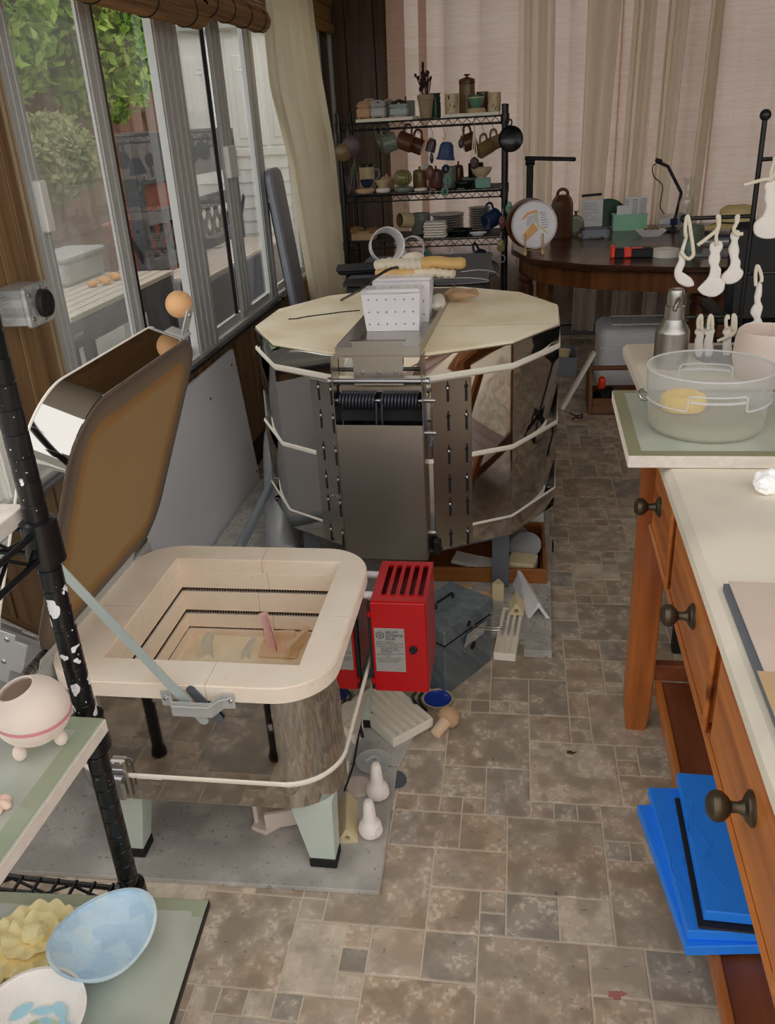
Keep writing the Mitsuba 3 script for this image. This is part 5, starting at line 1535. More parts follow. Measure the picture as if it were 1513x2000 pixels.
def at(u0, u1, v0, y, z0):
    a, b, t = P(u0, v0, y=y), P(u1, v0, y=y), P((u0 + u1) / 2, v0, y=y)
    return (a[0] + b[0]) / 2, y, z0, (b[0] - a[0]) / 2, t[2] - z0


def ware(name, label, cat_, u0, u1, v0, y, z0, prof, mat, mat2=None, group=None, handle=None, lid=None, n=32, sy=1.0):
    """a lathed pot fitted to the photo: prof in units of its radius and height; lid = (mat, profile)"""
    x, y, z, r, h = at(u0, u1, v0, y, z0)
    m = lathe([(a * r, b * h) for a, b in prof], n)
    m.vertices[:, 1] *= sy
    t = thing(name, label, cat_, group)
    add(t, 'body', tf(m, (x, y, z)), mat, 35)
    if handle:
        sgn, z1, z2, out = handle
        pts = spline([(x + sgn * r * .86, y, z + h * z1), (x + sgn * r * (1 + out), y, z + h * z1), (x + sgn * r * (1 + out * 1.05), y, z + h * (z1 + z2) / 2), (x + sgn * r * .84, y, z + h * z2)], 16)
        add(t, 'handle', tube(pts, .0055, 7), mat2 or mat, True)
    if lid:
        add(t, 'lid', tf(lathe([(a * r, b * h) for a, b in lid[1]], n), (x, y, z)), lid[0], 35)
    return t, x, y, z, r, h


JAR = [(0, 0), (.72, 0), (.95, .12), (1, .4), (.95, .70), (.86, .78), (.82, .76), (.82, .3), (0, .25)]
LIDK = [(.92, .77), (.94, .80), (.6, .86), (.16, .88), (.12, .93), (.2, .97), (.12, 1), (0, 1)]
MUG = [(0, 0), (.92, 0), (1, .06), (1, .98), (.96, 1), (.90, .98), (.90, .08), (0, .06)]
POTF = [(0, 0), (.66, 0), (.92, .78), (1, .80), (1, .99), (.96, 1), (.86, .97), (.60, .06), (0, .06)]
BWL = [(0, 0), (.42, 0), (.42, .10), (.5, .14), (.82, .5), (1, .96), (.98, 1), (.94, .97), (.74, .52), (.4, .22), (0, .2)]
DISC = [(0, 0), (.9, 0), (1, .4), (.96, .8), (.7, 1), (.4, .85), (0, .8)]
PLT = [(0, 0), (.55, 0), (1, .8), (1, 1), (.55, .25), (0, .2)]


def bow(t, x, y, z, r, mat):
    for s in (-1, 1):
        add(t, 'bow', blob((x + s * r * .45, y, z + r * .12), (r * .5, r * .3, r * .2), 2, r=(0, s * 20, 0)), mat, True)


def boxjar(label, u0, u1, v0, v1, y, mat, bowmat, depth=.8):
    x, y, z, r, h = at(u0, u1, v0, y, S1)
    hb = P((u0 + u1) / 2, v1, y=y)[2] - z
    t = thing('bow_box', label, 'lidded box')
    add(t, 'body', box(x - r, x + r, y - r * depth, y + r * depth, z + .006, z + .006 + hb * .62, .007), mat, 30)
    add(t, 'lid', box(x - r * 1.0, x + r * 1.0, y - r * depth, y + r * depth, z + .008 + hb * .62, z + hb, .009), mat, 30)
    for a in (-1, 1):
        for b in (-1, 1):
            add(t, 'foot', blob((x + a * r * .7, y + b * r * depth * .7, z + .006), (.008, .008, .006), 1), mat, True)
    bow(t, x, y, z + hb, r, bowmat)
    return t, x, y, z, r, hb


M('silver_glaze', 'b4b6b8', .2)
boxjar('small square orange-tan lidded box with a clay bow, leftmost on the top shelf', 696, 722, 199, 203, 4.80, 'tan', 'tan')
boxjar('cream bow-topped box half hidden behind the tan and the silvery boxes', 708, 732, 193, 197, 4.93, 'cream_ware', 'cream_ware')
boxjar('silvery white rounded lidded box with dark lines, second on the top shelf', 723, 752, 199, 201, 4.80, 'silver_glaze', 'silver_glaze')
boxjar('brownish grey bow box peeping out behind the silvery white box', 748, 768, 191, 197, 4.93, 'grey_ware', 'tan')
t, x, y, z, r, h = boxjar('pale blue rectangular lidded box with a twig handle on the top shelf', 760, 796, 199, 203, 4.80, 'pale_blue_glaze', 'trim_dark', .55)
add(t, 'twig', tube(spline([(x - r * .6, y, z + h), (x, y, z + h + .018), (x + r * .7, y, z + h + .01), (x + r * .8, y, z + h + .032)], 14), .004, 6), 'trim_dark', True)
t, x, y, z, r, h = at_ = (None,) + at(793, 809, 196, 4.93, S1)
one('pottery_box', 'plain dark grey-brown pottery box behind the pale blue box', 'box', box(x - r, x + r, y - .03, y + .03, z, z + h, .004), 'grey_ware')
ZP = SZ[0] + .0045
t, x, y, z, r, h = ware('flower_pot', 'beige flower pot with dark dried flower spikes on the top shelf', 'flower pot', 814, 847, 185, 4.82, ZP + .004, POTF, 'pot_tan')
rr = random.Random(9)
for k in range(9):
    a, L = rr.uniform(-1, 1), rr.uniform(.07, .15)
    e = np.array([x + a * .05 - .01, y + rr.uniform(-.03, .03), z + h + L])
    st_ = add(t, 'stem', tube(spline([(x + a * .012, y, z + h * .8), (x + a * .03, y, z + h + L * .4), e], 8), .0022, 5), 'dried', True)
    add(st_, 'flower_head', cat([blob(e - np.array([a * .018 * q, 0, .012 * q]), (.006 + .002 * (q % 2), .006, .008), 1) for q in range(5)]), 'dried', True)
one('saucer', 'small dark red saucer under the beige flower pot', 'saucer', tf(lathe([(0, 0), (.045, 0), (.05, .0035), (0, .0035)], 24), (x, y, ZP)), 'red_dark')
ware('ginger_jar', 'glossy black-green ribbed jar right of the beige flower pot', 'jar', 838, 860, 182, 4.93, ZP, [(0, 0), (.9, 0), (1, .08), (1, .6), (.92, .68), (1, .74), (.96, .84), (.86, .9), (1, .97), (.98, 1), (.8, .98), (.8, .3), (0, .3)], 'green_dark')
def mugdecor(t, x, y, z, r, h, mats, seed):
    rr = random.Random(seed)
    for k in range(16):
        a = math.radians(rr.uniform(-165, -15))
        zz = z + h * rr.uniform(.15, .85)
        n_ = np.array([math.cos(a), math.sin(a), 0])
        s = r * rr.uniform(.10, .2)
        add(t, 'painted_leaf', frame(lathe([(0, .0009), (s * .7, .0008), (s, 0)], 8), np.array([x, y, zz]) + n_ * (r + .0002), np.array([-n_[1], n_[0], 0]) * .6, (0, 0, 1.3), n_), mats[k % len(mats)], True)


for lb_, u0, u1, v0, yy, sd_ in (('cream mug painted with yellow flowers at the left end of the right-hand top board', 868, 895, 183, 4.80, 2), ('cream mug painted with yellow leaves at the right end of the top shelf', 952, 978, 180, 4.80, 5)):
    t, x, y, z, r, h = ware('painted_mug', lb_, 'mug', u0, u1, v0, yy, S1, MUG, 'cream_ware')
    mugdecor(t, x, y, z, r, h, ('orange_band', 'olive', 'trim_dark'), sd_)
ware('canister', 'tall tan canister with brown bands and a knobbed lid, tallest pot on the shelf', 'canister', 895, 928, 144, 4.95, S1, [(0, 0), (.96, 0), (1, .04), (.98, .50), (.93, .56), (.93, .72), (.90, .74), (0, .74)], 'brown_tan', lid=('brown_glaze', [(.96, .742), (.98, .78), (.92, .86), (.5, .90), (.14, .92), (.14, .94), (.40, .96), (.3, .99), (0, 1)]))
t, x, y, z, r, h = ware('stacked_bowl', 'green and white ringed bowl standing before the tan canister', 'bowl', 914, 945, 185, 4.80, S1 + .022, [(0, 0), (.5, 0), (.74, .2), (.9, .55), (1, .75), (.98, 1), (.92, .98), (.8, .5), (0, .3)], 'green_glaze')
add(t, 'rim_band', tf(lathe([(.99 * r, h * .74), (1.01 * r, h * .76), (1.01 * r, h * .82), (.99 * r, h * .84)], 32), (x, y, z)), 'cream_ware', 40)
add(t, 'dark_rim', tf(lathe([(.985 * r, h * .86), (.995 * r, h * .88), (.99 * r, h * .995), (.97 * r, h)], 32), (x, y, z)), 'green_dark', 40)
one('clay_disc', 'small cream clay disc under the green ringed bowl', 'disc', tf(lathe([(0, 0), (.045, 0), (.05, .008), (.04, .021), (0, .021)], 24), (x, y, S1)), 'cream_ware')
ware('brown_mug', 'dark tan mug half hidden behind the green ringed bowl', 'mug', 930, 954, 179, 4.95, S1, MUG, 'brown_glaze')

# second shelf
t, x, y, z, r, h = ware('pitcher', 'white and grey pitcher with a black rim and loop handle, left on the middle shelf', 'pitcher', 700, 730, 321, 4.92, S2, [(0, 0), (.9, 0), (1, .1), (.96, .7), (.98, .97), (.94, 1), (.86, .96), (.86, .2), (0, .15)], 'cream_ware', 'grey_ware', handle=(1, .78, .3, .55))
add(t, 'rim', tf(lathe([(r * .97, h * .9), (r * 1.0, h * .93), (r * .99, h), (r * .93, h * 1.005), (r * .88, h * .97)], 30), (x, y, z)), 'black_glaze', 40)
ware('clay_disc', 'flat orange-tan disc at the front left of the middle shelf', 'disc', 693, 731, 367, 4.80, S2, DISC, 'tan')
x_, y_, z_, r_2, h_2 = at(703, 728, 350, 4.80, S2)
ware('blue_bowl', 'small dark blue footed bowl standing on the orange-tan disc', 'bowl', 702, 729, 351, 4.80, S2 + (P(712, 367, y=4.8)[2] - S2), BWL, 'blue_navy')
ware('lidded_dish', 'honey-coloured lidded dish behind the small cream bowl on the middle shelf', 'dish', 740, 769, 340, 4.93, S2, [(0, 0), (.7, 0), (1, .25), (1, .55), (.9, .6), (0, .6)], 'tan', lid=('tan', [(1, .60), (1.02, .66), (.6, .85), (.15, .88), (.2, .95), (.12, 1), (0, 1)]))
ware('clay_disc', 'flat white disc under the small cream bowl on the middle shelf', 'disc', 733, 762, 367, 4.80, S2, DISC, 'plaster')
ware('small_bowl', 'small cream footed bowl with a purple rim on the white disc', 'bowl', 732, 761, 352, 4.80, S2 + (P(747, 367, y=4.8)[2] - S2), BWL, 'cream_ware')
ware('clay_disc', 'grey-green glazed disc below the ribbed gold-green globe', 'disc', 769, 808, 364, 4.80, S2, DISC, 'grey_green')
t, x, y, z, r, h = ware('globe_vase', 'round ribbed gold-green vase like a gourd on the middle shelf', 'vase', 768, 803, 331, 4.82, S2 + .026, [(0, .02)] + [(math.sin(a), .5 - .5 * math.cos(a)) for a in np.linspace(.3, 2.9, 14)] + [(0, 1)], 'gold_glaze')
for k in range(9):
    a0 = math.radians(-170 + k * 20)
    add(t, 'rib', tube([(x + r * 1.0 * math.sin(b) * math.cos(a0), y + r * 1.0 * math.sin(b) * math.sin(a0), z + h * (.5 - .5 * math.cos(b))) for b in np.linspace(.5, 2.6, 10)], .0042, 6), 'gold_glaze', True)
ware('lidded_jar', 'olive-brown lidded jar with a ball knob right of the ribbed globe', 'jar', 805, 833, 325, 4.90, S2, JAR, 'brown_tan', lid=('brown_tan', LIDK))
ware('clay_disc', 'mottled white disc in front of the olive-brown lidded jar', 'disc', 808, 834, 367, 4.79, S2, DISC, 'plaster')
ware('lidded_jar', 'reddish brown tall lidded jar at the centre of the middle shelf', 'jar', 838, 863, 324, 4.90, S2, JAR, 'pink_glaze', lid=('brown_glaze', LIDK))
ware('lidded_jar', 'small dark brown lidded jar behind the turquoise rings', 'jar', 884, 905, 315, 4.97, S2, JAR, 'brown_glaze', lid=('brown_glaze', LIDK))
ware('green_cup', 'grey-green cup behind the hanging turquoise rings on the middle shelf', 'cup', 862, 890, 325, 4.90, S2, MUG, 'grey_green')
ware('black_vase', 'glossy black vase behind the white and blue bowl', 'vase', 914, 944, 318, 4.98, S2, MUG, 'black_glaze')
x, y, z, r, h = at(928, 958, 347, 4.81, S2)
one('teal_box', 'plain square teal box near the right end of the middle shelf', 'box', box(x - r, x + r, y - r * .8, y + r * .8, z, z + h, .003), 'teal')
ware('rice_bowl', 'pale bowl with a dark blue rim standing on the teal box', 'bowl', 919, 961, 327, 4.81, S2 + h + .0005, BWL, 'cream_ware', None)
for k, (u0, u1, v0, lb_) in enumerate(((888, 925, 354, 'flat black dish in front of the black vase, left of the teal box'), (900, 932, 346, 'dark grey saucer leaning low behind the teal box'))):
    ware('dark_dish', lb_, 'dish', u0, u1, v0, 4.80 + .14 * k, S2, PLT, 'black_glaze' if k == 0 else 'grey_ware')
ware('clay_disc', 'small pale disc at the front edge below the black dish', 'disc', 892, 908, 367, 4.775, S2, DISC, 'grey_ware')
# red bird-like figure
x, y, z, r, h = at(829, 849, 318, 4.80, S2)
bf = thing('figurine', 'small red and pale blue clay figure leaning before the reddish brown jar', 'figurine')
add(bf, 'body', blob((x, y, z + h * .62), (r * .9, r * .8, h * .3), 2), 'pink_glaze', True)
add(bf, 'head', blob((x - r * .7, y, z + h * .86), (r * .55, r * .5, r * .6), 2), 'pale_blue_glaze', True)
add(bf, 'leg', tube(spline([(x, y, z + h * .4), (x - r * .3, y, z + h * .2), (x + r * .2, y, z)], 8), .006, 6), 'pink_glaze', True)
# third shelf
for k, (u0, u1, v0, lb_) in enumerate(((682, 712, 444, 'curled brown bark-like basket piece at the left end of the lower shelf'), (714, 746, 446, 'second curled brown basket piece on the lower shelf behind the white cup'))):
    x, y, z, r, h = at(u0, u1, v0, 4.92, S3)
    one('bark_piece', lb_, 'basket', tf(bumpy(blob((0, 0, 0), (r, r * .8, h * .5), 3), .014, 30, k), (x, y, z + h * .5 + .006)), 'wicker', True)
x, y, z, r, h = at(687, 731, 456, 4.79, S3)
one('cardboard_tray', 'small tan cardboard tray at the front left of the lower shelf', 'tray', cat(box(x - r, x + r, 4.765, 4.77, z, z + h), box(x - r, x + r, 4.88, 4.885, z, z + h), box(x - r, x - r + .004, 4.77, 4.88, z, z + h), box(x + r - .004, x + r, 4.77, 4.88, z, z + h), box(x - r + .004, x + r - .004, 4.77, 4.88, z, z + .004)), 'cardboard', False)
ware('storage_jar', 'grey mottled jar with a dark rim behind the hanging cream mug', 'jar', 802, 840, 416, 4.97, S3, [(0, 0), (.9, 0), (1, .15), (1, .75), (.94, .85), (.98, .93), (.96, 1), (.82, .98), (.82, .4), (0, .4)], 'grey_green')
x0, x1 = P(826, 440, y=4.80)[0], P(872, 440, y=4.80)[0]
for k in range(6):
    one('square_plate', f'square cream plate, {ORD[k]} from the bottom of the left plate stack', 'plate', prism(rrect(x0 + .004 * (k % 2), x1 - .003 * (k % 3), 4.765, 4.895, .018, 4), S3 + k * .0135, S3 + k * .0135 + .0085, .003), 'plaster', 40, group='square plates in the left stack')
xc, rr_ = (P(845, 425, y=5.0)[0] + P(905, 425, y=5.0)[0]) / 2, .088
for k in range(7):
    one('round_plate', f'grey round plate, {ORD[k]} from the bottom of the middle plate stack', 'plate', tf(lathe([(0, 0), (rr_ * .6, 0), (rr_, .009), (rr_, .012), (rr_ * .6, .004), (0, .004)], 32), (xc, 4.995, S3 + k * .0125)), 'grey_ware', 40, group='grey plates in the middle stack')
rr_ = .105
one('platter', 'wide flat grey platter lying on top of the middle plate stack', 'platter', tf(lathe([(0, 0), (rr_ * .6, 0), (rr_, .007), (rr_, .010), (rr_ * .6, .004), (0, .004)], 36), (xc - .012, 4.995, S3 + 7 * .0125 + .001)), 'grey_ware', 40)
xc = (P(915, 430, y=5.0)[0] + P(957, 430, y=5.0)[0]) / 2
for k in range(10):
    one('side_plate', f'pale grey plate, {ORD[k]} from the bottom of the stack behind the hanging blue mug', 'plate', tf(lathe([(0, 0), (.04, 0), (.062, .008), (.062, .011), (.04, .004), (0, .004)], 28), (xc + .001 * (k % 3), 5.02, S3 + k * .0125)), 'grey_ware', 40, group='pale grey plates in the right stack')
ware('dark_dish', 'broad black dish at the front of the lower shelf between the plate stacks', 'dish', 880, 922, 447, 4.80, S3, PLT, 'black_glaze')
ware('oval_dish', 'thin white oval dish at the front right of the lower shelf', 'dish', 915, 951, 453, 4.79, S3, PLT, 'white_glaze', sy=.5)


# ---------------------------------------------------------------- hanging from the shelves
def hook(t, p, ztop):
    p = np.asarray(p, float)
    add(t, 'hook', tube(spline([(p[0] - .004, p[1], p[2] + .010), (p[0] - .006, p[1], p[2]), (p[0], p[1], p[2] - .006), (p[0] + .006, p[1], p[2]), (p[0] + .003, p[1], (p[2] + ztop) / 2), (p[0] - .004, p[1], ztop - .004), (p[0], p[1], ztop + .006), (p[0] + .006, p[1], ztop)], 28), .0016, 5), 'pewter', True)


def hmug(label, u, v, y, r, h, axis, mat, ztop, mat_in=None, roll=0, name='hanging_mug', group=None):
    """a mug hung by its handle: centre of its body at the pixel, axis from base to mouth"""
    c = P(u, v, y=y)
    ez = np.asarray(axis, float)
    ez /= np.linalg.norm(ez)
    ex = np.array([0, 0, 1.0]) - ez * ez[2]
    ex /= np.linalg.norm(ex)
    ey = np.cross(ez, ex)
    o = c - ez * h / 2
    t = thing(name, label, 'mug', group)
    m = lathe([(a * r, b * h) for a, b in [(0, 0), (.92, 0), (1, .06), (1, .98), (.96, 1), (.9, .98)]], 28)
    add(t, 'body', frame(m, o, ex, ey, ez), mat, 35)
    add(t, 'inside', frame(lathe([(a * r, b * h) for a, b in [(.9, .98), (.9, .08), (0, .06)]], 28), o, ex, ey, ez), mat_in or mat, 35)
    pts = spline([(r * .9, 0, h * .82), (r * 1.75, 0, h * .80), (r * 1.85, 0, h * .45), (r * .9, 0, h * .22)], 16)
    add(t, 'handle', frame(tube(pts, .006, 7), o, ex, ey, ez), mat, True)
    top = o + ex * r * 1.83 + ez * h * .62
    if ztop > top[2] + .015:
        hook(t, top - np.array([0, 0, .008]), ztop)
    return t


R1, R2, R3 = SZ[0] - .034, SZ[1] - .034, SZ[2] - .034
hmug('grey-green mug hanging second from the left under the top shelf', 760, 279, 4.80, .046, .075, (-1, -.25, -.28), 'grey_green', R1)
hmug('olive mug hanging just behind the grey-green mug under the top shelf', 748, 276, 4.90, .044, .06, (-1, -.1, -.35), 'olive', R1)
hmug('brown glazed mug hanging right of the grey-green mug', 792, 277, 4.80, .044, .078, (-1, .15, .38), 'brown_glaze', R1)
hmug('second brown glazed mug hanging lower at the right of the first brown mug', 812, 284, 4.88, .040, .08, (-1, .1, .40), 'brown_glaze', R1)
hmug('dark brown mug with a big loop handle hanging left of the macrame cord', 916, 277, 4.84, .042, .07, (1, .2, .32), 'brown_glaze', R1)
hmug('honey yellow mug hanging with its pale base towards the room', 947, 290, 4.80, .036, .085, (1, .8, .5), 'brown_tan', R1)
hmug('tan mug hanging behind the honey yellow mug beside the post', 966, 279, 4.90, .034, .07, (1, .5, .35), 'pot_tan', R1)
hmug('cream mug with a rust-coloured inside hanging under the middle shelf', 791, 430, 4.80, .040, .075, (-.75, -.62, .10), 'cream_ware', R2, 'brown_tan')
hmug('cobalt blue mug hanging under the right end of the middle shelf', 960, 428, 4.80, .044, .085, (.75, .5, .35), 'blue_navy', R2)
hmug('dark blue mug hanging below the lower shelf at the right', 934, 505, 4.92, .045, .085, (-.3, .4, -.2), 'blue_navy', R3)
hmug('charcoal mug with a pale inside hanging below the lower shelf beside the blue one', 955, 524, 4.72, .042, .07, (.3, -.9, .1), 'black_glaze', R3, 'grey_ware')
hmug('small teal cup hanging below the middle of the lower shelf', 833, 500, 4.80, .026, .04, (-.2, -.9, 0), 'teal', R3)
hmug('small white cup hanging below the lower shelf, right of the teal cup', 884, 500, 4.80, .022, .04, (-.1, -.9, .1), 'white_glaze', R3)
p = P(993, 271, y=4.74)
bp = thing('black_pan', 'round black glazed dish hanging on the right post of the pottery shelf', 'dish')
add(bp, 'body', frame(lathe([(0, 0), (.05, 0), (.062, .02), (.06, .022), (.048, .006), (0, .005)], 32), p + np.array([.004, -.02, 0]), (1, 0, 0), (0, 0, 1), (.35, -.93, 0)), 'black_glaze', 40)
add(bp, 'loop', tube(arc(p + np.array([.0, -.018, .075]), .016, 0, 360, (1, 0, 0), (0, 0, 1), 16), .004, 6), 'black_glaze', True)
p = P(870, 311, y=4.78)
zt_ = P(868, 276, y=4.78)[2]
bb_ = thing('clay_bell', 'shiny blue bell hanging from two hooks under the top shelf', 'bell')
hb = zt_ - p[2]
add(bb_, 'body', tf(lathe([(.052, -.002), (.050, 0), (.044, hb * .15), (.038, hb * .5), (.034, hb * .8), (.022, hb * .96), (0, hb), (0, hb * .95), (.02, hb * .9), (.03, hb * .75), (.034, hb * .5), (.045, .0)], 32), p, (0, 6, 0)), 'blue_bell', 40)
hook(bb_, (p[0] - .006, p[1], zt_ + .012), R1)
p = P(842, 284, y=4.79)
cb_ = thing('clay_bell', 'small mottled purple-brown bell with a fish clapper under the top shelf', 'bell')
add(cb_, 'body', tf(lathe([(.026, -.032), (.025, .012), (.016, .032), (0, .034), (0, .028), (.02, .01), (.022, -.03)], 20), p, (0, 16, 0)), 'purple_brown', 40)
add(cb_, 'clapper', blob(p + np.array([.0, 0, -.062]), (.010, .006, .026), 2), 'blue_navy', True)
hook(cb_, p + np.array([.004, 0, .040]), R1)
p = P(676, 289, y=4.72)
ms_ = thing('shell_ornament', 'round tan and blue clay discs hanging by the left post of the shelf', 'ornament')
add(ms_, 'disc', frame(lathe([(0, 0), (.040, .0), (.044, .008), (.03, .014), (0, .016)], 28), p + np.array([-.018, -.01, -.02]), (.9, .4, 0), (0, 0, 1), (.4, -.9, 0)), 'brown_tan', 40)
add(ms_, 'disc', frame(lathe([(0, 0), (.052, .0), (.056, .008), (.04, .014), (0, .016)], 28), p + np.array([.026, .012, .004]), (.9, .3, 0), (0, 0, 1), (.3, -.95, 0)), 'purple_brown', 40)
hook(ms_, p + np.array([.012, .0, .06]), R1)
p = P(692, 310, y=4.77)
lv = thing('lavender_bundle', 'dried lavender bunch hanging upside down on a green string by the left post', 'dried flowers')
add(lv, 'string', tube(spline([P(698, 250, y=4.76), P(699, 290, y=4.765), P(694, 305, y=4.77)], 10), .0014, 5), 'moss', True)
rr = random.Random(3)
for k in range(16):
    a = rr.uniform(-.05, .035)
    e = p + np.array([a - .01, rr.uniform(-.03, .03), -.12 - rr.uniform(0, .06)])
    s_ = add(lv, 'stem', tube(spline([p + np.array([a * .3 + .012, 0, .03]), p, (p + e) / 2, e], 8), .002, 5), 'stem', True)
    add(s_, 'flower_head', tube([e + np.array([0, 0, .06]), e + np.array([0, 0, .03]), e], [.003, .006, .003], 6), 'lavender', True)
p = P(926, 300, y=4.765)
mc = thing('macrame_cord', 'knotted pale macrame cord hanging with a small purple clay bird below', 'cord')
zt_ = SZ[0]
for o in (-.010, 0, .010):
    add(mc, 'strand', tube(spline([(p[0], p[1], zt_), (p[0] + o * .3, p[1], (zt_ + p[2]) / 2 + .02), (p[0] + o * 1.5, p[1], p[2] - .02)], 10), .0032, 5), 'rope', True)
add(mc, 'bird', bumpy(blob(p + np.array([0, 0, -.045]), (.024, .016, .028), 3), .006, 60), 'purple_brown', True)
p = P(900, 280, y=4.78)
cp_ = thing('charm', 'small brown clay charm on a hook left of the dark brown mug', 'charm')
add(cp_, 'body', blob(p, (.014, .010, .024), 2), 'purple_brown', True)
hook(cp_, p + np.array([.004, 0, .032]), R1)
tr = thing('ring_chain', 'chain of turquoise clay rings hanging over the front of the middle shelf', 'ornament')
for k, (u, v) in enumerate(((870, 330), (872, 352), (868, 374))):
    p = P(u, v, y=4.735)
    add(tr, 'ring', frame(lathe([(.010, -.006), (.021, -.006), (.022, 0), (.021, .006), (.010, .006), (.010, -.006)], 22), p, (.8, .5, 0), (0, 0, 1), (.5, -.8, .2)), 'teal' if k else 'blue_navy', 40)
add(tr, 'cord', tube([P(870, 322, y=4.738), P(871, 350, y=4.742), P(868, 370, y=4.742)], .0016, 5), 'rope', True)
one('clay_ring', 'tan clay ring hooked on the front rail of the middle shelf', 'ring', tube(arc(P(845, 376, y=4.738), .016, 0, 360, (1, 0, 0), (0, 0, 1), 24)[:-1], .0035, 7, closed=True), 'pot_tan', True)
for k, (u, v, mt, lb_) in enumerate(((981, 434, 'pink_glaze', 'pink glazed twisted ornament hanging on the right shelf post'), (978, 481, 'gold_glaze', 'gold glazed drop hanging low on the right shelf post'), (994, 408, 'green_glaze', 'green leaf-like ornament hanging outside the right shelf post'))):
    p = P(u, v, y=4.715)
    o_ = thing('ornament', lb_, 'ornament')
    add(o_, 'body', bumpy(blob(p, (.020, .010, .034), 3), .008, 50, k), mt, True)
    add(o_, 'cord', tube([p + np.array([0, .004, .02]), p + np.array([0, .012, .065])], .0015, 5), 'rope', True)
one('clay_ring', 'pale clay ring hanging at the bottom of the right shelf post', 'ring', tube(arc(P(979, 505, y=4.715), .019, 0, 360, (1, 0, 0), (0, 0, 1), 24)[:-1], .004, 7, closed=True), 'grey_ware', True)

# ================================================================ DARK TABLE AT THE BACK
DZ = .760
dt = thing('dark_table', 'dark glossy wooden table with clipped corners and turned legs by the back curtain', 'table')
dp = [P(998, 487, z=DZ)[:2], P(1031, 506, z=DZ)[:2], P(1142, 517, z=DZ)[:2], P(1345, 523, z=DZ)[:2]]
pg = [tuple(q) for q in dp] + [(1.35, 4.02), (1.62, 4.25), (1.72, 4.7), (1.62, 5.64), (-.03, 5.66)]
pg = sg.Polygon(pg).buffer(-.03).buffer(.03, quad_segs=6)
add(dt, 'top', prism(pg, DZ - .030, DZ, .009), 'desk_wood', 40)
ap = pg.buffer(-.06)
add(dt, 'apron', prism(ap.difference(ap.buffer(-.022)), DZ - .125, DZ - .030), 'desk_leg', False)
TURN = [(0, 0), (.024, 0), (.030, .04), (.036, .20), (.042, .36), (.045, .45), (.036, .465), (.046, .48), (.046, .50), (.038, .515), (.048, .53), (.048, .60), (.042, .632), (0, .632)]
for u, v, yy in ((1064, 560, 4.72), (1410, 590, 4.33), (1364, 590, 4.75)):
    q = P(u, v, y=yy)
    add(dt, 'leg', tf(lathe(TURN, 22), (q[0], yy, 0)), 'desk_leg', 40)
add(dt, 'leg', tf(lathe(TURN, 22), (.06, 5.45, 0)), 'desk_leg', 40)
D0 = DZ + .0005
# decorated plate on a stand, dark plate behind
c = P(1043, 441, y=4.62)
rp2 = .118
pl2 = thing('display_plate', 'white plate with orange shapes and written lines propped on a wooden stand', 'plate')
pn = np.array([.16, -.97, .20])
pn /= np.linalg.norm(pn)
pe = np.cross((0, 0, 1), pn)
pe /= np.linalg.norm(pe)
pe = -pe if pe[0] < 0 else pe
pu = np.cross(pn, pe)
c = np.array([c[0], 4.62, DZ + .028 + rp2])
add(pl2, 'body', frame(lathe([(0, -.008), (rp2 * .6, -.008), (rp2, .0), (rp2, .004), (rp2 * .72, -.002), (0, -.002)], 44), c, pe, pu, pn), 'white_glaze', 40)
add(pl2, 'rim_line', frame(tube(arc((0, 0, .0035), rp2 * .96, 0, 360, (1, 0, 0), (0, 1, 0), 44), .0012, 4), c, pe, pu, pn), 'pink_glaze', True)
PL = lambda pts, z=-.0012: frame(prism([(a * rp2, b * rp2) for a, b in pts], z, z + .0012), c, pe, pu, pn)
M('orange_glaze', 'e0a258', .3)
M('yellow_glaze', 'd8d07a', .3)
M('grey_glaze', 'c4c8ca', .3)
add(pl2, 'orange_panel', PL([(-.50, -.40), (-.05, .12), (.18, -.22), (-.36, -.68)]), 'orange_glaze', False)
add(pl2, 'orange_band', PL([(-.55, .28), (-.3, .52), (.12, .62), (.12, .50), (-.25, .42), (-.46, .22)]), 'orange_glaze', False)
add(pl2, 'grey_panel', PL([(-.36, .08), (-.30, .36), (.10, .46), (.12, .02), (-.06, .16), (-.30, -.10)]), 'grey_glaze', False)
add(pl2, 'yellow_line', PL([(.12, .56), (.17, .56), (.18, .0), (.62, -.38), (.58, -.42), (.12, -.05)]), 'yellow_glaze', False)
for k in range(7):
    add(pl2, 'written_line', frame(tube(spline([(rp2 * (.24 + .015 * k + j * .034), rp2 * (.48 - .105 * k + .012 * ((j * 7 + k) % 3)), -.0006) for j in range(9)], 26), .0009, 4), c, pe, pu, pn), 'ink', True)
c2_ = c + np.array([-.022, .05, .014])
one('dark_plate', 'dark brown plate standing behind the decorated white plate', 'plate', frame(lathe([(0, -.008), (rp2 * .6, -.008), (rp2 * 1.06, 0), (rp2 * 1.06, .004), (rp2 * .7, -.002), (0, -.002)], 40), c2_ + np.array([0, 0, -.012]), pe, pu, pn), 'brown_glaze', 40)
ps = thing('plate_stand', 'light wooden dowel stand holding the two plates', 'plate stand')
for s in (-.045, .045):
    q = np.array([c[0], c[1], D0]) + pe * s
    add(ps, 'foot', frame(box(-.008, .008, -.045, .10, 0, .022, .002), q, (1, 0, 0), (0, 1, 0), (0, 0, 1)), 'wood_dowel')
    add(ps, 'dowel', cyl(q + np.array([0, -.035, .02]), q + np.array([0, -.040, .105]), .0042, n=10), 'wood_dowel')
    add(ps, 'dowel', cyl(q + np.array([0, .085, .02]), q + np.array([0, .115, .14]), .0042, n=10), 'wood_dowel')
add(ps, 'cross_dowel', cyl(np.array([c[0], c[1] + .06, D0 + .012]) - pe * .045, np.array([c[0], c[1] + .06, D0 + .012]) + pe * .045, .004, n=10), 'wood_dowel')
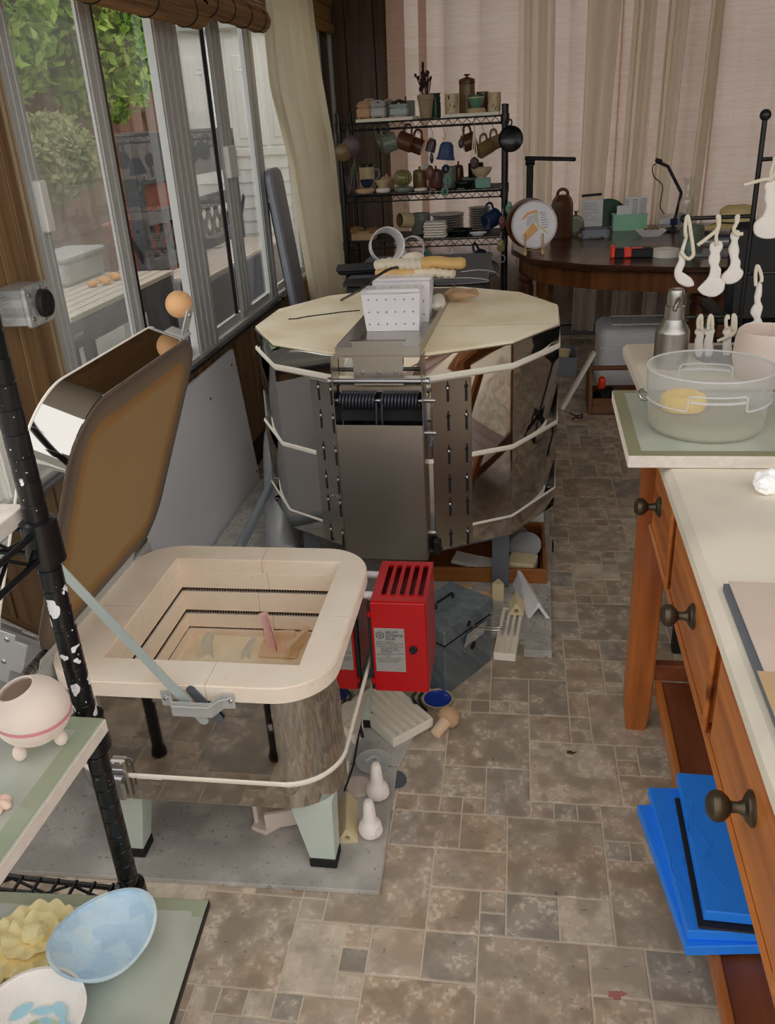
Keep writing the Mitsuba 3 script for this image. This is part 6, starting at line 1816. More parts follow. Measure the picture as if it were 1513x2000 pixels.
# black desk lamp
ly = 5.25
a, b, e = P(1035, 312, y=ly), P(1037, 308, y=ly), P(1124, 314, y=ly)
dl = thing('desk_lamp', 'black upright desk lamp with a flat horizontal head behind the plates', 'lamp')
add(dl, 'base', tf(lathe([(0, 0), (.085, 0), (.085, .012), (.07, .018), (0, .018)], 30), (a[0], ly, D0)), 'black_matte')
add(dl, 'arm', box(a[0] - .019, a[0] + .019, ly - .014, ly + .014, D0 + .015, a[2] - .02, .004), 'black_matte')
add(dl, 'joint', cyl((a[0] - .026, ly, a[2] - .01), (a[0] + .026, ly, a[2] - .01), .020), 'black_matte')
dv = e - a
add(dl, 'head', frame(prism(rrect(-.03, np.linalg.norm(dv), -.028, .028, .02, 6), -.010, .010, .004), a + np.array([0, 0, .008]), dv / np.linalg.norm(dv), (0, 1, 0), np.cross(dv / np.linalg.norm(dv), (0, 1, 0))), 'black_matte', 40)
# slim bent lamp with a hanging wire
bly = 5.32
sl_ = thing('desk_lamp', 'slim black lamp with a crooked arm and hanging wire near the glass bottle', 'lamp')
pp = [P(u, v, y=bly) for u, v in ((1284, 316), (1304, 325), (1330, 376), (1322, 430))]
foot = np.array([pp[-1][0] - .02, bly, D0])
add(sl_, 'arm', tube(np.array([pp[0], pp[1] - (pp[1] - pp[0]) * .1, pp[1], pp[1] + (pp[2] - pp[1]) * .05, pp[2] - (pp[2] - pp[1]) * .05, pp[2], pp[2] + (pp[3] - pp[2]) * .1, foot + [0, 0, .02]]), .0085, 6), 'black_matte', 40)
add(sl_, 'base', tf(lathe([(0, 0), (.07, 0), (.07, .01), (.02, .02), (0, .02)], 26), foot), 'black_matte')
add(sl_, 'head', bx(P(1286, 314, y=bly), (.034, .05, .022), .004, (0, 18, 0)), 'black_matte')
add(sl_, 'wire', tube(spline([P(u, v, y=bly - .01) for u, v in ((1283, 318), (1274, 326), (1277, 345), (1293, 362), (1291, 385), (1289, 405), (1297, 418))], 34), .0028, 6), 'hose_black', True)


def dware(name, label, cat_, u0, u1, v0, vb, prof, mat, y=None, **k):
    y = float(P((u0 + u1) / 2, vb, z=D0)[1]) if y is None else y
    return ware(name, label, cat_, u0, u1, v0, y, D0, prof, mat, **k)


t, x, y, z, r, h = dware('handled_jar', 'tall square dark brown jar with a loop handle on top, on the dark table', 'jar', 1078, 1119, 380, 0, [(0, 0), (1, 0), (1.05, .03), (1.05, .78), (.9, .9), (.6, 1), (0, 1)], 'brown_glaze', y=5.2, n=8)
add(t, 'handle', tube(arc((x, y, z + h), r * .5, 0, 180, (1, 0, 0), (0, 0, 1.0), 14), .008, 8), 'brown_glaze', True)
q = P(1095, 461, z=D0)
one('blue_box', 'small blue cardboard box beside the propped plates', 'box', box(q[0] - .028, q[0] + .028, q[1], q[1] + .05, D0, D0 + .062, .002), 'blue_navy')
q = P(1122, 460, z=D0)
fd = thing('flask', 'flat round cream flask with a short neck on the dark table', 'flask')
add(fd, 'body', frame(lathe([(0, -.016), (.045, -.014), (.052, 0), (.045, .014), (.034, .016), (.03, .013), (0, .015)], 34), (q[0], q[1], D0 + .058), (1, 0, 0), (0, 0, 1.12), (0, -1, 0)), 'olive', 40)
add(fd, 'neck', tf(lathe([(0, 0), (.008, 0), (.007, .016), (.014, .02), (.014, .024), (0, .025)], 16), (q[0] + .002, q[1], D0 + .112)), 'brown_glaze')
add(fd, 'foot', box(q[0] - .018, q[0] + .018, q[1] - .014, q[1] + .014, D0, D0 + .008, .003), 'olive')
q = P(1156, 447, z=D0)
nc = thing('note_card', 'white handwritten note card held upright by a black clip', 'card')
na, nb = P(1136, 391, y=q[1]), P(1176, 432, y=q[1])
add(nc, 'card', tf(box(na[0], nb[0], -.001, .001, 0, na[2] - D0, .0005), (0, q[1], D0), (-4, 0, 0)), 'paper', False)
add(nc, 'clip', tf(box(na[0], nb[0] - .01, -.008, .008, 0, .014, .003), (0, q[1] + .008, na[2] - .004), (0, -3, 0)), 'black_matte')
for k in range(8):
    zz = na[2] - .022 - k * .013
    add(nc, 'written_line', tube(spline([(na[0] + .012 + .0105 * j * (1 if k not in (2, 5) else .6), q[1] - .0022 + (zz - D0) * .07, zz + .0014 * ((j * 5 + k) % 3 - 1)) for j in range(9)], 26), .0008, 4), 'ink_grey', True)
q = P(1190, 437, z=D0)
one('round_tray', 'dark green round tray standing on edge behind the note card', 'tray', frame(lathe([(0, 0), (.10, 0), (.105, .012), (.098, .012), (.095, .004), (0, .004)], 36), (q[0] - .035, min(q[1] + .12, 5.58), D0 + .085), (1, 0, 0), (0, 0, .8), (0, -1, 0)), 'green_dark', 40)
q0, q1 = P(1135, 467, z=D0), P(1188, 465, z=D0)
gt = thing('planter_tray', 'small grey-blue oblong bonsai tray with feet on the dark table', 'tray')
add(gt, 'body', prism(rrect(q0[0], q1[0] + .01, q0[1], q0[1] + .085, .025, 6).difference(rrect(q0[0] + .008, q1[0] + .002, q0[1] + .008, q0[1] + .077, .018, 6)), D0 + .010, D0 + .052), 'grey_plastic', 40)
add(gt, 'floor', prism(rrect(q0[0] + .006, q1[0] + .004, q0[1] + .006, q0[1] + .079, .02, 6), D0 + .010, D0 + .016), 'black_matte', 40)
add(gt, 'rim', prism(rrect(q0[0] - .004, q1[0] + .014, q0[1] - .004, q0[1] + .089, .028, 6).difference(rrect(q0[0] + .008, q1[0] + .002, q0[1] + .008, q0[1] + .077, .018, 6)), D0 + .048, D0 + .055), 'steel_dark', 40)
for xx in (q0[0] + .022, q1[0] - .012):
    add(gt, 'foot', box(xx - .014, xx + .014, q0[1] + .004, q0[1] + .08, D0, D0 + .011, .002), 'grey_plastic')
q0, q1 = P(1198, 451, z=D0), P(1261, 449, z=D0)
gbk = thing('green_basket', 'mint green ribbed plastic basket holding papers on the dark table', 'basket')
bx0, bx1, by0, by1, bh = q0[0] - .004, q1[0] + .004, q0[1], q0[1] + .10, .082
add(gbk, 'wall', cat(box(bx0, bx1, by0, by0 + .004, D0, D0 + bh), box(bx0, bx1, by1 - .004, by1, D0, D0 + bh), box(bx0, bx0 + .004, by0 + .004, by1 - .004, D0, D0 + bh), box(bx1 - .004, bx1, by0 + .004, by1 - .004, D0, D0 + bh), box(bx0 + .004, bx1 - .004, by0 + .004, by1 - .004, D0, D0 + .004)), 'green_basket', False)
add(gbk, 'rim', cat(box(bx0 - .005, bx1 + .005, by0 - .005, by0 + .004, D0 + bh, D0 + bh + .008, .002), box(bx0 - .005, bx1 + .005, by1 - .004, by1 + .005, D0 + bh, D0 + bh + .008, .002), box(bx0 - .005, bx0 + .004, by0, by1, D0 + bh, D0 + bh + .008, .002), box(bx1 - .004, bx1 + .005, by0, by1, D0 + bh, D0 + bh + .008, .002)), 'green_basket')
for k in range(17):
    xx = bx0 + .012 + (bx1 - bx0 - .024) * k / 16
    add(gbk, 'rib', box(xx - .0026, xx + .0026, by0 - .004, by0, D0 + .012, D0 + bh - .006, .001), 'green_basket', False)
for k, (u0, u1, v0, dy, rot, lb_) in enumerate(((1205, 1232, 402, .02, 0, 'low white folded paper at the left inside the green basket'), (1217, 1262, 386, .05, 4, 'tall printed white paper standing in the green basket'))):
    yy = by0 + dy
    a, b = P(u0, v0, y=yy), P(u1, v0, y=yy)
    pt2 = thing('paper', lb_, 'paper')
    add(pt2, 'sheet', tf(box(-(b[0] - a[0]) / 2, (b[0] - a[0]) / 2, -.0012, .0012, 0, a[2] - D0 - .006), ((a[0] + b[0]) / 2, yy, D0 + .006), (-3, rot, 0)), 'paper', False)
    for c_ in range(3 * k):
        for l_ in range(9):
            zz = a[2] - .014 - l_ * .010
            xx = a[0] + .012 + c_ * .043
            add(pt2, 'print_line', box(xx, xx + .022 + .008 * ((l_ * 3 + c_) % 3), yy - .0035 + (zz - D0) * .052, yy - .003 + (zz - D0) * .052, zz, zz + .0028), 'ink_grey', False)
q0, q1 = P(1255, 464, z=D0), P(1290, 464, z=D0)
wb_ = thing('square_dish', 'white square dish with small brown bits, right of the green basket', 'dish')
xm, wd = (q0[0] + q1[0]) / 2, (q1[0] - q0[0]) / 2
add(wb_, 'body', trimesh.convex.convex_hull(np.array([(xm + a * wd, q0[1] + .05 + b * wd * .6, D0) for a in (-1, 1) for b in (-1, 1)] + [(xm + a * wd * 1.75, q0[1] + .05 + b * wd * 1.05, D0 + .034) for a in (-1, 1) for b in (-1, 1)])), 'white_glaze', False)
for k in range(5):
    add(wb_, 'pebble', blob((xm - .03 + .017 * k, q0[1] + .05 + .008 * (k % 2), D0 + .039), (.008, .007, .006), 1), 'brown_tan', True)
# orange and black tool set
q = P(1192, 505, z=D0)
tl = thing('tool_case', 'black and bright orange hand tool lying at the front of the dark table', 'tool')
add(tl, 'case', box(q[0] + .095, q[0] + .20, q[1] - .005, q[1] + .07, D0, D0 + .042, .004), 'black_matte')
add(tl, 'orange_grip', box(q[0], q[0] + .022, q[1], q[1] + .06, D0, D0 + .058, .006), 'orange_plastic')
add(tl, 'orange_grip', box(q[0] + .062, q[0] + .100, q[1] - .008, q[1] + .05, D0 + .003, D0 + .046, .006), 'orange_plastic')
add(tl, 'black_block', box(q[0] + .02, q[0] + .064, q[1], q[1] + .055, D0, D0 + .044, .004), 'black_matte')
add(tl, 'strip', box(q[0] + .10, q[0] + .15, q[1] + .012, q[1] + .024, D0 + .042, D0 + .047), 'orange_plastic', False)
q = P(1303, 505, z=D0)
one('tape_roll', 'roll of white masking tape lying flat at the front of the dark table', 'tape', tf(lathe([(.032, 0), (.060, 0), (.062, .002), (.062, .036), (.060, .038), (.032, .038), (.032, 0)], 36), (q[0], q[1] + .055, D0)), 'plaster', 35)
q = P(1310, 447, z=D0)
pb = thing('plastic_box', 'clear shallow plastic box with a blue and white label by the crooked lamp', 'box')
add(pb, 'body', box(q[0] - .075, q[0] + .065, q[1], q[1] + .12, D0, D0 + .075, .010), 'frosted')
add(pb, 'label', box(q[0] - .07, q[0] - .01, q[1] - .002, q[1], D0 + .03, D0 + .058), 'paper', False)
add(pb, 'label', box(q[0] - .008, q[0] + .06, q[1] - .002, q[1], D0 + .02, D0 + .058), 'blue_cobalt', False)
t, x, y, z, r, h = dware('glass_bottle', 'tall clear square-shouldered glass bottle with a flared mouth', 'bottle', 1331, 1362, 346, 0, [(0, 0), (.95, 0), (1, .03), (1, .56), (.92, .63), (.55, .68), (.5, .72), (.5, .88), (.85, .96), (.9, 1)], 'clear', y=5.1)
add(t, 'label', tf(lathe([(r * 1.005, h * .12), (r * 1.005, h * .42)], 24), (x, y, z)).slice_plane((x - .2 * r, y, 0), (-1, 0, 0)).slice_plane((x, y, 0), (0, -1, 0)), 'label_silver', True)
t, x, y, z, r, h = dware('pale_mug', 'pale grey-green tumbler with a teal patch beside the cord loop', 'mug', 1328, 1376, 441, 497, MUG, 'grey_green')
a0 = math.radians(-100)
add(t, 'patch', frame(lathe([(0, .0008), (r * .3, .0008), (r * .32, 0)], 16), (x + (r + .0003) * math.cos(a0), y + (r + .0003) * math.sin(a0), z + h * .35), (-math.sin(a0), math.cos(a0), 0), (0, 0, 1.5), (math.cos(a0), math.sin(a0), 0)), 'teal', True)
q = P(1425, 470, z=D0)
for k, (w_, d_, h0_, h1_, mt, lb_) in enumerate(((.30, .22, 0, .012, 'paper', 'lowest white magazine in the pile under the straw hat'), (.28, .20, .0125, .026, 'grey_ware', 'grey book in the pile under the straw hat'), (.26, .2, .0265, .040, 'blue_navy', 'dark blue book on top of the pile under the straw hat'))):
    one('book', lb_, 'book', tf(box(-w_ / 2, w_ / 2, -d_ / 2, d_ / 2, D0 + h0_, D0 + h1_, .002), (q[0] + .01 * k, q[1] + .04, 0), (0, 0, 6 * k - 5)), mt, False)
ht = thing('straw_hat', 'pale straw sun hat on the pile of books at the right of the dark table', 'hat')
hb_ = lathe([(.088, .045), (.10, .012), (.17, .004), (.185, -.004), (.186, -.001), (.17, .008), (.102, .016), (.092, .047)], 44)
hb_.vertices[:, 2] += .018 * np.sin(2 * np.arctan2(hb_.vertices[:, 1], hb_.vertices[:, 0])) * (np.hypot(hb_.vertices[:, 0], hb_.vertices[:, 1]) > .12)
add(ht, 'brim', tf(hb_, (q[0] + .03, q[1] + .04, D0 + .064), (0, 0, 20)), 'hat', True)
add(ht, 'crown', tf(bumpy(lathe([(.098, .015), (.092, .05), (.085, .085), (.065, .105), (.03, .104), (0, .098)], 40), .006, 18), (q[0] + .03, q[1] + .04, D0 + .064)), 'hat', True)
add(ht, 'band', tf(lathe([(.1005, .016), (.0975, .034), (.0965, .034), (.0995, .016)], 40), (q[0] + .03, q[1] + .04, D0 + .064)), 'black_matte', True)
q = P(1400, 500, z=D0)
one('notebook', 'dark grey notebook lying at the right front of the dark table', 'book', tf(box(-.12, .12, -.09, .09, D0, D0 + .014, .002), (q[0], q[1] + .06, 0), (0, 0, -12)), 'grey_plastic', False)

# black office chair behind the pendant stand
oc = thing('office_chair', 'black padded chair partly hidden behind the pendant stand at the right', 'chair')
cx_, cy_ = 1.05, 3.55
add(oc, 'seat', box(cx_ - .24, cx_ + .24, cy_ - .23, cy_ + .23, .44, .52, .035), 'black_matte', 40)
add(oc, 'backrest', tf(box(-.22, .22, -.03, .03, 0, .42, .03), (cx_ + .05, cy_ + .25, .56), (-8, 0, 0)), 'black_matte', 40)
for s in (-1, 1):
    add(oc, 'armrest', cat(box(cx_ + s * .27 - .03, cx_ + s * .27 + .03, cy_ - .18, cy_ + .15, .66, .70, .012), box(cx_ + s * .27 - .015, cx_ + s * .27 + .015, cy_ - .03, cy_ + .03, .48, .66, .005)), 'black_matte', 40)
add(oc, 'column', cyl((cx_, cy_, .10), (cx_, cy_, .44), .028), 'steel_dark')
for k in range(5):
    a = k * 2 * PI / 5
    l_ = add(oc, 'spoke', tube([(cx_, cy_, .11), (cx_ + .26 * math.cos(a), cy_ + .26 * math.sin(a), .065)], .018, 8), 'black_matte', True)
    add(l_, 'castor', blob((cx_ + .26 * math.cos(a), cy_ + .26 * math.sin(a), .028), (.028, .028, .028), 2), 'black_rubber', True)

# ================================================================ UNDER AND BEFORE THE DARK TABLE
cyf = 4.72
xl_, xr_ = P(1171, 690, y=cyf)[0], P(1348, 690, y=cyf)[0]
zt_ = P(1200, 642, y=cyf)[2]
co = thing('foam_cooler', 'grey-white polystyrene cooler box with a rounded lid under the dark table', 'cooler')
cw = .36
add(co, 'body', prism(rrect(xl_, xr_, cyf, cyf + cw, .05, 8), 0.001, zt_ - .105, .012), 'foam', 40)
lid_ = trimesh.convex.convex_hull(np.vstack([tf(blob((0, 0, 0), (.05, .05, .05), 3), (x, y, z)).vertices for x in (xl_ + .046, xr_ - .046) for y in (cyf + .046, cyf + cw - .046) for z in (zt_ - .052,)] + [np.array([[x, y, zt_ - .103] for x in (xl_ - .004, xr_ + .004) for y in (cyf + .05, cyf + cw - .05)]), np.array([[x, y, zt_ - .103] for x in (xl_ + .05, xr_ - .05) for y in (cyf - .004, cyf + cw + .004)])]))
add(co, 'lid', lid_, 'foam', 40)
rm_ = rrect(xl_ + .07, xr_ - .05, cyf + .09, cyf + cw - .05, .01, 3)
add(co, 'lid_panel', prism(rm_.difference(rm_.buffer(-.008)), zt_ - .004, zt_ + .004), 'foam', False)
# wooden tool tote
q = P(1148, 811, z=0)
tx0, ty0 = q[0], q[1]
tw, td = .34, .24
tt = thing('tool_tote', 'brown wooden tool tote with a rod handle in front of the foam cooler', 'tool box')
add(tt, 'front_panel', box(tx0 + .018, tx0 + tw, ty0, ty0 + .014, .004, .088, .003), 'walnut', False)
add(tt, 'back_panel', box(tx0 + .018, tx0 + tw, ty0 + td - .014, ty0 + td, .004, .088, .003), 'walnut', False)
add(tt, 'floor', box(tx0 + .018, tx0 + tw, ty0 + .014, ty0 + td - .014, .004, .016), 'walnut', False)
for xx in (tx0, tx0 + tw):
    add(tt, 'end_panel', tf(prism([(0, 0), (td, 0), (td, .09), (td * .62, .235), (td * .38, .235), (0, .09)], 0, .018, .002), (xx, ty0, .002), (90, 0, 90)), 'walnut', False)
add(tt, 'handle', cyl((tx0 + .01, ty0 + td / 2, .215), (tx0 + tw + .01, ty0 + td / 2, .215), .012), 'wood_tote')
dr_ = thing('cordless_drill', 'black and orange power drill lying in the wooden tote', 'drill')
add(dr_, 'body', cyl((tx0 + .05, ty0 + .06, .075), (tx0 + .12, ty0 + .10, .085), .040), 'black_matte')
add(dr_, 'chuck', cyl((tx0 + .12, ty0 + .10, .085), (tx0 + .15, ty0 + .117, .088), .022, .014), 'steel_dark')
add(dr_, 'grip', bx((tx0 + .07, ty0 + .10, .135), (.035, .045, .08), .01, (15, 0, 0)), 'orange_plastic')
for k, (dx, dz, mt, lb_) in enumerate(((.19, .06, 'black_matte', 'black-handled screwdriver in the wooden tote'), (.23, .075, 'red_enamel', 'red-handled screwdriver in the wooden tote'), (.245, .065, 'black_matte', 'short black pliers lying at the back of the wooden tote'))):
    t = thing('hand_tool', lb_, 'tool')
    a = np.array([tx0 + dx - .06, ty0 + .06 + .03 * k, dz - .014])
    b = np.array([tx0 + dx + .03, ty0 + .09 + .03 * k, dz + .03])
    add(t, 'handle', cyl(a, b, .013, .011, 12), mt)
    add(t, 'shaft', cyl(b, b + (b - a) * .7, .004, n=8), 'alu')
lp0 = P(1094, 803, z=.002)
lp1 = P(1156, 680, y=lp0[1] + .10)
ln = thing('leaning_board', 'thin grey board leaning diagonally against the wooden tote', 'board')
d = (lp1 - lp0) * np.array([1, 0, 1])
L = np.linalg.norm(d)
d /= L
add(ln, 'board', frame(prism(rrect(0, L, -.02, .035, .02, 5), -.009, .009, .003), lp0 + np.array([.006, 0, .006]), d, (0, 1, 0), np.cross(d, (0, 1, 0))), 'plaster', 40)
one('power_cable', 'thin black cord curled on the floor before the wooden tote', 'cord', tube(spline([P(u, v, z=.005) for u, v in ((1112, 806), (1125, 812), (1137, 809), (1134, 816), (1122, 815), (1118, 820))], 26), .003, 6), 'hose_black', True)
q0, q1 = P(1122, 737, z=0), P(1087, 700, z=0)
gbn = thing('grey_bin', 'low grey plastic bin behind the big kiln near the curtain', 'bin')
bx0, bx1, by0, by1 = q0[0] - .13, q0[0] + .01, q0[1] + .02, q0[1] + .30
add(gbn, 'wall', cat(box(bx0, bx1, by0, by0 + .006, .001, .11), box(bx0, bx1, by1 - .006, by1, .001, .11), box(bx0, bx0 + .006, by0 + .006, by1 - .006, .001, .11), box(bx1 - .006, bx1, by0 + .006, by1 - .006, .001, .11), box(bx0 + .006, bx1 - .006, by0 + .006, by1 - .006, .001, .008)), 'grey_plastic', False)
add(gbn, 'rim', prism(sg.box(bx0 - .006, by0 - .006, bx1 + .006, by1 + .006).difference(sg.box(bx0 + .006, by0 + .006, bx1 - .006, by1 - .006)), .106, .113), 'grey_plastic', False)
x, y = (bx0 + bx1) / 2 - .01, by0 + .09
rc = np.linalg.norm(P(1127, 690, y=y) - P(1097, 690, y=y)) / 2
one('yellow_cup', 'pale yellow cup standing in the grey bin', 'cup', tf(lathe([(0, 0), (rc * .74, 0), (rc, .125), (rc * 1.04, .128), (rc * .95, .126), (rc * .7, .008), (0, .008)], 30), (x, y, .0085)), 'cup_yellow', 40)
one('green_pouch', 'dark green pouch lying beside the yellow cup in the grey bin', 'pouch', bumpy(blob((x + .045, y + .09, .048), (.020, .045, .032), 3), .006, 30), 'green_dark', True)
one('blue_bowl', 'dark blue round bowl on the floor behind the grey bin', 'bowl', tf(lathe([(0, 0), (.06, 0), (.065, .03), (.05, .04), (0, .04)], 24), (bx0 + .06, by1 + .16, .001)), 'blue_navy')

# ================================================================ BEHIND AND ON THE BIG KILN
cab = thing('charcoal_cabinet', 'dark charcoal storage cabinet directly behind the big kiln', 'cabinet')
ca0 = P(664, 563, z=.865)
add(cab, 'body', box(ca0[0], -.12, 3.34, 3.98, .001, .85, .008), 'charcoal')
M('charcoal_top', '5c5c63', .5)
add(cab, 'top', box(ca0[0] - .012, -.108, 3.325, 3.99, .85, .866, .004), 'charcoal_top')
bg = P(716, 530, z=.868)
bgt = thing('black_folder', 'black folded fabric case lying on the charcoal cabinet', 'case')
add(bgt, 'case', bumpy(tf(box(-.12, .12, -.09, .09, 0, .020, .008).subdivide().subdivide().subdivide(), (bg[0] + .0, bg[1] + .02, .8675), (0, 0, 8)), 0.004, 18), 'black_matte', 40)
add(bgt, 'flap', tf(box(-.125, .09, -.09, .02, 0, .006, .002), (bg[0] + .0, bg[1] + .01, .8905), (4, 0, 8)), 'charcoal')
for k, (dx, dz, an, lb_) in enumerate(((0, .868, 6, 'thin steel sheet edge lying on the charcoal cabinet at the left'), (.05, .871, -4, 'second thin grey sheet lying on the charcoal cabinet'))):
    q = P(690 + 30 * k, 552, z=dz)
    one('metal_sheet', lb_, 'sheet', tf(box(-.11, .11, -.07, .07, 0, .0015), (q[0] + .07, q[1] + .02, dz + .0005), (0, 0, an)), 'steel_dark', False)
CH = KZT + .008


def whitebox(label, pts, y, depth, rows, cols, lip):
    """a white perforated ceramic block: pts = front face corners top-left, bottom-right"""
    a, b = P(*pts[0], y=y), P(*pts[1], y=y)
    t = thing('perforated_block', label, 'ceramic block')
    x0, x1, z1 = a[0], b[0], a[2]
    hull = trimesh.convex.convex_hull(np.array([(x0 + (.010 if z == CH else 0), yy + (.006 if z == CH else 0), z) for z in (CH, z1 - lip) for yy in (y, y + depth)] + [(x1 - (.006 if z == CH else 0), yy + (.006 if z == CH else 0), z) for z in (CH, z1 - lip) for yy in (y, y + depth)]))
    add(t, 'body', bumpy(hull.subdivide().subdivide().subdivide(), .0015, 40), 'white_glaze', 40)
    add(t, 'lip', bumpy(box(x0 - .004, x1 + .004, y - .004, y + depth + .004, z1 - lip, z1, .006).subdivide().subdivide(), .002, 40), 'white_glaze', 40)
    for r_ in range(rows):
        for c_ in range(cols):
            add(t, 'hole', frame(lathe([(0, .0006), (.0022, .0005), (.0026, 0)], 8), (x0 + (x1 - x0) * (.12 + .76 * c_ / (cols - 1)), y + (.004 if r_ < rows - 1 else .0058) + .0 - .0045, CH + (z1 - lip - CH) * (.86 - .66 * r_ / max(rows - 1, 1))), (1, 0, 0), (0, 0, 1), (0, -1, 0)), 'grey_ware', False)
    for c_ in range(cols + 1):
        add(t, 'top_hole', tf(lathe([(0, .0006), (.0022, .0005), (.0026, 0)], 8), (x0 + (x1 - x0) * (.08 + .84 * c_ / cols), y + depth * .4, z1 + .0003)), 'grey_ware', False)
    return x0, x1, z1


x0, x1, z1 = whitebox('front white perforated ceramic block on the hinge channel of the big kiln', ((704, 567), (822, 648)), 2.525, .075, 3, 6, .014)
x2, x3, z2 = whitebox('second white perforated ceramic block standing right behind the front one', ((728, 545), (841, 625)), 2.64, .10, 3, 6, .012)
whitebox('low white perforated ceramic block farthest back on the hinge channel', ((726, 545), (842, 600)), 2.78, .12, 2, 6, .010)
# work gloves
gz = z2 + .001


def bundle(t, name, a, b, r, mat, seed, waves=0):
    """a rolled or folded length of cloth between two points"""
    a, b = np.asarray(a, float), np.asarray(b, float)
    pts = spline([a, (a * 2 + b) / 3 + [0, .006, .003], (a + 2 * b) / 3 + [0, -.004, .001], b], 26)
    rr = r * (1 + (.14 * np.sin(np.arange(26) * waves)) if waves else np.ones(26)) * np.r_[.55, .85, np.ones(22), .85, .6]
    m = tube(pts, rr, 14)
    c = pts.mean(0)
    m.vertices = np.c_[m.vertices[:, 0], c[1] + (m.vertices[:, 1] - c[1]) * 1.8, m.vertices[:, 2]]
    add(t, name, bumpy(m, r * .22, 34, seed), mat, 50)


yg = 2.74
gl = lambda u, v: P(u, v, y=yg)
wg = thing('work_glove', 'white knit and yellow leather work glove on top of the pile on the white blocks', 'glove')
bundle(wg, 'knit_cuff', gl(731, 519), gl(826, 514), 0.0165, 'glove_white', 2, 1.9)
bundle(wg, 'leather_palm', gl(820, 514), gl(909, 513), .0175, 'glove_yellow', 5)
wg = thing('work_glove', 'second work glove underneath, orange leather at the left and white knit at the right', 'glove')
bundle(wg, 'leather_palm', gl(732, 533), gl(812, 530), .012, 'glove_yellow', 7)
bundle(wg, 'knit_cuff', gl(805, 530), gl(890, 534), .013, 'glove_white', 9, 1.7)
one('cream_cloth', 'crumpled cream cloth heaped beside the gloves below the white cup', 'cloth', bumpy(blob(P(806, 505, y=2.86), (.038, .035, .020), 3), .010, 24, 6), 'cream_cloth', True)
# white cup lying on its side
cq = np.array([P(757, 478, y=3.42)[0], 3.42, 0])
rcup = np.linalg.norm(P(790, 478, y=3.42) - P(724, 478, y=3.42)) / 2
cq[2] = P(757, 478, y=3.42)[2]
wc_ = thing('white_cup', 'white bottomless cup lying on its side with its mouth towards the room, behind the gloves', 'cup')
ax = np.array([.30, -.93, .20])
ax /= np.linalg.norm(ax)
ex_ = np.cross((0, 0, 1), ax)
ex_ /= np.linalg.norm(ex_)
add(wc_, 'body', frame(lathe([(rcup * .82, -.11), (rcup * .90, -.115), (rcup * .92, -.10), (rcup, -.005), (rcup * 1.02, 0), (rcup * .95, -.004), (rcup * .84, -.108), (rcup * .82, -.11)], 44), cq, ex_, np.cross(ax, ex_), ax), 'white_glaze', 40)
cq2 = P(803, 488, y=3.56)
one('white_cup', 'smaller white bottomless cup lying just right of the first', 'cup', frame(lathe([(.040, -.10), (.045, -.10), (.052, -.005), (.053, 0), (.048, -.004), (.04, -.10)], 36), cq2, (1, 0, 0), (0, 0, 1), (0, -1, 0)), 'white_glaze', 40)
one('stand_block', 'dark block carrying the white cups on the charcoal cabinet', 'block', box(cq[0] - .06, cq2[0] + .06, 3.42, 3.75, .867, min(cq[2] - rcup, cq2[2] - .054) - .001, .004), 'charcoal')
# wires and rods
one('black_rod', 'long bent black wire lying across the white blocks towards the left', 'wire', tube(spline([P(666, 586, z=CH + .004), P(702, 566, y=2.51), P(740, 541, y=2.60) + [0, 0, .006], P(772, 528, y=2.70) + [0, 0, .008], P(815, 524, y=2.80)], 40), .0042, 7), 'hose_black', True)
one('thin_wire', 'thin dark wire lying on the left of the cream kiln lid', 'wire', tube(spline([P(u, v, z=KZT + .0058) for u, v in ((563, 623), (580, 622), (600, 618), (640, 613), (670, 609), (703, 606))], 30), .0016, 5), 'hose_black', True)
for k, (pts, lb_) in enumerate(((((838, 545), (880, 543), (925, 543), (955, 548), (920, 553), (850, 556)), 'looped pale steel wire sticking out right of the white blocks'), (((900, 531), (935, 527), (965, 531), (975, 540)), 'single pale wire pointing right from the gloves'))):
    one('steel_wire', lb_, 'wire', tube(spline([P(u, v, y=2.80 + .02 * i) for i, (u, v) in enumerate(pts)], 40), .002, 6), 'alu', True)
one('crumpled_bag', 'crumpled tan paper bag on the right half of the kiln lid', 'paper bag', tf(bumpy(blob((0, 0, 0), (.058, .042, .020), 2), .022, 24, 3), P(905, 580, z=KZT + .024) + np.array([0, 0, .010])), 'tan', False)
one('crumpled_cloth', 'crumpled whitish cloth in the hinge channel behind the white blocks', 'cloth', bumpy(blob(P(856, 590, z=CH + .03), (.024, .07, .022), 3), .010, 24, 9), 'plaster', 30)

# ================================================================ GREY FOLDING TABLE, OUTLET BOX
ft_ = thing('folding_table', 'grey plastic folding table leaning on edge against the windows before the cream curtain', 'table')
ya, yb = 4.13, 4.335
L = 1.27
tb0, tb1 = np.array([-1.03, 0, .004]), np.array([WX + .035, 0, 1.255])
d = (tb1 - tb0) / np.linalg.norm(tb1 - tb0)
L = np.linalg.norm(tb1 - tb0)
nn = np.cross(d, (0, 1, 0))
add(ft_, 'top', frame(prism(rrect(0, L, ya, yb, .06, 8), -.020, .020, .010), tb0, d, (0, 1, 0), nn), 'grey_plastic', 40)
add(ft_, 'inner_panel', frame(prism(rrect(.05, L - .05, ya + .03, yb - .02, .03, 6), .0, .0215, .001), tb0, d, (0, 1, 0), nn), 'charcoal', 40)
for yy in (ya + .07, yb - .06):
    add(ft_, 'folded_leg', frame(tube([(.12, yy, .032), (L - .15, yy, .032)], .011, 8), tb0, d, (0, 1, 0), nn), 'grey_steel', True)
ob = thing('outlet_box', 'galvanised steel electrical box with a round black socket on the wood wall', 'outlet')
oxf = WX + .085
f0, f1 = P(52, 600, x=oxf), P(106, 600, x=oxf)
oz0, oz1 = P(60, 645, x=oxf)[2], P(80, 550, x=oxf)[2]
